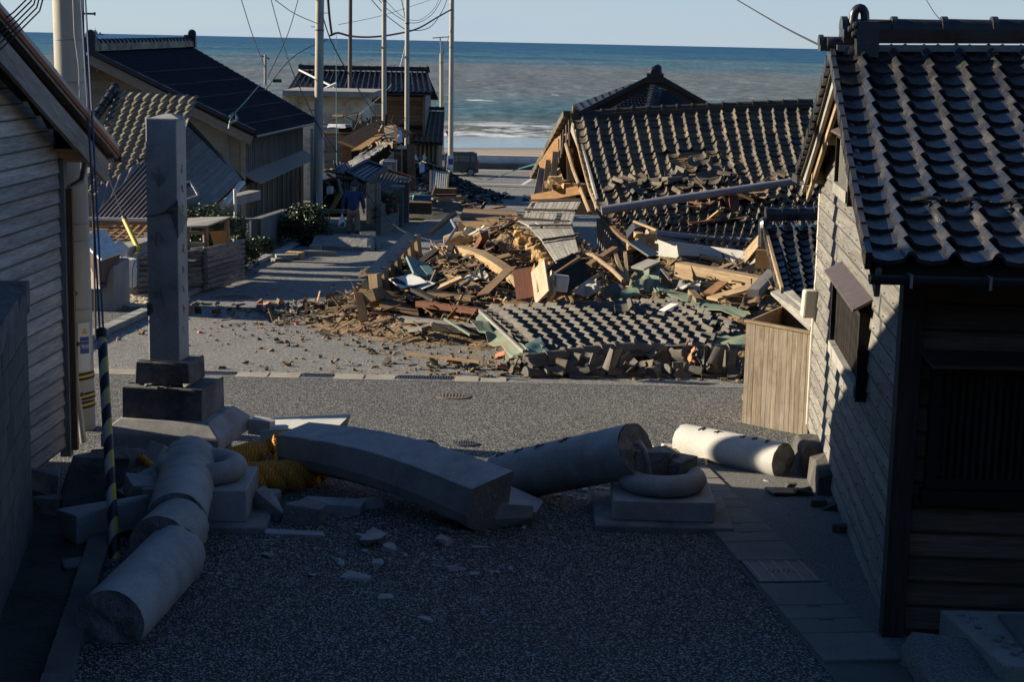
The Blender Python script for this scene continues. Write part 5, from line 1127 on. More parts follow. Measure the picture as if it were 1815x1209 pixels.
for (a, c, mm, w_) in (((985, 270, 33.4), (978, 350, 32.6), 'wood_tan', .12), ((1010, 262, 33.6), (1012, 340, 33), 'wood_brown', .14), ((962, 300, 34), (952, 350, 33), 'wood_grey', .16), ((972, 285, 33.8), (964, 352, 33), 'wood_tan', .1), ((990, 300, 33.2), (1006, 350, 32.3), 'wood_raw', .06)):
    plank('broken_stud', P(*a), P(*c), w_, .06, T[mm], MHO, up=(0, 1, 0))
b = MB(); b.hull8(Q((960, 300, 36.5), (1050, 300, 36), (1060, 380, 34), (940, 380, 34)), Q((975, 300, 38), (1050, 260, 38), (1060, 380, 37), (950, 380, 37))); b.build('interior_shade', T['wood_dark'], MHO)  # near-black block painting the shade inside the broken gable
for i in range(9):
    inst('mud_lump', rock_mesh(T['clay'] if RND.random() < .7 else T['mud'], .22, .2, .18, 600+i % 5, 26, .3), Matrix.Translation(P(RND.uniform(970, 1045), RND.uniform(315, 362), RND.uniform(31.2, 33))) @ Matrix.Rotation(i, 4, 'Z') @ Matrix.Diagonal((RND.uniform(.6, 1.5), RND.uniform(.6, 1.4), RND.uniform(.4, 1), 1)), MHO)
# white eave fascia and short vertical skirt boards along the lower edge
plank('fascia', P(1155, 437, 27.5), P(1345, 463, 26.2), .05, .26, T['white_old'], LRF)
plank('eave_board', P(1150, 416, 27.5), P(1352, 452, 27.8), .5, .04, T['wood_grey'], LRF)
for k in range(16):
    q = P(1062+k*3.6, 388+k*4.2, 29.4-k*.11); plank('skirt_board', q, q+V(.03, -.03, -.42), .10, .02, T['wood_grey'], LRF, up=(.3, -1, 0))
b = MB(); b.tube([P(1146, 412, 27.3), P(1200, 418, 27.5), P(1262, 424, 27.8), P(1342, 428, 27.6)], .055, 10); b.build('broken_gutter_pipe', T['pipe_grey'], LRF, smooth=True)
plank('white_post', P(1196, 458, 27.5), P(1180, 492, 27.0), .16, .05, T['white_old'], LRF, up=(0, 1, 0))
ow = P(1137, 408, 27.2)
# two fallen poles on the roof
b = MB(); b.tube([P(1066, 373, 28.8), P(1250, 345, 28.9), P(1428, 318, 29.0)], [.080, .072, .064], 18); o = b.build('fallen_pole', T['pipe_grey'], None, smooth=True, label='long grey pole lying across the slumped tiled roof', cat='pole')
b = MB(); p_ = P(1405, 322, 29.5); b.tube([p_+V(.1*math.cos(a)*(.6+.3*math.sin(a*3)), .02, -.15+.22*math.sin(a)) for a in [k*.5 for k in range(26)]], .012, 5); b.build('cable_coil', T['cable'], None, label='tangle of black cable hanging from the fallen pole by the gable', cat='cable')
# dormer-like hole with posts
plank('broken_post', P(1300, 352, 29.0), P(1305, 385, 28.7), .16, .14, T['wood_red'], MHO, up=(0, 1, 0))
plank('broken_plank', P(1294, 334, 29.3), P(1340, 354, 29.1), .3, .05, T['wood_brown'], MHO)
plank('broken_plank', P(1292, 340, 29.2), P(1296, 372, 28.9), .2, .05, T['wood_black'], MHO)
b = MB(); b.hull8([SM2(.48, .02)+V(0, 0, .0), SM2(.66, .02), SM2(.66, .45), SM2(.48, .45)], [SM2(.48, .02)+V(0, 0, .03), SM2(.66, .02)+V(0, 0, .03), SM2(.66, .45)+V(0, 0, .03), SM2(.48, .45)+V(0, 0, .03)]); b.build('opening_shade', T['wood_dark'], LRF)  # dark sheet laid on the deck as the shade of an open hole
for i in range(22):
    u, v = RND.uniform(.4, .72), RND.uniform(0, .6); p = SM2(u, v)+V(0, 0, .09); d_ = V(RND.uniform(-1, 1), RND.uniform(-1, 1), RND.uniform(-.15, .3)).normalized()*RND.uniform(.1, .35); plank('roof_batten', p-d_, p+d_, RND.uniform(.03, .12), .02, T[RND.choice(['wood_tan', 'wood_brown', 'wood_raw', 'wood_red'])], LRF)
for i in range(8):
    u = .36+.02*i; a, c = SM(.355, .44+.021*i), SM(.51, .44+.021*i); plank('roof_batten', a+V(0, 0, .0), c+V(0, 0, .0), .07, .02, T['wood_raw'] if i % 3 else T['wood_tan'], MHO)

# far gable roof beyond the collapsed one
FG = empty('gabled_roof', P(1160, 180, 55), 'dark gabled tiled roof rising behind the collapsed house, its peak against the sea', 'house')
ap, apb = P(1161, 135, 52), P(1166, 130, 60); lf, rt = P(1028, 203, 52), P(1268, 196, 52); lfb, rtb = lf+V(0, 8, .0), rt+V(0, 8, .0)
SL, SR = patch(ap, apb, lf, lfb), patch(apb, ap, rtb, rt)
for S_, n_ in ((SL, 1), (SR, 0)):
    tile_roof(FG, S_, 8, 2.9, T['tile_navy'], 20, kindrest='stuff'); roof_deck(FG, S_, T['wood_black'], .08, 4, 4, .04)
for (a, c) in ((ap, lf), (ap, rt)):
    for k in range(12): plank('rake_tile', a.lerp(c, k/12)+V(0, -.05, .05), a.lerp(c, (k+1.04)/12)+V(0, -.05, .06), .16, .13, T['tile_navy'], FG)
    plank('barge_board', a+V(0, -.02, -.14), c+V(0, -.02, -.14), .05, .22, T['wood_black'], FG)
ridge(FG, [ap+V(0, -.1, .05), apb+V(0, 0, .05)], T['tile_navy'], r=.11, step=.4, layers=3, lw=.3)
b = MB(); b.lathe([(0, .1), (.14, .1), (.2, .05), (.2, -.05), (.14, -.1), (0, -.1)], 14, Matrix.Translation(P(1161, 128, 51.9)) @ Matrix.Rotation(math.pi/2, 4, 'X')); b.box(Matrix.Translation(P(1161, 138, 51.9)), .5, .3, .3, .03); b.build('ridge_end_tile', T['tile_navy'], FG)
gA, gB, gC = ap+V(0, .5, -.1), lf+V(0, .5, -.1), rt+V(0, .5, -.1)
b = MB(); b.prism([gA, gB, gB+V(0, 0, -2.4), gC+V(0, 0, -2.4), gC], V(0, .2, 0)); b.build('gable_wall', T['wood_brown'], FG)
# small hipped roof below the peak
hp = P(1158, 160, 50); SH1 = patch(P(1150, 158, 50.6), P(1166, 158, 50.6), P(1070, 200, 49.5), P(1150, 205, 47.5)); SH2 = patch(P(1166, 158, 50.6), P(1172, 158, 51), P(1150, 205, 47.5), P(1240, 200, 49.5))
for S_ in (SH1, SH2): tile_roof(FG, S_, 2.2, 2.4, T['tile_navy'], 30); roof_deck(FG, S_, T['wood_black'], .05, 3, 3, .04)
ridge(FG, [P(1160, 158, 50.6), P(1148, 206, 47.4)], T['tile_navy'], r=.09, step=.3, layers=1, lw=.2)

# small black-tiled porch roof by the grey house
PR = empty('porch_roof', P(1400, 500, 19), 'small glossy black tiled porch roof squeezed against the grey house', 'porch roof')
ra, rb_ = P(1356, 398, 20.4), P(1470, 396, 20.4); rc_, rd_ = P(1390, 528, 18.0), P(1480, 528, 18.0)
SP = patch(ra, rb_, rc_, rd_, sag=.05); tile_roof(PR, SP, 1.0, 2.7, T['tile_black'], 100); roof_deck(PR, SP, T['wood_tan'], .06, 3, 6, .04)
ridge(PR, [ra+V(0, 0, .05), rb_+V(0, 0, .05)], T['tile_black'], r=.07, step=.2, layers=2, lw=.2, lh=.04); rake(PR, SP, 0, T['tile_black'], 11, V(-1, 0, 0), .10)
b = MB(); b.lathe([(0, .05), (.08, .05), (.12, .02), (.12, -.03), (0, -.05)], 16, Matrix.Translation(P(1353, 402, 20.3)) @ Matrix.Rotation(-math.pi/2, 4, 'Y')); b.box(Matrix.Translation(P(1356, 420, 20.3)), .12, .2, .25, .01); b.build('ridge_end_tile', T['tile_black'], PR)
SPb = patch(rb_, ra, P(1440, 470, 21.6), P(1318, 442, 22.2)); roof_deck(PR, SPb, T['wood_tan'], .05, 3, 4, .03)
for (x0_, m_) in ((0, 'wood_tan'), (.05, 'wood_raw')):
    plank('barge_board', P(1354, 410, 20.35)+V(x0_, 0, -.05), P(1322, 450, 21.6)+V(x0_, 0, -.05), .03, .14, T[m_], PR)
plank('barge_board', P(1356, 412, 20.3), P(1386, 520, 18.05), .03, .14, T['wood_tan'], PR)
plank('porch_beam', P(1340, 458, 20.4), P(1400, 462, 20.3), .16, .22, T['wood_orange'], PR)
b = MB(); b.hull8(Q((1388, 470, 19.6), (1440, 470, 19.4), (1440, 600, 18.3), (1392, 600, 18.4)), Q((1388, 470, 20.4), (1440, 470, 20.2), (1440, 600, 19.4), (1392, 600, 19.4))); b.build('porch_wall', T['white_old'], PR)
gutter(PR, P(1388, 534, 17.95), P(1445, 536, 17.95), T['metal_brown'], .05)

# leaning fence enclosure in front of it
FE = empty('wooden_fence', G(1378, 765), 'box fence of close vertical weathered boards beside the grey house', 'fence')
f0, f1 = P(1318, 757, 17.05), P(1432, 790, 16.3); t0, t1 = P(1322, 570, 17.05), P(1440, 592, 16.3)
n = 14
for k in range(n):
    a, c = f0.lerp(f1, (k+.5)/n), t0.lerp(t1, (k+.5)/n); d_ = V(f1.x-f0.x, f1.y-f0.y, 0); w_ = d_.length/n
    M = basis((a+c)/2, d_.normalized(), V(0, 0, 1).cross(d_.normalized()), (0, 0, 1)); b = MB(); b.box(Matrix.Identity(4), w_-.003, .018, (c.z-a.z)-RND.uniform(0, .006)); me, c_ = b.mesh(T['fence'], 'board', center=False); inst('fence_board', me, M @ Matrix.Translation((0, RND.uniform(-.002, .002), 0)), FE)
plank('top_rail', t0+V(0, 0, .012), t1+V(0, 0, .012), .05, .025, T['wood_tan'], FE)
mid0, mid1 = f0.lerp(t0, .28)+V(-.01, -.02, 0), f1.lerp(t1, .28)+V(-.01, -.02, 0)
plank('fence_rail', mid0+V(0, .05, 0), mid1+V(0, .05, 0), .03, .06, T['wood_tan'], FE)
t2, t3 = P(1382, 530, 18.3), P(1440, 560, 17.6)
b = MB(); b.hull8([f0, f0+V(.5, .9, 0), V(t0.x+.5, t0.y+.9, t0.z+.03), t0], [f0+V(.02, 0, 0), f0+V(.52, .9, 0), V(t0.x+.52, t0.y+.9, t0.z+.03), t0+V(.02, 0, 0)]); b.build('side_panel', T['wood_raw'], FE)
b = MB(); b.hull8([f0+V(.5, .9, 0), f1+V(.3, .9, 0), t1+V(.3, .9, .1), t0+V(.5, .9, .1)], [f0+V(.5, .92, 0), f1+V(.3, .92, 0), t1+V(.3, .92, .1), t0+V(.5, .92, .1)]); b.build('back_panel', T['wood_brown'], FE)
BR_ = empty('leaning_boards', P(1410, 560, 17), 'two wide grey boards slanting down over the corner of the fence box', 'board')
b = clap_flat(BR_, P(1366, 522, 18.2), P(1436, 588, 16.4), P(1398, 516, 18.3), P(1446, 560, 16.6), T['wood_grey_lit'], 2, 'wide_board', .03, .1, (0, 0, 1))

# ---------------------------------------------------------------- THE FALLEN ROOF SLAB IN FRONT
FS = empty('fallen_roof', P(1060, 590, 22), 'slab of grey pantiled roof lying flat on the rubble at the street edge', 'fallen roof')
A, B, Cc, D = Q((853, 549, 22.4), (1240, 534, 24.6), (938, 628, 20.6), (1320, 608, 22.0))
SF = patch(A, B, Cc, D, sag=-.04, lump=.03, seed=2, ls=.8)
def skf(u, v): return (u > .84 and v > .55 and RND.random() < .3)
tile_roof(FS, SF, 4.2, 2.35, T['tile_grey'], 300, skip=skf, jitfn=lambda u, v: (.3 if u > .8 and v > .4 else .02))
roof_deck(FS, SF, T['wood_tan'], .05, 8, 8, .05)
plank('white_verge', P(855, 556, 22.2)+V(-.04, 0, .04), P(934, 632, 20.5)+V(-.04, 0, .06), .03, .04, T['wood_grey_lit'], FS)
# two loose tiles on the slab
q = SF(.52, .35); inst('loose_tile', tile_mesh(T['tile_grey']), Matrix.Translation(q+V(0, 0, .09)) @ Matrix.Rotation(.02, 4, 'Z') @ Matrix.Rotation(.35, 4, 'X'), None, 'single square-lying grey tile on top of the fallen roof slab', 'roof tile')
o = inst('white_tile', rock_mesh(T['white'], .28, .14, .03, 651, 14, .8), Matrix.Translation(P(1184, 561, 22.6)+V(0, 0, .12)) @ Matrix.Rotation(.7, 4, 'Z') @ Matrix.Rotation(-.3, 4, 'Y'), None, 'small white shard standing on the right part of the fallen roof slab', 'shard')
# torn green sheet metal
def sheet(name, pts, m, label, lump=.06, seed=1, nu=14, nv=8, parent=None, cat='metal sheet', thick=.012, tear=True, ls=3):
    A, B, Cc, D = Q(*pts); b = MB()
    def fn(u, v):
        if tear:
            v = v + (.06*fb((u*6, seed, 0), 1) if v in (0, 1) else 0); u = u + (.06*fb((v*6, seed, 5), 1) if u in (0, 1) else 0)
        p = (A*(1-u)+B*u)*(1-v)+(Cc*(1-u)+D*u)*v; return p + V(.3, -.3, 1)*lump*fb((p.x*1.0, p.y*1.0, seed), ls, 2)
    b.grid(fn, nu, nv, thick); return b.build(name, m, parent, smooth=True, label=label, cat=cat if label else None)
sheet('green_sheet', [(832, 572, 21.8), (852, 552, 22.3), (905, 632, 20.7), (936, 622, 20.5)], T['green_sheet'], 'torn green metal sheet sticking out under the left edge of the fallen roof slab', .10, 3)
sheet('green_sheet', [(930, 612, 20.7), (957, 594, 20.9), (927, 634, 20.4), (975, 628, 20.5)], T['teal'], 'small folded dark green sheet at the lower left corner of the roof slab', .04, 4)
sheet('green_sheet', [(1148, 516, 25), (1168, 508, 25.3), (1310, 566, 22.6), (1330, 552, 22.9)], T['green_sheet'], 'long crumpled green metal flashing along the top right of the fallen roof slab', .10, 7, 20, 5)
sheet('green_sheet', [(1115, 500, 25.6), (1168, 460, 25.8), (1118, 524, 24.8), (1170, 500, 25)], T['green_sheet'], 'twisted pale green metal sheet standing up behind the roof slab', .22, 9)
sheet('green_sheet', [(1070, 524, 24.6), (1120, 506, 25.2), (1095, 536, 24.2), (1140, 522, 24.6)], T['green_sheet'], 'flat muddy green sheet touching the upper edge of the roof slab', .08, 12)
sheet('green_sheet', [(1262, 596, 22.0), (1325, 594, 21.8), (1262, 622, 21.6), (1325, 622, 21.4)], T['green_sheet'], 'green mud-caked board beside the fence box at the end of the slab', .05, 14)
# ---- rubble mound under everything
GS = [(-1.3, 27.2, 1.3, 2.2, .62), (.6, 28.4, 1.8, 2.2, .75), (3.2, 28.5, 1.2, 2.0, .6), (.1, 37.5, 1.5, 4.0, 1.1), (4.6, 25.2, 2.6, 2.2, .75), (2.6, 21.3, 1.6, .5, .22), (2.6, 23.2, 1.8, 1.4, .25), (.6, 33.5, 1.2, 2, .7), (5.4, 31, 3.2, 4, 1.0), (-.2, 24.6, 1.2, 1.2, .25)]
def mound(x, y):
    h = 0
    for cx, cy, sx_, sy_, a in GS: h = max(h, a*math.exp(-.5*(((x-cx)/sx_)**2+((y-cy)/sy_)**2))) if False else h + a*math.exp(-.9*(((x-cx)/sx_)**2+((y-cy)/sy_)**2))
    return min(h, 1.35)
b = MB()
def mfn(u, v):
    x, y = -4.5+13*u, 19.8+24*v; h = mound(x, y); n_ = .22*fb((x, y, 1), 1.6, 4)*min(1, h*3); z = gz(y) + (h-.07)*1.0 + n_; return (x, y, z)
b.grid(mfn, 150, 230); b.build('rubble_earth', T['mud'], kind='stuff')
def on_mound(x, y): return V(x, y, gz(y)+max(0, mound(x, y)-.07)+.0)
# loose boards and broken tiles, each one an object
mats_w = ['wood_tan']*4 + ['wood_brown']*5 + ['wood_raw']*2 + ['wood_grey']*2 + ['wood_orange'] + ['wood_red'] + ['wood_black']*2
PM = {}
def plank_mesh(mn, i):
    if (mn, i) not in PM:
        r = random.Random(i*7+len(mn)); Lg = [.45, .7, 1.0, 1.4, 1.9, 2.5][i]; w = [.09, .14, .11, .16, .12, .20][i]; h = [.02, .025, .05, .03, .09, .03][i]; b = MB()
        def end(x, s): return [(x + s*r.uniform(0, .08), -w/2, -h/2), (x + s*r.uniform(0, .08), w/2, -h/2), (x + s*r.uniform(0, .08), w/2, h/2), (x + s*r.uniform(0, .08), -w/2, h/2)]
        b.hull8(end(-Lg/2, 1), end(Lg/2, -1)); me, c = b.mesh(T[mn], 'board', center=False)
        bm = bmesh.new(); bm.from_mesh(me); bmesh.ops.recalc_face_normals(bm, faces=bm.faces[:]); bm.to_mesh(me); bm.free(); PM[(mn, i)] = me
    return PM[(mn, i)]
zones = [((-1.3, 27.2), (1.0, 2.0), 52, 'splintered board in the heap by the upright wall frame', 'boards in the left part of the heap', .28), ((1.0, 29.0), (1.9, 2.6), 66, 'splintered board in the middle of the heap behind the fallen roof slab', 'boards in the middle of the heap', .3),
         ((.1, 37.5), (1.3, 3.6), 46, 'broken board in the far heap before the gray shingled panel', 'boards in the far part of the heap', .25), ((4.4, 25.6), (1.8, 1.6), 42, 'broken board between the fallen roof slab and the white eave board', 'boards in the right part of the heap', .25)]
for (cx, cy), (sx_, sy_), cnt, lab, grp, tl in zones:
    for i in range(cnt):
        x, y = RND.gauss(cx, sx_*.6), RND.gauss(cy, sy_*.6)
        if mound(x, y) < .12: continue
        sz = RND.choice([0, 0, 0, 1, 1, 1, 2, 2, 3, 3, 4])
        if -.1 < x < 2.2 and y > 26.6 and RND.random() < .93: continue
        if y > 33 and (x > 1.2): continue
        sz = min(sz, 2) if y > 33 else sz; mn = RND.choice(mats_w); gx_, gy_ = (mound(x+.1, y)-mound(x-.1, y))/.2, (mound(x, y+.1)-mound(x, y-.1))/.2 - .06; nrm = V(-gx_, -gy_, 1).normalized()
        M = Matrix.Translation(on_mound(x, y)+V(0, 0, RND.uniform(.02, .20))) @ nrm.to_track_quat('Z', 'Y').to_matrix().to_4x4() @ Matrix.Rotation(RND.uniform(0, 3.14), 4, 'Z') @ Matrix.Rotation(RND.gauss(0, tl*.6), 4, 'Y') @ Matrix.Rotation(RND.gauss(0, .25), 4, 'X')
        inst('broken_board', plank_mesh(mn, sz), M, None, lab, 'board', grp)
def shard_meshes(m):
    out = []
    for s in range(5):
        r = random.Random(s+3); keep = set(); b = MB(); u0, u1 = sorted((r.uniform(0, .35), r.uniform(.6, 1.0))); y0, y1 = r.uniform(0, .3), r.uniform(.6, 1)
        us = [u0+(u1-u0)*k/5 for k in range(6)]; top = []; n = len(us)
        for yy in (y0, y1):
            for u in us: top.append((u*TW-.13, (yy+r.uniform(-.08, .08))*.27-.13, tile_prof(u)*1.5))
        bot = [(x, y, z-.017) for x, y, z in top]; f = [(i, i+1, n+i+1, n+i) for i in range(n-1)] + [(2*n+n+i, 2*n+n+i+1, 2*n+i+1, 2*n+i) for i in range(n-1)]
        rim = list(range(n)) + list(range(2*n-1, n-1, -1)); f += [(rim[(k+1) % len(rim)], rim[k], rim[k]+2*n, rim[(k+1) % len(rim)]+2*n) for k in range(len(rim))]
        b.add(top+bot, f); me, c = b.mesh(m, 'shard', center=False); out.append(me)
    return out
SHM = {k: shard_meshes(T[k]) for k in ('tile_grey', 'tile_brown', 'clay_red')}
def shards(cx, cy, sx_, sy_, cnt, lab, grp, mats3=('tile_grey', 'tile_grey', 'tile_brown', 'tile_brown', 'tile_brown', 'tile_brown', 'clay_red'), dz=.03, til=.5, ymin=0, pred=None):
    k = 0; t_ = 0
    while k < cnt and t_ < cnt*8:
        t_ += 1; x, y = RND.gauss(cx, sx_), RND.gauss(cy, sy_)
        if y < ymin or (pred and not pred(x, y)): continue
        s = RND.uniform(.45, 1.1); M = Matrix.Translation(on_mound(x, y)+V(0, 0, dz+abs(RND.gauss(0, .05)))) @ Matrix.Rotation(RND.uniform(0, 6.28), 4, 'Z') @ Matrix.Rotation(RND.gauss(0, til), 4, 'X') @ Matrix.Rotation(RND.gauss(0, til), 4, 'Y') @ Matrix.Scale(s, 4)
        inst('tile_shard', SHM[RND.choice(mats3)][RND.randrange(5)], M, None, lab, 'tile shard', grp); k += 1
shards(-3.0, 27.3, .95, .65, 90, 'broken tile lying on the asphalt at the left end of the heap', 'tile shards at the left end of the heap', til=.3)
shards(1.2, 31.5, 1.1, 1.4, 45, 'broken tile lying among the boards in the middle of the heap', 'tile shards in the middle of the heap')
shards(2.6, 20.75, 1.5, .22, 90, 'broken tile piled in front of the fallen roof slab', 'tile shards before the roof slab', mats3=('tile_grey', 'tile_grey', 'tile_brown', 'tile_grey', 'tile_brown', 'tile_grey', 'clay_red'), dz=.08, til=.7)
shards(.3, 21.2, .5, .5, 28, 'broken tile by the left corner of the fallen roof slab', 'tile shards by the slab corner', til=.5)
shards(-.4, 25.0, .9, .6, 28, 'broken tile on the street between roof slab and wall frame', 'tile shards between slab and frame', til=.3)
# fallen ridge rows in front of the slab: half-round tiles still in line
FR = empty('fallen_ridge', P(1100, 645, 20.9), 'row of half-round ridge tiles collapsed in a line below the fallen roof slab', 'fallen ridge')
rp = [P(935, 650, 20.3), P(1010, 638, 20.6), P(1090, 628, 21.0), P(1160, 628, 21.2), P(1240, 632, 21.3), P(1320, 630, 21.5)]
ridge(FR, rp, T['tile_grey'], r=.095, step=.26, layers=2, lw=.24, wob=.16, lh=.028)
rp = [P(930, 672, 20.1), P(1000, 664, 20.25), P(1090, 668, 20.3), P(1180, 664, 20.5), P(1318, 664, 20.6)]
ridge(FR, rp, T['tile_grey'], r=.085, step=.26, layers=1, lw=.22, wob=.26, lh=.028)
for i in range(46):
    q = P(RND.uniform(940, 1318), RND.uniform(640, 676), RND.uniform(20.2, 20.8)); M = Matrix.Translation(q) @ Matrix.Rotation(RND.uniform(0, 6.28), 4, 'Z') @ Matrix.Rotation(RND.gauss(0, .9), 4, 'X') @ Matrix.Rotation(RND.gauss(0, .6), 4, 'Y') @ Matrix.Scale(RND.uniform(.7, 1), 4)
    inst('roof_tile', tile_mesh(T['tile_grey']), M, None, 'whole grey tile tumbled into the fallen ridge row', 'roof tile', 'tumbled tiles below the roof slab')
# small crumbs over street and heap
for nm, m_, cnt, fn_ in (('mud_crumbs', 'mud', 1900, lambda: (RND.gauss(-1.2, 1.8), RND.gauss(26, 2.2))), ('tile_crumbs', 'clay_red', 260, lambda: (RND.gauss(-1.6, 1.9), RND.gauss(25.6, 2.2))), ('mud_crumbs', 'mud', 700, lambda: (RND.gauss(1.0, 1.7), RND.gauss(20.8, .45))), ('wood_crumbs', 'wood_raw', 900, lambda: (RND.gauss(.8, 1.8), RND.gauss(30, 3.5))), ('mud_crumbs', 'clay', 500, lambda: (RND.gauss(.9, 1.2), RND.gauss(33, 2.5)))):
    b = MB()
    for i in range(cnt):
        x, y = fn_(); s = abs(RND.gauss(0, .018))+.008
        if y < 20: continue
        b.box(Matrix.Translation(on_mound(x, y)+V(0, 0, s*.4+(.12*RND.random() if mound(x, y) > .3 else 0))) @ Matrix.Rotation(RND.uniform(0, 3), 4, 'Z') @ Matrix.Rotation(RND.uniform(-.6, .6), 4, 'Y'), s*(5 if nm == 'wood_crumbs' else 1.6), s, s*.7, s*.3)
    b.build(nm, T[m_], kind='stuff')

# splinters, laths and small tile scraps too small to pick apart
def splinters(name, cnt, fn_, mn, lo, hi, wid, dz, par=None):
    b = MB()
    for i in range(cnt):
        x, y = fn_()
        if y < 20.3: continue
        d_ = V(RND.gauss(0, 1), RND.gauss(0, 1), RND.gauss(.05, .35)).normalized()*RND.uniform(lo, hi)*.5; p = on_mound(x, y)+V(0, 0, RND.uniform(0, dz)); b.beam(p-d_, p+d_, wid*RND.uniform(.4, 1.6), wid*RND.uniform(.2, .6))
    return b.build(name, T[mn], None, kind='stuff')
hz = lambda: RND.choice([(RND.gauss(-1.2, .8), RND.gauss(27.2, 1.3)), (RND.gauss(1.0, 1.2), RND.gauss(28.2, 1.6)), (RND.gauss(0, .9), RND.gauss(37, 3)), (RND.gauss(4.4, 1.1), RND.gauss(25.5, 1.1)), (RND.gauss(-.2, 1.2), RND.gauss(25.4, .8))])
for nm, mn, cnt in (('tan_splinters', 'wood_tan', 650), ('pale_splinters', 'wood_raw', 300), ('dark_splinters', 'wood_black', 260), ('brown_splinters', 'wood_brown', 480), ('grey_splinters', 'wood_grey', 260)): splinters(nm, cnt, hz, mn, .12, .65, .035, .22)
b = MB()
for i in range(900):
    x, y = RND.choice([(RND.gauss(-3.0, 1.0), RND.gauss(27.2, .7)), (RND.gauss(-2.0, .6), RND.gauss(26.2, .5)), (RND.gauss(2.5, 1.6), RND.gauss(20.75, .2)), (RND.gauss(1, 1.3), RND.gauss(31, 1.6))]); s = RND.uniform(.03, .11)
    b.box(Matrix.Translation(on_mound(x, y)+V(0, 0, .02+.05*RND.random())) @ Matrix.Rotation(RND.uniform(0, 3), 4, 'Z') @ Matrix.Rotation(RND.gauss(0, .4), 4, 'Y'), s*1.6, s, .016, s*.12)
b.build('tile_scraps', T['tile_brown'], kind='stuff')
# ---- recognisable pieces in the heap
P_far = P
def P(px, py, Y): return P_far(px, py, Y*.978)

def solo(name, a, c, w, h, mn, label, cat, up=(0, 0, 1), **kw):
    return plank(name, P(*a), P(*c), w, h, T[mn], None, up, label=label, cat=cat, **kw)
solo('curved_beam', (772, 442, 29.4), (924, 502, 26.2), .20, .13, 'wood_raw', 'long pale curved beam arching over the middle of the heap', 'beam', seg=8, bend=.18)
solo('wooden_beam', (862, 462, 28.0), (925, 500, 26.0), .16, .12, 'wood_tan', 'short pale beam laid against the end of the curved beam', 'beam')
solo('wooden_beam', (1205, 478, 26.6), (1385, 512, 24.9), .22, .24, 'wood_tan', 'thick grey-brown timber lying below the white eave board', 'beam')
solo('bamboo_stick', (718, 626, 20.9), (850, 642, 20.4), .035, .03, 'wood_raw', 'thin pale stick lying alone on the asphalt left of the roof slab', 'stick')
solo('wooden_stick', (760, 415, 38.5), (806, 378, 39.5), .12, .08, 'wood_tan', 'forked pale stick rising at the far left of the heap', 'stick')
solo('wooden_board', (856, 522, 24.6), (906, 474, 25.2), .02, .24, 'wood_brown', 'thin brown panel standing edge-on left of the drawers', 'board', up=(1, -1, .3))
solo('dark_board', (934, 475, 24.6), (942, 528, 23.9), .02, .42, 'wood_red', 'dark reddish board standing upright left of the pale drawer front', 'board', up=(1, -.4, 0))
# pale drawer fronts
DR = empty('drawer', P(964, 505, 24.2), 'pale pinkish wooden drawer standing on end in the middle of the heap', 'drawer')
plank('front_panel', P(954, 472, 24.2), P(962, 528, 23.6), .30, .03, T['wood_pale'], DR, up=(-.75, -1, .1)); plank('side_panel', P(975, 488, 24.5), P(978, 528, 23.9), .05, .18, T['wood_raw'], DR, up=(.2, -1, 0)); plank('side_panel', P(946, 474, 24.4), P(952, 524, 23.8), .03, .16, T['wood_orange'], DR, up=(.2, -1, 0))
CH = empty('black_chest', P(1000, 485, 25), 'open black wooden chest tilted beside the white canister', 'chest')
plank('side_panel', P(975, 498, 24.8), P(1030, 462, 25.6), .36, .03, T['wood_black'], CH, up=(.3, -.6, .8)); plank('side_panel', P(984, 512, 24.4), P(1036, 478, 25.2), .30, .025, T['wood_dark'], CH, up=(-.2, -1, .2)); plank('rim', P(974, 492, 24.7), P(1028, 456, 25.5), .035, .04, T['wood_brown'], CH)
CA = empty('canister', P(996, 503, 24.1), 'white rectangular plastic canister standing in front of the black chest', 'canister'); b = MB(); b.box(Matrix.Translation(P(996, 503, 24.1)) @ Matrix.Rotation(.1, 4, 'Y'), .17, .14, .22, 0, 1.1, 1.1); b.build('body', T['white_old'], CA, bevel=.02); b = MB(); b.box(Matrix.Translation(P(996, 489, 24.1)) @ Matrix.Rotation(.1, 4, 'Y'), .20, .17, .012); b.build('rim', T['white_old'], CA, bevel=.004)
TC = empty('teal_cabinet', P(748, 475, 27), 'teal painted cabinet door lying tilted near the upright wall frame', 'cabinet door'); plank('door', P(738, 462, 27.4), P(752, 492, 26.3), .36, .04, T['teal'], TC, up=(.4, -.6, .7)); plank('shelf', P(752, 478, 26.9), P(765, 494, 26.4), .14, .14, T['teal'], TC)
for i, (a, c, w, lab) in enumerate((((712, 490, 26.4), (734, 506, 25.8), .42, 'white panel sheet lying flat in front of the teal door'), ((735, 500, 26.1), (760, 508, 25.8), .25, 'second white panel overlapping the first one'), ((1100, 398, 29), (1112, 418, 28.6), .02, 'x'))):
    if lab == 'x': continue
    solo('white_board_sheet', a, c, w, .015, 'white_old', lab, 'panel', up=(0, -.5, 1))
PNL = empty('wall_panel', P(700, 545, 25), 'brown wooden wall panel lying at the foot of the upright frame', 'wall panel')
clap_flat(PNL, P(672, 545, 25.3), P(742, 560, 25.0), P(680, 514, 26.2), P(735, 535, 26.0), T['wood_brown'], 4, 'panel_board', .03, .1, (0, -1, 1))
solo('dark_plank', (698, 496, 26.2), (770, 532, 25.2), .10, .05, 'wood_black', 'dark diagonal plank crossing in front of the white panels', 'plank')
solo('brown_plank', (742, 538, 25.2), (850, 552, 24.4), .14, .08, 'wood_red', 'long reddish-brown plank reaching from the wall panel to the roof slab', 'plank')
solo('brown_plank', (745, 520, 25.7), (840, 530, 25.1), .16, .06, 'wood_brown', 'dark brown plank above the reddish one', 'plank')
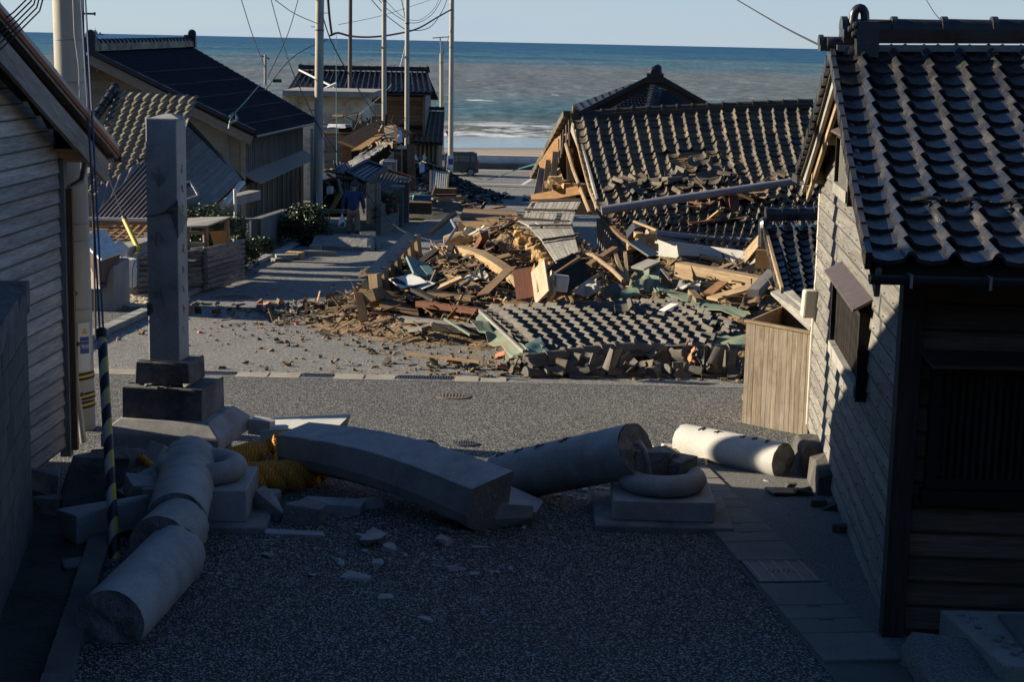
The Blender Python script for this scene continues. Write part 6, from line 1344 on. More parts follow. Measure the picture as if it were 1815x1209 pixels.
solo('grey_plank', (708, 565, 24.9), (848, 582, 24.0), .16, .07, 'wood_grey', 'long grey sill plank at the front foot of the heap', 'plank')
solo('black_plank', (770, 578, 24.4), (858, 588, 23.9), .14, .10, 'wood_black', 'black plank beneath the grey sill plank', 'plank')
solo('green_stick', (788, 565, 24.2), (834, 594, 23.3), .03, .03, 'green_sheet', 'thin greenish stick hanging over the front of the heap', 'stick')
fab = {'fabric_red': (.28, .05, .04), 'fabric_grey': (.10, .09, .085), 'fabric_cream': (.50, .44, .33), 'fabric_white': (.42, .40, .35), 'fabric_brown': (.16, .09, .05)}
for k_, c_ in fab.items(): T[k_] = plain(k_, c_, .9)
for i, (px, py, Y, w, h, mn, lab) in enumerate(((842, 492, 26.5, 40, 14, 'fabric_cream', 'cream cloth draped over boards left of the drawer'), (800, 505, 26.2, 26, 12, 'fabric_red', 'dark red cloth scrap in the left middle of the heap'), (1040, 505, 25.2, 34, 14, 'fabric_white', 'white torn cloth right of the white canister'), (880, 440, 28.5, 36, 13, 'fabric_brown', 'brown mat thrown over the top of the heap'),
        (1085, 512, 25.0, 26, 9, 'fabric_grey', 'grey cloth scrap behind the fallen roof slab'), (840, 410, 33, 34, 9, 'fabric_cream', 'pale sheet lying on the far heap'), (1220, 505, 25.4, 34, 10, 'fabric_white', 'white sheet scrap below the thick timber'), (1330, 540, 23.6, 30, 12, 'fabric_brown', 'brown fabric scrap beside the fence box'), (735, 525, 25.6, 28, 9, 'fabric_grey', 'grey plastic scrap by the brown wall panel'))):
    sheet('cloth_scrap', [(px-w/2, py-h/2, Y+.3), (px+w/2, py-h/2-3, Y+.4), (px-w/2-4, py+h/2, Y-.3), (px+w/2+5, py+h/2+2, Y-.2)], T[mn], lab, .16, 60+i, 12, 8, cat='cloth', ls=4)
# upright broken wall frame on the left
WFm = empty('wall_frame', P(690, 500, 26), 'leaning broken wall frame with short studs and a mossy top sheet', 'wall frame')
plank('frame_plate', P(640, 532, 25.6), P(728, 444, 30.0), .10, .24, T['wood_brown'], WFm)
plank('frame_plate', P(655, 500, 26.2), P(730, 436, 30.2), .14, .06, T['wood_grey'], WFm)
for k in range(7):
    a = P(652+k*12.0, 522-k*12.2, 25.9+k*.62); plank('stud', a+V(.10, 0, .32), a+V(.16, -.04, -.18), .16, .12, T['wood_tan'], WFm, up=(.6, 1, 0))
tp = [P(652+k*12.0, 522-k*12.2, 25.9+k*.62)+V(.06, .02, .30) for k in (0, 6)]; plank('frame_plate', tp[0], tp[1], .22, .05, T['wood_grey'], WFm, up=(.5, .3, 1))
plank('sill_block', P(650, 527, 25.6), P(672, 520, 25.5), .28, .18, T['wood_tan'], WFm)
sheet('top_sheet', [(640, 478, 26.8), (690, 462, 28), (634, 494, 26.0), (680, 480, 26.8)], T['mud'], None, .03, 21, parent=WFm)
sheet('top_sheet', [(645, 498, 26.0), (672, 490, 26.4), (636, 530, 25.6), (658, 528, 25.5)], T['green_sheet'], None, .03, 23, parent=WFm)
plank('end_post', P(636, 520, 25.5), P(646, 570, 25.3), .12, .06, T['wood_brown'], WFm, up=(0, 1, 0))
# shingled roof panel with dark battens, bent over the heap
SPN = empty('shingle_panel', P(975, 410, 31), 'silvery shingled roof panel with dark battens lying over the heap', 'roof panel')
A, B, Cc, D = Q((940, 360, 31.2), (1030, 358, 30.4), (922, 404, 29.4), (1010, 410, 28.8)); SA = patch(A, B, Cc, D, sag=-.05)
A, B, Cc, D = Q((918, 392, 29.8), (1008, 398, 29.2), (985, 470, 26.7), (1026, 454, 26.8)); SB_ = patch(A, B, Cc, D, sag=-.12)
for S_, nr_, ncs in ((SA, 2, 13), (SB_, 3, 12)):
    for j in range(nr_):
        u0 = 0; k = 0
        while u0 < 1:
            du = RND.uniform(.6, 1.5)/ncs; u1 = min(1, u0+du); a, b1, c, d = S_(u0+.004, j/nr_), S_(u1-.004, j/nr_), S_(u0+.004, (j+1.08)/nr_), S_(u1-.004, (j+1.08)/nr_); jz = RND.uniform(0, .012)
            if RND.random() > .04:
                b = MB(); b.hull8([a, b1, d+V(0, 0, .02), c+V(0, 0, .02)], [a+V(0, 0, .012), b1+V(0, 0, .012), d+V(0, 0, .035+jz), c+V(0, 0, .035+jz)]); b.build('shingle', T['wood_grey_lit'], SPN)
            u0 = u1
    for j in range(nr_+1): plank('batten', S_(.0, j/nr_)+V(0, 0, .05), S_(1, j/nr_)+V(0, 0, .05), .05, .04, T['wood_black'], SPN)
for i in range(44):
    t = RND.random(); q = P(918+60*t+RND.gauss(0, 5), 404+64*t+RND.gauss(6, 5), 29.6-2.8*t); inst('clay_lump', rock_mesh(T['clay'],   .15, .13, .11, 700+i % 6, 26, .3), Matrix.Translation(q) @ Matrix.Rotation(i, 4, 'Z') @ Matrix.Scale(RND.uniform(.4, 1.4), 4), SPN)
# flat dark roof piece at the far end of the heap
FDP = empty('floor_section', P(870, 395, 38), 'flat dark wooden floor section at the far end of the heap', 'floor section')
clap_flat(FDP, P(815, 388, 38.6), P(918, 394, 37.4), P(822, 372, 41), P(915, 378, 40.5), T['wood_brown'], 5, 'floor_board', .04, .12, (0, 0, 1))
plank('edge_beam', P(812, 402, 38.2), P(915, 398, 36.8), .12, .20, T['wood_brown'], FDP); plank('post', P(818, 396, 38.1), P(816, 440, 37.4), .14, .12, T['wood_brown'], FDP, up=(0, 1, 0)); plank('edge_beam', P(835, 432, 36.6), P(918, 420, 36.2), .14, .12, T['wood_orange'], FDP)
for i in range(5): plank('ridge_piece', P(820+i*22, 386-i*.3, 40), P(838+i*22, 386-i*.3, 39.9), .16, .12, T['tile_brown'], FDP)
b = MB(); b.lathe([(.01, -.32), (.11, -.3), (.16, -.1), (.16, .1), (.11, .3), (.01, .32)], 16, Matrix.Translation(P(812, 424, 36.6)) @ Matrix.Rotation(1.4, 4, 'Y')); b.build('straw_bale', T['wood_raw'], None, smooth=True, label='small rounded straw bundle in the far heap', cat='straw bundle')
# curved white pipes, cables in the heap
for i, (pp, r_, mm, lab) in enumerate((([(1030, 452, 27), (1050, 452, 26.8), (1085, 478, 26.2), (1105, 498, 25.6)], .035, 'wood_tan', 'curved pale hose crossing the heap right of the chest'), ([(1022, 470, 26.4), (1018, 490, 25.9), (1040, 500, 25.6), (1062, 488, 25.9)], .03, 'wood_tan', 'looped pale hose in front of the shingled panel'),
        ([(760, 465, 27.6), (785, 455, 27.8), (812, 452, 28)], .03, 'green_sheet', 'short greenish pipe behind the teal door'), ([(790, 432, 33), (808, 405, 34), (800, 390, 36)], .03, 'metal_grey', 'bent grey pipe poking up from the far heap'))):
    b = MB(); b.tube(Q(*pp), r_, 8); b.build('bent_pipe', T[mm], None, smooth=True, label=lab, cat='pipe')
small = [((1256, 520, 24.8), (1282, 500, 25.3), .16, .03, 'wood_orange', 'small orange board standing tilted on the right heap'), ((1262, 530, 24.3), (1345, 505, 24.9), .22, .04, 'wood_raw', 'bright raw board slanting on the right heap'), ((1395-60, 520, 24.2), (1372, 482, 25.2), .16, .12, 'wood_grey', 'grey squared post end rising on the right heap'),
         ((1225, 518, 24.9), (1240, 535, 24.4), .1, .08, 'wood_tan', 'short tan block beside the orange board'), ((1300, 500, 25.6), (1362, 492, 25.8), .14, .04, 'wood_tan', 'tan plank behind the grey post end'), ((1130, 476, 26), (1160, 462, 26.2), .3, .03, 'wood_grey', 'square grey panel piece below the broken pipe'),
         ((1122, 428, 27), (1158, 452, 26.8), .34, .03, 'wood_grey_lit', 'pale grey wall fragment hanging at the corner of the lower roof'), ((1044, 470, 26.5), (1090, 440, 27.2), .1, .06, 'wood_brown', 'brown stud leaning up to the lower roof'), ((1090, 450, 27), (1108, 500, 25.8), .06, .05, 'wood_tan', 'thin tan lath hanging from the lower roof'),
         ((1108, 448, 27), (1112, 496, 26), .05, .05, 'wood_raw', 'thin raw lath beside the tan one'), ((1124, 392, 27.6), (1164, 408, 27.2), .05, .03, 'wood_raw', 'pale lath lying on the lower roof tiles'), ((950, 540, 24), (990, 520, 24.3), .12, .05, 'wood_brown', 'brown batten in front of the drawer'), ((905, 535, 24), (935, 545, 23.7), .3, .02, 'wood_orange', 'orange-brown board lying below the reddish one')]
for a, c, w, h, mn, lab in small: solo('loose_board', a, c, w, h, mn, lab, 'board')
ORD = empty('small_eave_piece', P(1140, 415, 27.3), 'small broken bit of eave with a dark folded metal top at the roof corner', 'eave fragment')
b = MB(); b.prism(Q((1112, 422, 27.4), (1126, 404, 27.4), (1148, 400, 27.4), (1136, 412, 27.4), (1118, 436, 27.4)), V(0, .5, .05)); b.build('folded_cover', T['metal_dark'], ORD)
for i in range(14): inst('clay_lump', rock_mesh(T['clay'], .16, .14, .13, 720+i % 4, 26, .3), Matrix.Translation(P(RND.uniform(1118, 1160), RND.uniform(414, 440), 27.2)), ORD)

P = P_far
# ---------------------------------------------------------------- LEFT SIDE OF THE STREET
BH = empty('wooden_house', P(430, 400, 50), 'big wooden house with a long dark tiled roof behind the stone pillar', 'house')
rA, rB, eA, eB = P(158, 92, 50), P(338, 84, 62), P(452, 236, 49.5), P(560, 213, 62)
SBH = patch(rA, rB, eA, eB)
tile_roof(BH, SBH, 12.5, 5.6, T['tile_navy'], 60); roof_deck(BH, SBH, T['wood_black'], .08, 8, 8, .05)
for v in (.28, .44, .60, .76, .92):   # snow stops
    for k in range(23): q = SBH((k+.5)/23, v); plank('snow_stop', q+V(-.07, -.10, .07), q+V(.07, .10, .07), .03, .02, T['tile_navy'], BH)
ridge(BH, [rA+V(0, 0, .05), rB+V(0, 0, .05)], T['tile_navy'], r=.11, step=.45, layers=4, lw=.34, lh=.05)
for q in (rA, rB):
    b = MB(); b.box(Matrix.Translation(q+V(0, 0, .22)), .4, .3, .45, .03); b.lathe([(0, .1), (.12, .1), (.16, 0), (.12, -.1), (0, -.1)], 12, Matrix.Translation(q+V(.05, 0, .50)) @ Matrix.Rotation(math.pi/2, 4, 'X')); b.build('ridge_end_tile', T['tile_navy'], BH)
S_back = patch(rB, rA, rB+V(-4.5, 1, -2.3), rA+V(-4.5, 1, -2.3)); roof_deck(BH, S_back, T['wood_black'], .08, 4, 4, .05)
for k in range(22): a, c = rA.lerp(eA, k/22), rA.lerp(eA, (k+1.03)/22); plank('rake_tile', a+V(0, -.05, .04), c+V(0, -.05, .05), .14, .12, T['tile_navy'], BH)
plank('barge_board', rA+V(0, -.0, -.20), eA+V(-.1, 0, -.22), .06, .26, T['board_dim'], BH)
plank('barge_board', rA+V(-.1, 0, -.20), rA+V(-3.6, .6, -2.0), .06, .26, T['board_dim'], BH)
g0_, g1_ = V(rA.x-3.6, 51.4, 0), V(eA.x-.55, 50.2, 0)
def bh_top(t):
    x = g0_.x + (g1_.x-g0_.x)*t
    return (rA.z + (x-rA.x)*(eA.z-rA.z)/(eA.x-rA.x) if x > rA.x else rA.z - (rA.x-x)*.5) - .25
clap_wall(BH, g0_, g1_, gz(50), bh_top, T['board_dim'], bh=.22, out=(0, -1, 0), th=.025)
b = MB(); b.prism([V(g0_.x, 51.7, gz(50)), V(g1_.x, 50.5, gz(50)), V(g1_.x, 50.5, eA.z-.2), V(rA.x, 51.7-1.2*(rA.x-g0_.x)/(g1_.x-g0_.x), rA.z-.3), V(g0_.x, 51.7, rA.z-2)], V(0, .15, 0)); b.build('wall_core', T['wood_black'], BH)
# street-side wall: battens above, dark shutters below a small pent roof
wa, wb_ = V(eA.x-.5, 50.2, 0), V(eB.x-.45, 61.5, 0); zpent = P(437, 322, 50).z; ztop_ = eA.z-.1
b = MB(); b.prism([wa+V(0, 0, gz(62)), wb_+V(0, 0, gz(62)), wb_+V(0, 0, ztop_), wa+V(0, 0, ztop_)], V(-.15, 0, 0)); b.build('wall_core', T['wood_black'], BH)
for k in range(max(1, int((ztop_-zpent-.1)/.21))): plank('wall_board', wa+V(.02, 0, zpent+.1+k*.21), wb_+V(.02, 0, zpent+.1+k*.21), .015, .195, T['board_dim'], BH)
for k in range(34): q = wa.lerp(wb_, (k+.3)/34); plank('batten', q+V(.05, 0, zpent), q+V(.05, 0, ztop_), .05, .04, T['wood_grey'], BH, up=(0, 1, 0))
b = MB(); b.hull8([wa+V(0, 0, zpent+.18), wb_+V(0, 0, zpent+.18), wb_+V(.55, 0, zpent-.08), wa+V(.55, 0, zpent-.08)], [wa+V(0, 0, zpent+.25), wb_+V(0, 0, zpent+.25), wb_+V(.55, 0, zpent-.03), wa+V(.55, 0, zpent-.03)]); b.build('pent_roof', T['wood_grey'], BH)
for k in range(12):
    a, c = wa.lerp(wb_, (k+.06)/12), wa.lerp(wb_, (k+.94)/12); b = MB(); b.prism([a+V(.03, 0, gz(62)), c+V(.03, 0, gz(62)), c+V(.03, 0, zpent-.15), a+V(.03, 0, zpent-.15)], V(.04, 0, 0)); b.build('shutter', T['wood_brown'], BH)
    plank('mullion', wa.lerp(wb_, k/12)+V(.06, 0, gz(62)), wa.lerp(wb_, k/12)+V(.06, 0, zpent-.1), .12, .1, T['wood_grey'], BH, up=(0, 1, 0))
plank('corner_post', g1_+V(.1, -.08, gz(50)), g1_+V(.1, -.08, eA.z-.1), .14, .14, T['board_dim'], BH, up=(0, 1, 0))
plank('corner_post', g1_+V(-.35, -.1, gz(50)), g1_+V(-.35, -.1, eA.z-.1), .07, .06, T['wood_grey_lit'], BH, up=(0, 1, 0))
gutter(BH, eA+V(.1, 0, -.06), eB+V(.1, 0, -.06), T['metal_grey'], .06)
# small collapsed tiled roof
CR = empty('collapsed_roof', P(250, 240, 40), 'small dusty tiled roof slumped in front of the big dark roof at left', 'collapsed roof')
A, B, Cc, D = Q((205, 162, 41), (346, 172, 39.4), (132, 340, 37.6), (275, 356, 36.0)); SC_ = patch(A, B, Cc, D, sag=.1, lump=.02, seed=3, ls=.6)
def skc(u, v):
    x, y = 205+141*u-73*v, 162+10*u+180*v; return y > 203+(325-x)*.93
tile_roof(CR, SC_, 2.5, 4.0, T['tile_olive'], 300, skip=skc)
roof_deck(CR, SC_, T['wood_grey'], .06, 8, 8, .05, v1=.42)
ridge(CR, [SC_(0, 0)+V(0, 0, .05), SC_(0, .32)+V(-.25, 0, .05)], T['tile_black'], r=.11, step=.3, layers=1, lw=.24)
CP = empty('plank_roof', P(370, 320, 39), 'tilted wall of silvery grey planks sliding off the collapsed tiled roof', 'fallen wall')
clap_flat(CP, P(230, 262, 39.5), P(318, 200, 40.8), P(318, 412, 36.6), P(432, 322, 38.8), T['wood_grey_lit'], 17, 'wall_plank', .03, .12, (.5, -1, .5), jit=.02)
b = MB(); b.prism(Q((232, 264, 39.7), (318, 204, 41.0), (430, 324, 39.0), (320, 410, 36.8)), V(-.1, .2, -.1)); b.build('backing', T['wood_black'], CP)
plank('edge_board', P(318, 200, 40.7), P(432, 322, 38.7), .10, .05, T['wood_black'], CP)
plank('white_edge', P(430, 322, 38.6), P(398, 362, 37.5), .12, .06, T['white_old'], CP)
WF_ = empty('window_frame', P(338, 340, 37), 'white aluminium window frame lying on the grey plank wall', 'window frame')
fr_ = Q((300, 330, 37.3), (338, 322, 37.5), (352, 346, 37.0), (318, 358, 36.8))
for k in range(4): plank('frame_bar', fr_[k], fr_[(k+1) % 4], .06, .04, T['metal_grey'], WF_)
b = MB(); b.prism(fr_, V(0, 0, -.01)); b.build('pane', T['glass_dark'], WF_)
def corrugated(name, A, B, Cc, D, m, nr, label, amp=.02, parent=None, cat='corrugated sheet', sheets=3):
    t = empty(name, A, label, cat) if parent is None else parent; A, B, Cc, D = map(Vector, (A, B, Cc, D)); nn = (B-A).cross(Cc-A).normalized()
    nn = nn if nn.z > 0 else -nn
    for s in range(sheets):
        b = MB(); u0, u1 = s/sheets, (s+1.02)/sheets
        b.grid(lambda u, v: (A.lerp(B, u0+(u1-u0)*u)).lerp(Cc.lerp(D, u0+(u1-u0)*u), v) + nn*(amp*(1 if math.cos(2*math.pi*nr*(u0+(u1-u0)*u)) > 0 else -1)*min(1, abs(math.cos(2*math.pi*nr*(u0+(u1-u0)*u)))*2.2)+.004*s), int(nr*8/sheets), 3, .008, tuple(-nn)); b.build('metal_sheet', m, t)
    return t
mbr = mat('brown_sheet', (.20, .165, .15), (.30, .25, .23), 3, .5, .1, .003, 20, metal=.3, dirt=(.07, .05, .04), damt=.5)
corrugated('brown_metal_roof', *Q((255, 285, 36.5), (330, 322, 36), (160, 392, 33.5), (262, 394, 33.5)), mbr, 12, 'brown ribbed metal roof slope between the utility pole and the stone pillar', .03)
b_ = corrugated('brown_metal_wall', *Q((175, 330, 36.0), (258, 282, 37.2), (165, 388, 35), (210, 360, 35.6)), mbr, 4, 'dark brown metal wall strip under the collapsed tiled roof', .01)
FL = empty('roof_edge', P(200, 388, 33), 'long white-edged fascia lying under the brown ribbed roof', 'fascia'); plank('fascia', P(155, 388, 33.2), P(262, 390, 33.2), .05, .07, T['white_old'], FL); plank('underside', P(155, 396, 33.2), P(262, 398, 33.2), .05, .13, T['wood_orange'], FL)
GRL = empty('wooden_lattice', P(210, 405, 33), 'fallen orange-brown wooden lattice below the ribbed roof edge', 'lattice')
for k in range(5): plank('lattice_bar', P(165, 402+k*6, 32.6-k*.15), P(255, 404+k*5.5, 32.9-k*.15), .05, .03, T['wood_orange'], GRL)
for k in range(5): plank('lattice_bar', P(168+k*18, 424, 31.8), P(205+k*14, 400, 33.0), .05, .03, T['wood_orange'], GRL)
# bollard sleeve (yellow), tilted utility box, concrete blocks
YB = empty('yellow_sleeve', P(232, 415, 30), 'yellow plastic guy-wire sleeve leaning behind the log planter', 'wire sleeve'); b = MB(); b.tube([P(246, 443, 30), P(221, 390, 30.6)], .045, 10); b.build('sleeve', T['yellow'], YB, smooth=True); b = MB(); b.tube([P(222, 392, 30.6), P(219, 385, 30.7)], .052, 10); b.build('cap', T['black'], YB)
b = MB(); b.tube([P(219, 386, 30.7), P(150, 200, 33)], .007, 5); b.build('stay_cable', T['cable'], YB)
TBX = empty('tilted_box', P(180, 450, 27), 'big tilted cabinet with pale slatted lid beside the utility pole', 'cabinet')
lid = Q((140, 428, 27.2), (182, 412, 28.6), (213, 452, 27.2), (178, 464, 26.4)); lo = [Vector((p.x, p.y, 0))+V(-.18, 0, 0) for p in lid]
lo = Q((140, 512, 27.0), (160, 495, 28.4), (200, 505, 27.2), (178, 512, 26.6))
b = MB(); b.hull8(lo, lid); b.build('cabinet_body', T['metal_brown'], TBX); b = MB(); nlid = (lid[1]-lid[0]).cross(lid[3]-lid[0]).normalized(); nlid = nlid if nlid.z > 0 else -nlid
b.hull8([p+nlid*.004 for p in lid], [p+nlid*.05 for p in lid]); b.build('lid', T['white_old'], TBX, bevel=.01)
for k in range(9): a, c = lid[0].lerp(lid[3], (k+.5)/9)+nlid*.055, lid[1].lerp(lid[2], (k+.5)/9)+nlid*.055; plank('lid_slat', a, c, .09, .012, T['white_old'], TBX, up=tuple(nlid))
CBK = empty('concrete_plinth', P(185, 500, 27), 'rust-stained concrete plinth under the tilted cabinet', 'plinth'); b = MB(); g_ = G(172, 532); b.bb(P(130, 500, 27).x, P(205, 500, 27).x, 26.9, 28.0, g_.z-.1, P(185, 470, 27).z); b.build('block', T['concrete'], CBK, bevel=.02)
BX = empty('bagged_bin', P(222, 480, 29.5), 'white tarpaulin bundle tied with green net beside the log planter', 'bundle'); q = P(222, 482, 29.5); o = inst('tarp', rock_mesh(T['tarp'], .42, .45, .5, 801, 40, .75), Matrix.Translation(q), BX); 
b = MB()
for k in range(4): xx = q.x-.16+k*.11; b.tube([V(xx, q.y-.24, q.z-.24), V(xx+.02, q.y-.26, q.z+.1), V(xx+.05, q.y-.1, q.z+.26)], .007, 4)
b.build('net_cord', T['cable_teal'], BX)
CARD = solo('card_board', (207, 448, 28.6), (220, 432, 28.8), .25, .02, 'white_old', 'small white card with a yellow mark leaning beside the bundle', 'card', up=(.3, -1, .1))
SLB = empty('fallen_lintel', P(240, 435, 30), 'grey concrete lintel lying aslant behind the bundle', 'lintel'); plank('lintel', P(212, 450, 29.8), P(262, 432, 30.8), .3, .22, T['concrete'], SLB)
LK = jbox(Matrix.Translation(G(232, 520)+V(0, 0, .06)) , .62, .16, .16, 'kerb_block', T['concrete'], None, .015); tagit(LK, 'single concrete kerb block lying before the log planter', 'kerb block')
b = MB()
for i in range(700):
    q = G(RND.uniform(196, 262), RND.uniform(524, 545)); s = RND.uniform(.012, .035); b.box(Matrix.Translation(q+V(0, 0, s*.4)) @ Matrix.Rotation(RND.uniform(0, 3), 4, 'Z'), s*1.6, s, s, s*.3)
b.build('gravel', T['plaster'], kind='stuff')
# log planter
LP = empty('log_planter', P(305, 480, 30), 'planter box of stacked round grey logs behind the stone pillar', 'planter')
lgm = mat('log_grey', (.14, .13, .115), (.26, .245, .22), 5, .92, .7, .015, 14, stretch=(.4, 1, 1), dirt=(.06, .055, .05), damt=.6, var=.25)
zb_ = gz(30.5)
lA, lB, lC = G(243, 512), G(366, 500), P(366, 440, 31.6); 
for k in range(8):
    z = zb_+.05+k*.098; a, c = V(P(243, 500, 29.6).x, 29.6, z), V(P(366, 500, 30.6).x-.05, 30.6, z); b = MB(); b.tube([a, c], .048, 10); b.build('log', lgm, LP, smooth=True)
    c2, d2 = V(P(366, 500, 30.6).x, 30.5, z+.045), V(P(366, 500, 30.6).x+.25, 33.2, z-.10); b = MB(); b.tube([c2, d2], .048, 10); b.build('log', lgm, LP, smooth=True)
    a3, d3 = V(a.x, 29.5, z+.045), V(a.x-.1, 32.0, z-.05); b = MB(); b.tube([a3, d3], .048, 10); b.build('log', lgm, LP, smooth=True)
b = MB(); b.grid(lambda u, v: V((P(243, 500, 29.6).x+.05)*(1-u)+(P(366, 500, 30.6).x-.05)*u, 29.7+3*v, zb_+.68+.05*fb((u*5, v*5, 0), 2)-.1*v), 8, 8); b.build('soil', T['dark_soil'], LP)
# shed frame with slanting roof and orange board
SD = empty('stall_frame', P(370, 480, 33), 'open stall of round posts with a flat slanting roof and an orange board', 'stall')
rf_ = Q((326, 404, 31.5), (368, 402, 32.0), (410, 386, 34.2), (330, 388, 34.4)); b = MB(); b.prism(rf_, V(0, 0, .03)); b.build('roof_board', T['wood_grey_lit'], SD)
for (px, py0, py1, Y) in ((364, 403, 512, 32.2), (402, 390, 496, 34.0), (331, 404, 500, 31.8)): b = MB(); b.tube([P(px, py0, Y), P(px+3, py1, Y)], .055, 10); b.build('post', T['wood_tan'], SD, smooth=True)
for py in (412, 432, 452, 470): plank('rail', P(330, py, 31.9), P(366, py+1, 32.2), .04, .07, T['wood_grey'], SD)
b = MB(); b.prism(Q((372, 410, 33.0), (402, 408, 33.9), (402, 482, 33.9), (392, 482, 33.6)), V(0, .04, 0)); b.build('orange_board', T['orange_board'], SD)
b = MB(); b.prism(Q((370, 490, 32.6), (410, 482, 33.8), (410, 494, 33.8), (372, 506, 32.6)), V(-.1, 1.2, 0)); b.build('floor_deck', T['wood_tan'], SD)
# white post and small signboard
WP = inst('white_post', *(lambda b: (b.mesh(T['white'], 'post', smooth=True, center=False)[0],))((lambda b: (b.tube([P(419, 462, 37), P(416, 335, 37)], .032, 10), b)[1])(MB())), Matrix.Identity(4)); tagit(WP, 'slim white steel post standing in the hedge behind the stall', 'post')
SG = empty('notice_board', P(437, 405, 39), 'small white notice board between two short wooden posts', 'notice board')
for px, py in ((431, 385), (438, 390)): b = MB(); b.tube([P(px, py, 39), P(px, 430, 39)], .045, 8); b.build('post', T['wood_tan'], SG)
b = MB(); b.prism(Q((436, 396, 38.9), (443, 390, 39.3), (443, 440, 39.3), (436, 440, 38.9)), V(.03, 0, 0)); b.build('board', T['white_old'], SG)
for k in range(5): add_text('notice_text', '立入禁止注意'[k:k+1] if False else 'ー', Matrix.Translation(P(440, 405+k*6, 38.8)) @ Matrix.Rotation(math.pi/2, 4, 'X'), .08, T['blue_panel'], SG, .001)
# low retaining walls on the left
def lowwall(name, pts, h, th, m, label, cat='wall'):
    t = empty(name, Vector(pts[0]), label, cat)
    for a, c in zip(pts, pts[1:]):
        a, c = Vector(a), Vector(c); n_ = max(1, int((c-a).length/1.2))
        for k in range(n_):
            p, q = a.lerp(c, (k+.01)/n_), a.lerp(c, (k+.99)/n_); d = (q-p).normalized(); pr = V(-d.y, d.x, 0)*th/2; b = MB(); b.hull8([p-pr, q-pr, q+pr, p+pr], [p-pr+V(0, 0, h), q-pr+V(0, 0, h), q+pr+V(0, 0, h), p+pr+V(0, 0, h)]); b.build('wall_block', m, t, bevel=.02)
    return t
def gp(px, py, Y, dz=0): q = P(px, py, Y); return V(q.x, Y, gz(Y)+dz)
lowwall('retaining_wall', [gp(330, 0, 41), gp(452, 0, 42), gp(505, 0, 48)], .85, .25, T['concrete_dark'], 'dark concrete retaining wall below the fallen plank wall')
lowwall('ramp_wall', [gp(420, 0, 43.5), gp(498, 0, 49)], .5, .3, T['concrete_dark'], 'low concrete ramp wall behind the notice board')
# collapsed wall cap in front of the big house
inst('broken_wall_cap', *(lambda b: (b.mesh(T['concrete'], 'cap', center=False)[0],))((lambda b: (b.beam(P(340, 372, 38.5), P(452, 345, 42), .3, .22), b)[1])(MB())), Matrix.Identity(4), None, 'grey concrete wall cap tilted below the plank wall', 'wall cap')

# ---------------------------------------------------------------- plants
leafm = mat('leaf_green', (.03, .055, .018), (.09, .12, .035), 3, .55, 0, 0, var=.0)
leafd = mat('leaf_dark', (.015, .03, .012), (.045, .065, .022), 3, .5, 0, 0)
def bush(name, c, rx, ry, rz_, n, m, label, cat='bush', leaf=.05, stems=8, flowers=None, seed=1, parent=None):
    r = random.Random(seed); t = empty(name, c, label, cat) if parent is None else parent; c = Vector(c); b = MB(); cl = [(r.gauss(0, .45), r.gauss(0, .45), r.uniform(.15, .95), r.uniform(.18, .42)) for _ in range(26)]
    vs = []; fs = []
    for i in range(n):
        a = cl[r.randrange(len(cl))]; p = V(a[0]+r.gauss(0, a[3]*.55), a[1]+r.gauss(0, a[3]*.55), a[2]+r.gauss(0, a[3]*.45))
        if p.x*p.x+p.y*p.y > 1.25 or p.z < .0 or p.z > 1.15: continue
        p = c + V(p.x*rx, p.y*ry, p.z*rz_); d1 = V(r.gauss(0, 1), r.gauss(0, 1), r.gauss(0, .6)).normalized()*leaf*r.uniform(.5, 1.3); d2 = d1.cross(V(r.gauss(0, 1), r.gauss(0, 1), r.gauss(0, 1))).normalized()*leaf*.35; o_ = len(vs); vs += [p-d1, p+d2, p+d1, p-d2]; fs.append((o_, o_+1, o_+2, o_+3))
    b.add(vs, fs); b.build('leaves', m, t, recalc=False); b = MB()
    for k in range(stems): q = c+V(r.gauss(0, .35)*rx, r.gauss(0, .35)*ry, rz_*r.uniform(.5, .95)); b.tube([c+V(r.gauss(0, .1)*rx, r.gauss(0, .1)*ry, -.05), c.lerp(q, .5)+V(.03, 0, .05), q], [.02, .014, .006], 5)
    b.build('stems', T['wood_brown'], t)
    if flowers:
        for k in range(flowers):
            a = cl[r.randrange(len(cl))]; q = c+V((a[0]+r.gauss(0, .15))*rx, (a[1]-.3)*ry, (a[2]+r.gauss(0, .12))*rz_); inst('flower', rock_mesh(T['flower'], .07, .06, .06, 820, 14, .8), Matrix.Translation(q), t)
    return t
T['flower'] = plain('flower_pink', (.55, .04, .12), .6)
bush('camellia_bush', gp(543, 0, 45.5), .68, .7, 1.0, 9000, leafd, 'dark rounded camellia bush at the foot of the banded street pole', leaf=.06, seed=2)
bush('hedge_bush', gp(424, 0, 35.2), .34, .5, .85, 4500, leafm, 'glossy green shrub spilling over the kerb beside the stall', leaf=.05, seed=3)
bush('hedge_bush', gp(352, 0, 35.5), .6, .5, 1.25, 6500, leafm, 'green hedge seen through the stall frame', leaf=.05, seed=4)
bush('hedge_bush', gp(402, 0, 37), .4, .4, 1.1, 3500, leafm, 'tall green shrub between the stall and the white post', leaf=.05, seed=5)
bush('low_shrub', gp(462, 0, 40.5), .28, .4, .42, 1800, leafd, 'small dark shrub low by the ramp wall', leaf=.05, seed=6)
FBH = bush('flowering_shrub', P(686, 378, 52.5), .45, .5, .60, 3500, leafm, 'shrub with pink flowers behind the block wall near the walking man', leaf=.05, seed=7, flowers=26)
b = MB()
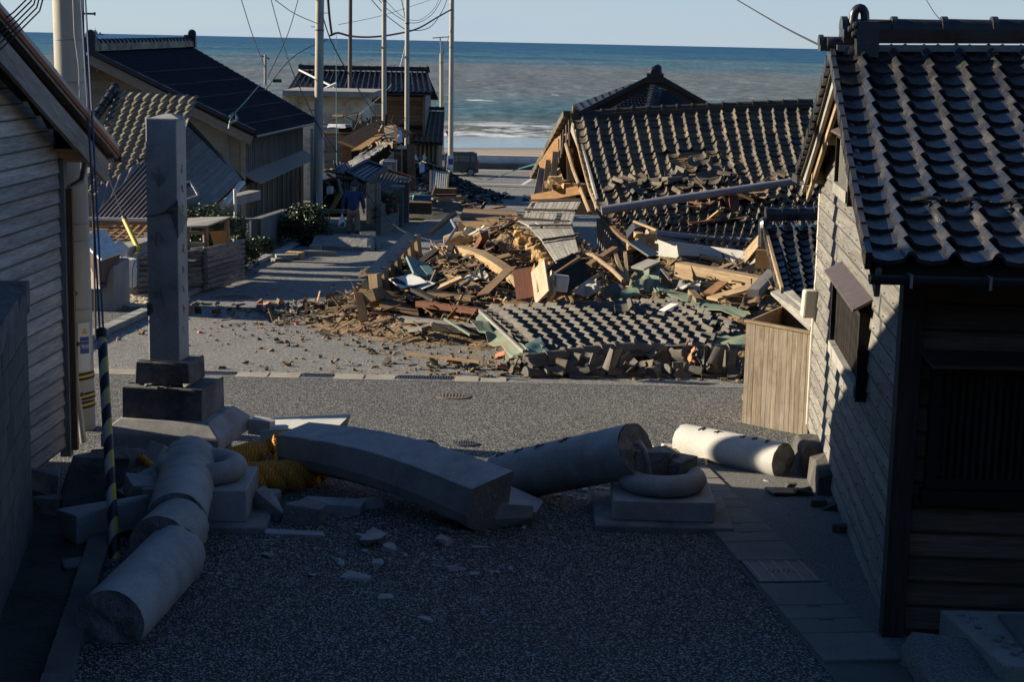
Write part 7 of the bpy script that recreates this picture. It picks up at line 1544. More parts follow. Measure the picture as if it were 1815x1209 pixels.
for i in range(1500):
    q = gp(RND.uniform(400, 500), 0, RND.uniform(35, 44)); q.x = max(q.x, -6.6-RND.random()*.5) if False else -6.05-RND.random()*.9; h = RND.uniform(.04, .14); b.add([q, q+V(.012, 0, 0), q+V(RND.uniform(-.05, .05), RND.uniform(-.05, .05), h)], [(0, 1, 2)])
b.build('dry_grass', T['wood_raw'], kind='stuff')
# kerb rubble by the lifted asphalt
for i, (px, py, Y, sx, sy, sz_, rz, lab) in enumerate(((508, 455, 39.5, .55, .25, .15, .3, 'tilted kerb stone lying at the left street edge'), (522, 453, 39.8, .40, .3, .2, -.2, 'orange-tinged kerb stone beside the tilted one'), (565, 447, 41.0, .95, .22, .16, .05, 'long thin kerb stone in the middle of the lane'), (560, 438, 42, .3, .25, .25, 0, 'small block just above the long kerb stone'), (497, 460, 38.8, .5, .2, .12, .9, 'low kerb fragment at the foot of the shrubs'))):
    o = inst('kerb_stone', rock_mesh(T['concrete'] if i != 1 else T['clay'], sx, sy, sz_, 840+i, 22, .88), Matrix.Translation(gp(px, 0, Y, sz_*.4)) @ Matrix.Rotation(rz, 4, 'Z')); tagit(o, lab, 'kerb stone', 'displaced kerb stones')
# lifted asphalt slab with a dark hole
LA = empty('lifted_asphalt', gp(615, 0, 45), 'slab of road surface heaved up in front of the walking man', 'road slab')
def lfn(u, v): x = P(560, 0, 44).x*(1-u)+P(672, 0, 44).x*u; y = 43.2+5.0*v; return V(x+.3*v*(0)-.15*math.sin(v*3), y, gz(y)+.30*math.sin(math.pi*min(1, (v*.9+.12)))*min(1, 6*(1-u)+.5)+.02*fb((x*3, y*3, 0), 1))
b = MB(); b.grid(lfn, 16, 12, .12); b.build('slab', T['asphalt_far'], LA)
b = MB(); b.prism([gp(640, 0, 47.2, .30), gp(668, 0, 46.4, .36), gp(680, 0, 44.6, .05), gp(672, 0, 43.6, .02), gp(652, 0, 45.4, .16)], V(0, 0, -.10)); b.build('hole_shade', T['black'], LA)  # black piece painting the shade of the hole under the slab

# ---------------------------------------------------------------- utility poles and wires
def pole(px, pyb, Y, r, h, m, label, x_top=None, straps=(), bolts=0):
    t = empty('utility_pole', gp(px, 0, Y), label, 'utility pole'); base = gp(px, 0, Y); base.x = P(px, pyb, Y).x; top = P(x_top if x_top is not None else px, 0, Y); d = (top-base)/(top.z-base.z); b = MB(); b.tube([base-d*.3, base+d*h], [r, r*.82], 16); b.build('shaft', m, t, smooth=True)
    for k in range(bolts): q = base+d*(2.0+k*.45); s = 1 if k % 2 else -1; b = MB(); b.tube([q+V(s*r*.9, 0, 0), q+V(s*(r+.13), 0, 0)], .012, 5); b.build('step_bolt', T['metal_dark'], t)
    for hh in straps: q = base+d*hh; rr = r*(1-.18*hh/h); b = MB(); b.lathe([(rr, -.02), (rr+.012, -.02), (rr+.012, .02), (rr, .02)], 16, Matrix.Translation(q)); b.build('strap', T['metal_dark'], t, smooth=True)
    return t, base, d
p1, b1, d1 = pole(563, 380, 56, .155, 11, T['pole'], 'thick concrete pole with a black and white striped foot beside the camellia bush', 567, (6.4,), 14)
for k in range(7):
    a = -2.2+k*.35; q = b1+d1*.35; b = MB(); b.prism([q+V(.158*math.sin(a-.09), .158*-math.cos(a-.09), 0), q+V(.158*math.sin(a+.09), .158*-math.cos(a+.09), 0), q+V(.158*math.sin(a+.09), .158*-math.cos(a+.09), .75), q+V(.158*math.sin(a-.09), .158*-math.cos(a-.09), .75)], V(.004*math.sin(a), -.004*math.cos(a), 0)); b.build('foot_stripe', T['white'] if k % 2 == 0 else T['black'], p1)
b = MB(); b.tube([b1+V(-.19, -.02, 0), b1+V(-.19, -.02, 3.2)], .05, 8); b.build('cable_guard', T['pole'], p1, smooth=True)
p2, b2, d2 = pole(620, 160, 85, .11, 14, T['pole_brown'], 'thin dark brown pole rising behind the tiled roof', 621, (8,), 8)
p3, b3, d3 = pole(682, 222, 76, .115, 13, T['pole'], 'pale concrete pole left of its close twin above the wrecked house', 681, (9,), 0)
p4, b4, d4 = pole(722, 250, 71, .105, 12, T['pole'], 'pale concrete pole right of its twin with a brown collar', 722, (7.7,), 8)
p5, b5, d5 = pole(799, 296, 112, .17, 16, T['pole'], 'tall concrete pole by the coast road with a small blue and white plate', 801, (9, 1.5), 8)
p6, b6, d6 = pole(784, 292, 113, .15, 8.6, T['pole'], 'short concrete pole with a clamp top just left of the tall one', 782, (8,), 0)
for (t_, bb0, hh) in ((p5, b5, 1.0), (p6, b6, 1.2)):
    q = bb0+V(0, -.18, hh); b = MB(); b.bb(q.x-.17, q.x+.17, q.y-.02, q.y, q.z, q.z+1.0); pl = b.build('number_plate', T['signwhite'], t_); b = MB(); b.bb(q.x-.15, q.x+.15, q.y-.03, q.y-.021, q.z+.4, q.z+.8); b.build('blue_field', T['blue_panel'], pl)
b = MB(); q = b6+d6*8.4; b.tube([q, q+V(-.1, 0, 1.2)], .05, 6); b.tube([q+V(.12, 0, 0), q+V(.08, 0, 1.0)], .03, 6); b.tube([q+V(-.6, 0, 1.2), q+V(.5, 0, 1.3)], .035, 6); b.build('clamp_top', T['metal_grey'], p6)
def wire(a, c, sag, r, m, label, n=24, ga=None):
    a, c = Vector(a), Vector(c); b = MB(); b.tube([a.lerp(c, i/n)+V(0, 0, -4*sag*(i/n)*(1-i/n)) for i in range(n+1)], r, 5)
    return b.build('overhead_wire', T[m], None, smooth=True, label=label, cat='wire', group=ga or 'overhead wires along the street')
def wirepx(pts, r, m, label, grp=None, name='overhead_wire'):
    pp = Q(*pts); out = []
    if pts[0][1] < 0: pp.insert(0, pp[0]+(pp[0]-pp[1]).normalized()*5)
    if pts[-1][1] < 0: pp.append(pp[-1]+(pp[-1]-pp[-2]).normalized()*5)
    n = len(pp)
    for k in range(n-1):   # smooth through the points
        p0, p1_, p2_, p3_ = pp[max(0, k-1)], pp[k], pp[k+1], pp[min(n-1, k+2)]
        for i in range(8): t = i/8; out.append(.5*((2*p1_)+(p2_-p0)*t+(2*p0-5*p1_+4*p2_-p3_)*t*t+(3*p1_-p0-3*p2_+p3_)*t**3))
    out.append(pp[-1]); b = MB(); b.tube(out, r, 5); return b.build(name, T[m], None, smooth=True, label=label, cat='wire', group=grp or 'overhead wires along the street')
wirepx([(557, -40, 56), (577, 45, 58), (600, 98, 60), (640, 165, 63), (690, 235, 68), (745, 282, 76), (800, 300, 84), (860, 318, 95), (910, 302, 60), (958, 288, 36)], .022, 'cable_teal', 'long drooping teal cable running from the striped-foot pole down to the collapsed house')
wirepx([(586, 62, 70), (600, 58, 72), (625, 64, 78), (660, 65, 84), (700, 60, 90), (740, 50, 98), (775, 30, 106), (800, 16, 112)], .05, 'cable', 'thick black bundled cable sagging between the tall poles')
wirepx([(588, 60, 70), (584, 30, 66), (580, -20, 62)], .05, 'cable', 'thick bundled cable dropping steeply right of the striped-foot pole')
wirepx([(655, -5, 80), (680, 22, 84), (705, 42, 88), (722, 52, 90), (750, 52, 96), (770, 40, 102), (790, 5, 108), (795, -30, 110)], .022, 'cable', 'lower thin wire looping between the pale poles')
wirepx([(668, -5, 80), (690, 18, 84), (722, 38, 90), (745, 38, 96), (768, 22, 102), (786, -8, 108)], .018, 'cable', 'middle thin wire looping between the pale poles')
wirepx([(683, 0, 84), (705, 22, 88), (722, 33, 90), (745, 34, 96), (770, 14, 102), (780, -10, 106)], .014, 'cable', 'upper thin wire looping between the pale poles')
wirepx([(708, -20, 82), (716, 20, 86), (720, 44, 88)], .022, 'cable', 'pair of steep wires ending at the right twin pole')
wirepx([(600, 43, 75), (680, 26, 92), (760, 0, 110), (800, -14, 120)], .013, 'cable', 'fine wire rising to the right behind the pale poles')
wirepx([(475, -10, 54), (520, 22, 55), (560, 40, 56)], .013, 'cable', 'thin wire reaching the striped-foot pole from upper left')
wirepx([(470, 160, 50), (520, 100, 60), (580, 68, 70)], .016, 'cable', 'thin wire rising from the big dark roof to the cable bundle')
wirepx([(478, -10, 54), (500, 70, 53), (520, 130, 52), (560, 215, 54), (580, 260, 58)], .014, 'cable', 'long thin wire crossing steeply over the dark roof')
wirepx([(425, -10, 52), (447, 60, 51), (470, 120, 50)], .014, 'cable', 'left steep wire above the end of the dark roof')
wirepx([(531, -10, 56), (510, 60, 53), (475, 135, 50)], .014, 'cable', 'wire slanting left down from the top edge to the roof')
wirepx([(805, 30, 111), (797, 60, 112), (786, 95, 113), (778, 130, 113)], .02, 'cable', 'wire hanging from the tall coast pole')
wirepx([(635, 205, 66), (700, 140, 90), (722, 62, 92)], .012, 'white', 'thin pale cord slanting up between the twin poles')
wirepx([(596, 62, 71), (596, 180, 68), (597, 300, 62)], .014, 'cable_teal', 'thin teal cord hanging straight down right of the striped-foot pole')
wirepx([(462, 148, 48), (435, 180, 46), (410, 208, 44.5), (407, 225, 44.4)], .014, 'cable_teal', 'short teal cord hanging over the eave of the big dark roof')
wirepx([(407, 205, 44.5), (416, 200, 44.6), (420, 212, 44.5), (408, 218, 44.5), (406, 228, 44.4)], .03, 'metal_grey', 'clamp knot at the end of the short teal cord')
wirepx([(1295, -8, 30), (1380, 42, 22), (1462, 84, 14.5)], .010, 'cable', 'black service wire slanting down to the gable peak of the grey house')
wirepx([(1640, -4, 20), (1655, 20, 16), (1672, 40, 13)], .004, 'cable', 'hair-thin wire above the ridge of the grey house')
wirepx([(560, 215, 54), (640, 330, 50), (700, 400, 48), (760, 425, 46), (790, 425, 42)], .014, 'cable', 'slack dark wire falling across the lane in front of the walking man')
ap_ = empty('antenna_pole', P(470, 150, 58), 'small grey antenna post behind the big dark roof', 'antenna post'); b = MB(); b.tube([P(470, 150, 64), P(470, 96, 64)], .06, 6); b.build('post', T['metal_grey'], ap_); b = MB(); b.tube([P(463, 98, 64), P(478, 104, 64)], .025, 5); b.tube([P(484, 143, 64), P(499, 143, 64)], .07, 5); b.build('cross_arm', T['metal_dark'], ap_)

# ---------------------------------------------------------------- far houses and the wreckage before them
FH = empty('wooden_house', P(640, 200, 88), 'far two-storey house with a black tiled roof near the sea', 'house')
A, B, Cc, D = Q((532, 124, 90), (758, 128, 90), (509, 160, 86.5), (766, 163, 86.5)); SFH = patch(A, B, Cc, D)
tile_roof(FH, SFH, 6.6, 2.6, T['tile_navy'], 300); roof_deck(FH, SFH, T['wood_black'], .1, 4, 4, .06); ridge(FH, [A+V(0, 0, .05), B+V(0, 0, .05)], T['tile_navy'], r=.10, step=.45, layers=3, lw=.32)
for q in (A, B): b = MB(); b.box(Matrix.Translation(q+V(0, 0, .16)), .22, .3, .34, .04, .6, .8); b.build('ridge_end_tile', T['tile_navy'], FH)
Sb = patch(B, A, B+V(.4, 4, -1.4), A+V(-.6, 4, -1.4)); roof_deck(FH, Sb, T['wood_black'], .1, 3, 3, .06)
plank('white_pipe', P(530, 123, 88.9), P(600, 158, 86.2), .08, .08, T['white_old'], FH); plank('white_pipe', P(575, 158, 86), P(596, 148, 86.6), .14, .14, T['white_old'], FH)
w0, w1 = P(520, 165, 87.3), P(752, 168, 87.3)
b = MB(); b.bb(w0.x, w1.x, 87.3, 94, gz(88), w0.z+.1); b.build('wall_core', T['wood_black'], FH)
for k in range(18): plank('wall_board', V(w0.x, 87.26, w0.z-.15-k*.22), V(w1.x, 87.26, w0.z-.15-k*.22), .03, .20, T['wood_dark' if False else 'wood_brown'], FH)
for k in range(18): plank('side_board', V(w1.x+.02, 87.3, w0.z-.15-k*.22), V(w1.x+.02, 93, w0.z-.15-k*.22), .03, .20, T['wood_grey'], FH)
wd_ = MB(); a_, c_ = P(646, 205, 87.2), P(676, 183, 87.2); wd_.bb(a_.x, c_.x, 87.16, 87.22, a_.z, c_.z); w_ = wd_.build('window', T['white_old'], FH); wd_ = MB(); xm = (a_.x+c_.x)/2; wd_.bb(a_.x+.05, xm-.03, 87.13, 87.158, a_.z+.06, c_.z-.06); wd_.bb(xm+.03, c_.x-.05, 87.13, 87.158, a_.z+.06, c_.z-.06); wd_.build('pane', T['metal_grey'], w_)
plank('corner_board', V(w1.x, 87.2, gz(88)), V(w1.x, 87.2, w0.z), .14, .1, T['wood_tan'], FH, up=(0, 1, 0))
# lower wing of it
A, B, Cc, D = Q((744, 196, 92), (788, 197, 92), (728, 250, 86), (785, 252, 86)); SW_ = patch(A, B, Cc, D); tile_roof(FH, SW_, 1.6, 3.3, T['tile_brown'], 20); roof_deck(FH, SW_, T['wood_black'], .1, 3, 3, .06); ridge(FH, [A+V(0, 0, .05), B+V(0, 0, .05)], T['tile_navy'], r=.1, step=.4, layers=2)
b = MB(); a_ = P(735, 252, 86.6); c_ = P(776, 252, 86.6); b.bb(a_.x, c_.x, 86.6, 92, gz(88), a_.z); b.build('wing_wall', T['wood_brown'], FH)
for k in range(6): q = P(738+k*7.5, 254, 86.5); plank('wall_post', q, q+V(0, 0, -1.8), .10, .06, T['wood_tan'] if k % 2 else T['wood_grey'], FH, up=(0, 1, 0))
SWt = patch(*Q((690, 188, 90), (745, 194, 90), (678, 224, 87), (748, 226, 87))); tile_roof(FH, SWt, 2.2, 3.2, T['tile_navy'], 10); roof_deck(FH, SWt, T['wood_black'], .1, 3, 3, .06)
# plastered building with flat concrete eave
PB_ = empty('plaster_building', P(580, 190, 80), 'beige plastered building with a flat concrete eave in front of the far house', 'building')
a_, c_ = P(500, 215, 80), P(646, 168, 80); b = MB(); b.bb(a_.x, c_.x, 80, 84, gz(80), c_.z); b.build('wall', T['plaster'], PB_); b = MB(); e0, e1 = P(500, 170, 79), P(662, 163, 79); b.bb(e0.x, e1.x, 79.2, 84.5, e0.z, e1.z); b.build('eave_slab', T['concrete'], PB_)
# wrecked houses between
WR = empty('wrecked_house', P(650, 280, 66), 'wrecked wooden house with tilted brown floor and torn walls behind the walking man', 'collapsed house')
def rbox(name, pts, m, d, par): b = MB(); b.prism(Q(*pts), d); return b.build(name, T[m], par)
rbox('dark_wall', [(575, 235, 70), (622, 235, 70), (622, 300, 70), (575, 300, 70)], 'wood_brown', V(0, .2, 0), WR)
for k in range(9): plank('wall_board', P(575, 244+k*6, 69.8), P(606, 244+k*6, 69.8), .03, .12, T['wood_grey'], WR)
rbox('gap_shade', [(600, 225, 72), (720, 225, 72), (720, 330, 72), (600, 330, 72)], 'wood_dark', V(0, .2, 0), WR)  # near-black sheet standing for the shade between the torn walls
o = sheet('mud_wall', [(624, 214, 70), (652, 212, 70.5), (622, 262, 69), (646, 258, 69)], T['mud'], None, .15, 31, parent=WR)
plank('fallen_floor', P(630, 262, 67), P(700, 224, 70), 1.6, .10, T['wood_brown'], WR, up=(-.2, -1, .5)); plank('brown_sheet', P(632, 266, 66), P(676, 238, 68), .5, .04, T['wood_orange'], WR, up=(-.5, -1, .3))
SR_ = patch(*Q((630, 282, 66), (700, 232, 69), (637, 292, 63.5), (706, 246, 66)))
roof_deck(WR, SR_, T['wood_black'], .08, 3, 3, 0); tile_roof(WR, SR_, 1.8, 1.0, T['tile_navy'], 40)
clap_flat(WR, P(686, 262, 65.5), P(706, 248, 66), P(680, 226, 67), P(702, 222, 67), T['board_dim'], 6, 'torn_board', .04, .25, (0, -1, .3), jit=.05)
plank('orange_post', P(700, 224, 65), P(704, 252, 64.6), .10, .08, T['wood_orange'], WR, up=(0, 1, 0)); sheet('white_curtain', [(704, 226, 65), (712, 232, 65), (704, 254, 64.5), (714, 250, 64.5)], T['tarp'], None, .08, 41, 5, 6, parent=WR)
rbox('cream_wall', [(668, 300, 65), (706, 258, 65.5), (720, 258, 65.5), (720, 318, 65), (668, 318, 65)], 'plaster', V(0, .15, 0), WR)
rbox('blue_door', [(698, 264, 64.9), (724, 264, 64.9), (724, 310, 64.9), (698, 310, 64.9)], 'blue_panel', V(0, -.03, 0), WR) if False else rbox('dark_door', [(698, 264, 64.9), (726, 264, 64.9), (726, 310, 64.9), (698, 310, 64.9)], 'glass_dark', V(0, -.03, 0), WR)
plank('door_jamb', P(712, 266, 64.7), P(712, 308, 64.7), .05, .05, T['wood_tan'], WR, up=(0, 1, 0)); plank('corner_post', P(728, 256, 64), P(730, 335, 63.5), .28, .2, T['wood_brown'], WR, up=(0, 1, 0)); plank('eave_beam', P(620, 250, 70), P(700, 258, 65), .2, .2, T['wood_tan'], WR); plank('eave_beam', P(560, 228, 72), P(622, 222, 72), .5, .12, T['metal_grey'], WR)
sheet('white_scrap', [(582, 219, 70.8), (612, 220, 70.8), (580, 225, 70.2), (613, 226, 70.2)], T['tarp'], None, .05, 43, 6, 3, parent=WR)
plank('orange_plank', P(590, 212, 74), P(636, 198, 74), .35, .06, T['wood_orange'], WR); plank('orange_plank', P(596, 204, 75), P(640, 206, 74), .5, .06, T['wood_brown'], WR); plank('wall_panel', P(612, 214, 73), P(645, 206, 73), .2, .35, T['plaster'], WR)
for i in range(30):
    px, py, Y = RND.uniform(628, 700), RND.uniform(205, 262), RND.uniform(66, 71); a = P(px, py, Y); d_ = V(RND.uniform(-1, 1), RND.uniform(-.4, .4), RND.uniform(-.2, 1.4)).normalized()*RND.uniform(.2, .8)
    if py < 232-(px-628)*.25 and py < 214: continue
    plank('broken_stick', a-d_, a+d_, RND.uniform(.04, .14), .04, T[RND.choice(['wood_tan', 'wood_brown', 'wood_grey', 'wood_black', 'wood_black'])], WR)
plank('antenna_stick', P(705, 222, 67), P(718, 208, 67), .03, .03, T['metal_grey'], WR)
# air-conditioner cabinet
AC = empty('outdoor_unit', P(689, 300, 63), 'grey air-conditioner outdoor unit before the cream wall', 'outdoor unit'); a_ = P(690, 300, 63); b = MB(); b.box(Matrix.Translation(a_), .55, .4, .62); b.build('casing', T['metal_grey'], AC, bevel=.04)
b = MB(); b.box(Matrix.Translation(a_+V(-.02, -.21, .08)), .28, .02, .2); b.build('grille', T['plastic_cream'], AC); b = MB(); b.tube([a_+V(-.32, -.1, -.3), a_+V(-.32, -.1, .28), a_+V(-.2, -.1, .36), a_+V(.3, -.1, .34)], .03, 6); b.build('pipe', T['white'], AC)
# ribbed low roof with a skylight
RR = corrugated('ribbed_roof', *Q((590, 285, 62), (731, 318, 62), (600, 345, 57), (690, 352, 57.5)), mat('weathered_rib', (.11, .105, .10), (.2, .19, .175), 3, .7, .2, .004, 20, dirt=(.22, .15, .09), damt=.5), 22, 'low ribbed roof with a skylight collapsed beside the bamboo gate', .035, sheets=4)
fr_ = Q((614, 312, 58.5), (650, 293, 60), (683, 305, 59.5), (648, 330, 57.6)); nn_ = (fr_[1]-fr_[0]).cross(fr_[3]-fr_[0]).normalized(); nn_ = nn_ if nn_.z > 0 else -nn_; fr_ = [p+nn_*.14 for p in fr_]
for k in range(4): plank('skylight_frame', fr_[k], fr_[(k+1) % 4], .16, .12, T['metal_dark'], RR, up=tuple(nn_))
for k in range(1, 5): plank('glazing_bar', fr_[0].lerp(fr_[3], k/5)+nn_*.01, fr_[1].lerp(fr_[2], k/5)+nn_*.01, .03, .05, T['metal_dark'], RR, up=tuple(nn_))
b = MB(); b.prism(fr_, -nn_*.03); b.build('skylight_glass', plain('skylight_glass', (.10, .13, .17), .25), RR)
for k in range(20): q = P(652+k*4, 293+k*1.3, 60.6+k*.07); plank('ridge_batten', q+V(-.14, 0, .1), q+V(.14, 0, .06), .16, .05, T['rust'], RR)
DRM = empty('basin', P(607, 300, 61), 'upturned grey basin lying on the ribbed roof', 'basin'); b = MB(); b.lathe([(0, .24), (.16, .22), (.26, .1), (.30, -.05)], 16, Matrix.Translation(P(610, 303, 59.5)) @ Matrix.Rotation(.5, 4, 'Y')); b.build('bowl', T['metal_grey'], DRM, smooth=True)
LWR = empty('wrecked_porch', P(600, 345, 57), 'wrecked porch with a bent tiled strip and hanging poles behind the man', 'wreckage')
for k in range(16): q = P(575+k*5, 303-math.sin(k/15*3)*4, 63); plank('tile_end', q, q+V(.12, 0, .0), .3, .10, T['tile_grey'] if k % 2 else T['white_old'], LWR)
for k in range(14): q = P(574+k*4, 320-math.sin(k/13*2.6)*5, 58); plank('tile_end', q, q+V(.10, 0, 0), .25, .09, T['rust'] if k % 2 else T['tile_grey'], LWR)
rbox('interior_shade', [(572, 318, 59), (625, 318, 59), (625, 385, 58.5), (572, 385, 58.5)], 'wood_dark', V(0, .2, 0), LWR)  # near-black sheet standing for the shade inside the porch
for (a, c, w_, mn) in (((600, 318, 57.5), (606, 345, 57), .08, 'wood_grey'), ((578, 322, 57.6), (602, 350, 57.3), .12, 'wood_brown'), ((590, 330, 57.4), (575, 352, 57.4), .1, 'wood_grey'), ((587, 372, 56.5), (603, 344, 57), .16, 'wood_orange'), ((592, 348, 57), (606, 350, 57), .08, 'wood_orange'), ((578, 302, 60), (640, 318, 58.5), .08, 'wood_brown'), ((580, 308, 59.5), (612, 330, 58), .07, 'wood_tan')): plank('broken_stick', P(*a), P(*c), w_, .06, T[mn], LWR)
inst('white_jug', rock_mesh(T['white_old'], .22, .2, .26, 860, 30, .8), Matrix.Translation(P(585, 337, 57.2)), None, 'small white container hanging in the wrecked porch', 'container')
# pale sill, steps before the porch
jb = jbox(Matrix.Translation(P(588, 374, 56)), 1.1, .3, .12, 'wood_sill', T['wood_tan'], None, .01); tagit(jb, 'pale wooden sill lying at the foot of the wrecked porch', 'sill')
st_ = jbox(Matrix.Translation(gp(604, 0, 53.5, .12)), .9, .8, .3, 'concrete_step', T['concrete'], None, .03); tagit(st_, 'low dark concrete step just left of the walking man', 'step')
# bamboo gate, block wall, posts
BG = empty('bamboo_gate', P(663, 370, 52), 'tall fence gate of pale vertical slats right beside the walking man', 'gate')
for k in range(9): px = 652.5+k*2.6; plank('slat', P(px, 395-k*1.1+(2 if k % 2 else 0), 50.6+k*.16), P(px, 327-k*.4, 50.6+k*.16), .055, .03, T['board_dim'], BG, up=(0, 1, 0))
for py in (338, 356, 372, 386): plank('cross_bar', P(651, py+1, 50.5), P(674, py-3, 52.0), .03, .05, T['wood_tan'], BG)
for px, Y in ((652, 50.5), (665, 51.4)): plank('gate_post', P(px, 396, Y), P(px, 323, Y), .09, .09, T['wood_tan'], BG, up=(0, 1, 0))
BWL = empty('block_wall', gp(690, 0, 53), 'low block garden wall below the pink flowering shrub', 'wall')
a0, a1 = gp(674, 0, 50.8), gp(707, 0, 56.5)
for r_ in range(5):
    for k in range(13):
        p, q = a0.lerp(a1, (k+.03+.5*(r_ % 2)*0)/13), a0.lerp(a1, (k+.97)/13); dz = V(0, 0, .09+r_*.19); plank('block', p+dz, q+dz, .14, .18, T['concrete_dark'] if r_ < 4 else T['stone_dark'], BWL)
for px, Y, h_, lab in ((708, 57.0, 1.30, 'square block gate pillar at the end of the garden wall'), (719, 60.0, 1.5, 'taller block gate pillar just behind the first one')):
    t_ = empty('gate_pillar', gp(px, 0, Y), lab, 'gate pillar')
    for k in range(int(h_/.2)): q = gp(px, 0, Y, .1+k*.2); b = MB(); b.box(Matrix.Translation(q), .38, .38, .19, .003); b.build('block', T['concrete_dark'], t_)
    q = gp(px, 0, Y, h_+.03); b = MB(); b.box(Matrix.Translation(q), .46, .46, .08); b.build('cap_stone', T['concrete'], t_, bevel=.015)
# rubble slope of dark tiles running down to the coast road
b = MB()
def m2(x, y): return 1.7*math.exp(-(((x+4.9)/1.7)**2+((y-86)/9.0)**2)) + .45*math.exp(-(((x+2.6)/1.4)**2+((y-88)/6.0)**2)) + .7*math.exp(-(((x+3.8)/1.4)**2+((y-70)/6)**2))
b.grid(lambda u, v: V(-8+9.5*u, 62+38*v, gz(62+38*v)-.08+m2(-8+9.5*u, 62+38*v)*(1+.3*fb((u*12, v*30, 0), 1))), 60, 90); b.build('far_rubble_earth', T['dark_soil'], kind='stuff')
def far_bits(cx, cy, sx_, sy_, cnt, mn, lab, grp, name, cat, big=1.0):
    if name == 'tile_shard':
        b = MB()
        for i in range(1100):
            x, y = RND.choice([(RND.gauss(-4.4, 1.1), RND.gauss(86, 5)), (RND.gauss(-2.8, 1.1), RND.gauss(87, 4))]); s = RND.uniform(.1, .34); b.box(Matrix.Translation(V(x, y, gz(y)+m2(x, y)+.04)) @ Matrix.Rotation(RND.uniform(0, 6), 4, 'Z') @ Matrix.Rotation(RND.gauss(0, .4), 4, 'X') @ Matrix.Rotation(RND.gauss(0, .4), 4, 'Y'), s*1.3, s, .03, s*.1)
        b.build('far_tile_rubble', T['tile_navy'], kind='stuff'); return
    for i in range(cnt):
        x, y = RND.gauss(cx, sx_), RND.gauss(cy, sy_); M = Matrix.Translation(V(x, y, gz(y)+m2(x, y)+.04)) @ Matrix.Rotation(RND.uniform(0, 6.28), 4, 'Z') @ Matrix.Rotation(RND.gauss(0, .35), 4, 'X') @ Matrix.Rotation(RND.gauss(0, .35), 4, 'Y')
        if name == 'broken_board': me = plank_mesh(RND.choice(mn), RND.choice([0, 1, 2, 3]))
        else: me = SHM[RND.choice(mn)][RND.randrange(5)]; M = M @ Matrix.Scale(1.7*big, 4)
        inst(name, me, M, None, lab, cat, grp)
SHM['tile_navy'] = shard_meshes(T['tile_navy'])
far_bits(-3.6, 86, 1.5, 5, 190, ['tile_navy', 'tile_navy', 'tile_brown'], 'dark roof tile in the slope of rubble falling towards the coast road', 'dark tiles in the far rubble slope', 'tile_shard', 'tile shard')
far_bits(-2.6, 78, .9, 5, 60, ['wood_brown', 'wood_tan', 'wood_red', 'wood_grey', 'wood_black'], 'board lying at the foot of the far rubble slope', 'boards in the far rubble slope', 'broken_board', 'board')
for (a, c, w_, h_, mn, lab) in (((766, 352, 64), (826, 349, 65), .12, .08, 'wood_tan', 'long pale beam lying in front of the far rubble'), ((775, 356, 63), (828, 353, 64), .10, .06, 'wood_orange', 'thin reddish beam beside the long pale one'), ((772, 346, 67), (808, 346, 67), .2, .1, 'wood_red', 'short red-brown beam behind the long pale one')): plank('long_beam', P(*a), P(*c), w_, h_, T[mn], None, label=lab, cat='beam')
DX = empty('wooden_crate_panel', P(788, 340, 68), 'brown slatted crate panel standing on the far rubble', 'crate panel')
for k in range(4): plank('slat', P(772, 336+k*4.6, 68), P(809, 336+k*4.6, 68), .03, .10, T['wood_orange'] if k % 2 else T['wood_brown'], DX)
plank('end_panel', P(766, 351, 67.4), P(772, 334, 68.2), .3, .05, T['wood_brown'], DX, up=(1, -.3, 0)); plank('lid', P(772, 334, 68.1), P(809, 334, 68.1), .3, .03, T['wood_tan'], DX)
CDB = empty('white_ribbed_panel', P(778, 320, 70), 'white ribbed door panel in a wooden frame leaning on the far rubble', 'door panel')
pts = Q((763, 302, 70.5), (795, 305, 70.5), (792, 342, 69.5), (762, 341, 69.5))
for k in range(4): plank('frame_bar', pts[k], pts[(k+1) % 4], .07, .05, T['wood_tan'], CDB, up=(0, -1, .1))
for k in range(8): a, c = pts[0].lerp(pts[1], (k+.5)/8), pts[3].lerp(pts[2], (k+.5)/8); plank('rib', a, c, .065, .03, T['white_old'], CDB, up=(0, -1, .1))
for i, pts_ in enumerate(([(731, 268, 66), (738, 275, 66), (734, 282, 65.5), (741, 284, 65.5)], [(729, 280, 65.5), (734, 280, 65.5), (729, 298, 65), (733, 298, 65)], [(742, 288, 66), (752, 290, 66), (744, 306, 65.5), (753, 303, 65.5)], [(749, 275, 70), (754, 270, 70), (750, 282, 70), (756, 281, 70)])):
    sheet('hanging_cloth', pts_, T['tarp'], ('white cloth scrap nearest the teal cable on the wrecked wall', 'narrow white cloth strip hanging on the wrecked wall', 'larger white cloth hanging above the far rubble', 'tiny white scrap on top of the dark tile slope')[i], .08, 50+i, 5, 6, cat='cloth')
dk = jbox(Matrix.Translation(P(741, 368, 61)), 1.0, .5, .42, 'planter_box', T['wood_brown'], None, .02); tagit(dk, 'dark wooden box at the street edge beside the gate pillars', 'box')
o = inst('blue_tarp', rock_mesh(plain('tarp_blue', (.03, .12, .2), .5), .9, .6, .25, 870, 24, .6), Matrix.Translation(P(752, 350, 65)), None, 'crumpled blue sheet between the gate pillar and crate panel', 'tarp')
# red triangular road sign behind the tall pole
SGN = empty('road_sign', gp(793, 0, 116), 'red triangular road sign partly hidden by the tall coast pole', 'road sign'); b = MB(); b.prism(Q((789, 232, 116), (805, 232, 116), (797, 248, 116)), V(0, .03, 0)); b.build('sign_plate', T['red'], SGN); b = MB(); b.tube([gp(796, 0, 116.1), P(796, 236, 116.1)], .04, 8); b.build('sign_post', T['metal_grey'], SGN)
b = MB(); b.prism(Q((792, 236, 115.9), (802, 236, 115.9), (802, 238, 115.9), (792, 238, 115.9)), V(0, .01, 0)); b.build('sign_text', T['white'], SGN)

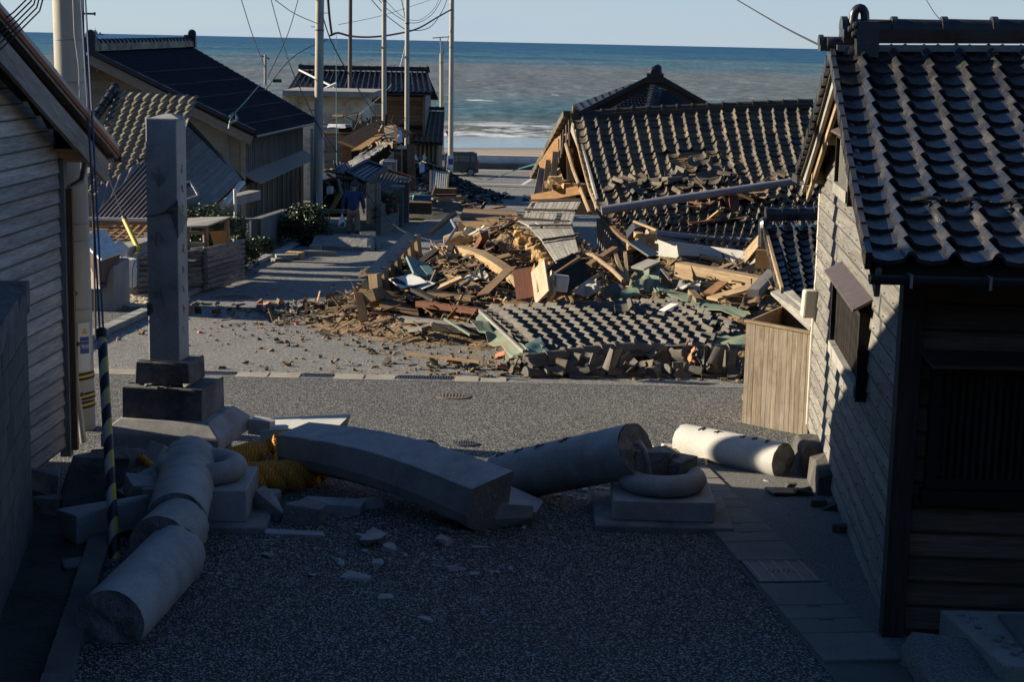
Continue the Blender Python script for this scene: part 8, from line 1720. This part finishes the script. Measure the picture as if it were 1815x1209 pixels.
# ---------------------------------------------------------------- the van
VAN = empty('van', V(P(806, 300, 121).x, 121, gz(120)), 'boxy dark green minivan parked on the coast road facing left', 'van')
T['van_glass'] = plain('van_glass', (.10, .105, .095), .1)
vp = plain('van_green', (.04, .06, .052), .22); vx1 = P(848, 300, 121).x; vx0 = vx1-3.4; z0 = gz(120); sc_ = 1.0
def sec(y, inset, prof): return prof
body = [(vx0+.05, .32), (vx0+.02, .62), (vx0+.12, .86), (vx0+.72, .98), (vx0+.98, 1.52), (vx0+1.15, 1.62), (vx0+1.5, 1.66), (vx1-.35, 1.66), (vx1-.12, 1.60), (vx1-.02, 1.05), (vx1, .45), (vx1-.06, .28), (vx0+.2, .26)]
yc_ = 121.0; hw = .74
b = MB(); n_ = len(body); vs = []
for (yy, ins) in ((-hw, .05), (-hw+.06, 0), (hw-.06, 0), (hw, .05)):
    for x, z in body: k = max(0, (z-1.0)/.66)*.10*(1 if yy in (-hw, hw) else .8); vs.append(V(x+(ins if x < (vx0+vx1)/2 else -ins), yc_+yy-(k if yy > 0 else -k), z0+z-(ins*.6 if z > 1 else 0)))
fs = [tuple(range(n_))[::-1], tuple(range(3*n_, 4*n_))]
for r_ in range(3): fs += [(r_*n_+k, r_*n_+(k+1) % n_, (r_+1)*n_+(k+1) % n_, (r_+1)*n_+k) for k in range(n_)]
b.add(vs, fs); b.build('body', vp, VAN, bevel=.03)
def vwin(x0, x1, za, zb, name='side_window', sl0=0, sl1=0):
    b = MB(); b.prism([V(x0, yc_-hw+.0, z0+za), V(x1, yc_-hw+.0, z0+za), V(x1+sl1, yc_-hw+.075, z0+zb), V(x0+sl0, yc_-hw+.075, z0+zb)], V(0, -.008, 0)); return b.build(name, T['van_glass'], VAN)
vwin(vx1-1.35, vx1-.62, 1.02, 1.45); vwin(vx1-.52, vx1-.20, 1.02, 1.45, sl1=-.05); vwin(vx0+1.05, vx1-1.45, 1.02, 1.45, sl0=.12)
b = MB(); b.prism([V(vx1-.62, yc_-hw-.005, z0+.45), V(vx1-.60, yc_-hw-.005, z0+.45), V(vx1-.60, yc_-hw-.005, z0+1.0), V(vx1-.62, yc_-hw-.005, z0+1.0)], V(0, -.004, 0)); b.build('door_seam', T['black'], VAN)
b = MB(); b.bb(vx1-1.42, vx1-1.40, yc_-hw-.006, yc_-hw, z0+.4, z0+1.0); b.build('door_seam', T['black'], VAN); b = MB(); b.bb(vx1-1.3, vx1-1.15, yc_-hw-.03, yc_-hw-.002, z0+.90, z0+.93); b.build('door_handle', T['black'], VAN)
b = MB(); b.bb(vx1-.06, vx1+.01, yc_-hw-.004, yc_-hw+.12, z0+.80, z0+1.12); b.build('tail_light', T['red'], VAN)
for wx in (vx1-.52, vx0+.60):
    for s_ in (-1, 1):
        Mw = Matrix.Translation((wx, yc_+s_*(hw-.03), z0+.29)) @ Matrix.Rotation(math.pi/2*(-s_), 4, 'X'); b = MB(); b.lathe([(.19, -.09), (.27, -.09), (.29, -.06), (.29, .06), (.27, .09), (.19, .09)], 24, Mw); w_ = b.build('wheel', T['black'], VAN, smooth=True)
        b = MB(); b.lathe([(0, .05), (.05, .06), (.17, .07), (.19, .095), (.19, -.05), (0, -.05)], 20, Mw)
        for k in range(5): a = k*1.2566; b.box(Mw @ Matrix.Rotation(a, 4, 'Z') @ Matrix.Translation((.11, 0, .075)), .17, .035, .02)
        b.build('rim', T['metal_grey'], w_)
        if s_ < 0: b = MB(); b.lathe([(.33, -.01), (.37, -.01), (.37, .01), (.33, .01)], 24, Matrix.Translation((wx, yc_-hw-.005, z0+.30)) @ Matrix.Rotation(math.pi/2, 4, 'X')); b.build('wheel_arch', T['black'], VAN)
b = MB(); b.bb(vx0+.02, vx1, yc_-hw-.01, yc_+hw+.01, z0+.24, z0+.38); b.build('sill_trim', T['black'], VAN)
b = MB(); b.bb(vx0+1.5, vx1-.4, yc_-hw+.14, yc_-hw+.17, z0+1.67, z0+1.70); b.bb(vx1-.7, vx1-.3, yc_, yc_+.04, z0+1.66, z0+1.69); b.build('roof_rail', T['black'], VAN)
b = MB(); b.bb(vx0+1.02, vx0+1.14, yc_-hw-.14, yc_-hw-.01, z0+1.0, z0+1.16); b.build('mirror', vp, VAN)

# ---------------------------------------------------------------- the walking man, seen from behind
MAN = empty('person', gp(628, 0, 49.6), 'old man in a dark blue jacket and cap walking away with a white plastic bag', 'person')
base = gp(628, 0, 49.6); s_ = 1.0
jacket = mat('jacket_blue', (.015, .026, .085), (.03, .045, .13), 6, .85, .6, .03, 9); trous = mat('trousers_khaki', (.16, .125, .08), (.22, .175, .115), 6, .9, .6, .03, 9); skin = plain('skin', (.35, .2, .14), .6); glove = plain('glove_blue', (.02, .06, .42), .6); capm = plain('cap_navy', (.045, .04, .06), .8); boot = plain('boot', (.015, .018, .03), .6)
def skinmesh(name, verts, edges, radii, m, parent, sub=2, root=0):
    me = bpy.data.meshes.new(name); me.from_pydata([tuple(base+Vector(v)) for v in verts], edges, []); me.materials.append(m); o = inst(name, me, Matrix.Identity(4), parent)
    bm_ = bmesh.new(); bm_.from_mesh(me); lay = bm_.verts.layers.skin.verify()
    for i, v in enumerate(bm_.verts): v[lay].radius = radii[i] if hasattr(radii[i], '__len__') else (radii[i], radii[i]); v[lay].use_root = (i == root)
    bm_.to_mesh(me); bm_.free(); sk = o.modifiers.new('skin', 'SKIN'); sk.use_smooth_shade = True; sb = o.modifiers.new('sub', 'SUBSURF'); sb.levels = sub; sb.render_levels = sub; return o
bodyv = [(0, 0, .82), (0, .02, 1.0), (0, .06, 1.22), (0, .11, 1.34), (.01, .17, 1.40), (.01, .20, 1.47), (.01, .21, 1.54),  # pelvis..head
         (-.10, 0, .76), (-.115, .10, .44), (-.12, .05, .09), (-.12, .16, .04), (.10, 0, .76), (.12, -.02, .44), (.125, -.16, .12), (.125, -.06, .05),
         (-.19, .08, 1.27), (-.27, .04, 1.02), (-.30, .06, .80), (-.31, .07, .73), (.19, .08, 1.27), (.27, .02, 1.02), (.30, .02, .79), (.31, .02, .72)]
bodye = [(0, 1), (1, 2), (2, 3), (3, 4), (4, 5), (5, 6), (0, 7), (7, 8), (8, 9), (9, 10), (0, 11), (11, 12), (12, 13), (13, 14), (2, 15), (15, 16), (16, 17), (17, 18), (2, 19), (19, 20), (20, 21), (21, 22)]
bodyr = [(.15, .12), (.16, .12), (.17, .13), (.08, .08), (.055, .055), (.082, .09), (.075, .085), (.09, .09), (.06, .06), (.04, .045), (.04, .03), (.09, .09), (.06, .06), (.04, .045), (.04, .03), (.06, .06), (.045, .045), (.032, .032), (.02, .03), (.06, .06), (.045, .045), (.032, .032), (.02, .03)]
skinmesh('body', bodyv, bodye, bodyr, skin, MAN)
skinmesh('jacket', [(0, 0, .74), (0, .02, .98), (0, .06, 1.2), (0, .10, 1.33), (-.20, .08, 1.26), (-.285, .04, 1.02), (-.315, .06, .84), (.20, .08, 1.26), (.285, .02, 1.02), (.315, .02, .83)], [(0, 1), (1, 2), (2, 3), (2, 4), (4, 5), (5, 6), (2, 7), (7, 8), (8, 9)], [(.20, .16), (.19, .155), (.185, .15), (.10, .10), (.095, .095), (.075, .075), (.06, .06), (.095, .095), (.075, .075), (.06, .06)], jacket, MAN)
skinmesh('trousers', [(0, 0, .84), (-.09, .01, .68), (-.12, .09, .42), (-.12, .05, .13), (.09, 0, .68), (.125, -.02, .42), (.125, -.12, .15)], [(0, 1), (1, 2), (2, 3), (0, 4), (4, 5), (5, 6)], [(.16, .13), (.115, .12), (.095, .095), (.085, .085), (.115, .12), (.095, .095), (.085, .085)], trous, MAN)
b = MB(); b.lathe([(.112, -.02), (.116, .02), (.11, .07), (.085, .115), (.04, .14), (0, .145)], 20, Matrix.Translation(base+V(.01, .205, 1.50)) @ Matrix.Rotation(.12, 4, 'X')); b.hull8([base+V(-.02, .28, 1.50), base+V(.12, .22, 1.49), base+V(.17, .30, 1.475), base+V(.04, .38, 1.475)], [base+V(-.02, .28, 1.515), base+V(.12, .22, 1.505), base+V(.17, .30, 1.485), base+V(.04, .38, 1.485)]); b.build('cap', capm, MAN, smooth=True)
b = MB(); b.lathe([(.094, -.055), (.104, -.02), (.104, .01)], 18, Matrix.Translation(base+V(.01, .20, 1.485))); b.build('hair', T['metal_grey'], MAN, smooth=True)
for s2 in (-1, 1): inst('ear', rock_mesh(skin, .025, .045, .06, 880, 20, .8), Matrix.Translation(base+V(.01+s2*.095, .21, 1.47)), MAN)
for sgn, hx, hy, hz in ((-1, -.315, .07, .78), (1, .315, .02, .77)):
    v = [(hx, hy, hz+.03), (hx, hy, hz-.03)]; e = [(0, 1)]; r_ = [(.036, .04), (.032, .042)]
    for k in range(4): o_ = len(v); yy = -.03+k*.02; v += [(hx, hy+yy, hz-.06), (hx-sgn*.015, hy+yy, hz-.10), (hx-sgn*.035, hy+yy, hz-.115)]; e += [(1, o_), (o_, o_+1), (o_+1, o_+2)]; r_ += [(.0105, .0105), (.0095, .0095), (.008, .008)]
    o_ = len(v); v += [(hx-sgn*.02, hy+.05, hz-.02), (hx-sgn*.035, hy+.06, hz-.06)]; e += [(0, o_), (o_, o_+1)]; r_ += [(.011, .011), (.009, .009)]
    skinmesh('glove', v, e, r_, glove, MAN, 1)
for sx_, yy in ((-.12, .10), (.125, -.10)):
    b = MB(); b.lathe([(.055, 0), (.062, .10), (.06, .20)], 12, Matrix.Translation(base+V(sx_, yy-.04, .02))); b.hull8([base+V(sx_-.05, yy-.09, 0), base+V(sx_+.05, yy-.09, 0), base+V(sx_+.045, yy+.18, 0), base+V(sx_-.045, yy+.18, 0)], [base+V(sx_-.045, yy-.08, .08), base+V(sx_+.045, yy-.08, .08), base+V(sx_+.035, yy+.16, .05), base+V(sx_-.035, yy+.16, .05)]); b.build('boot', boot, MAN, smooth=True)
BAG = empty('plastic_bag', base+V(-.33, .05, .5), 'white plastic shopping bag with greens in the walking man\'s left hand', 'bag'); bagm = plain('bag_white', (.6, .62, .6), .4)
b = MB(); b.lathe([(.02, .30), (.03, .24), (.07, .16), (.12, .05), (.13, -.04), (.09, -.12), (.0, -.14)], 16, Matrix.Translation(base+V(-.33, .05, .40))); bo = b.build('bag', bagm, BAG, smooth=True); d_ = bo.modifiers.new('crumple', 'DISPLACE'); tx = bpy.data.textures.new('crumple', 'CLOUDS'); tx.noise_scale = .06; d_.texture = tx; d_.strength = .03
inst('vegetables', rock_mesh(leafm, .16, .12, .14, 885, 24, .7), Matrix.Translation(base+V(-.33, -.03, .38)), BAG)
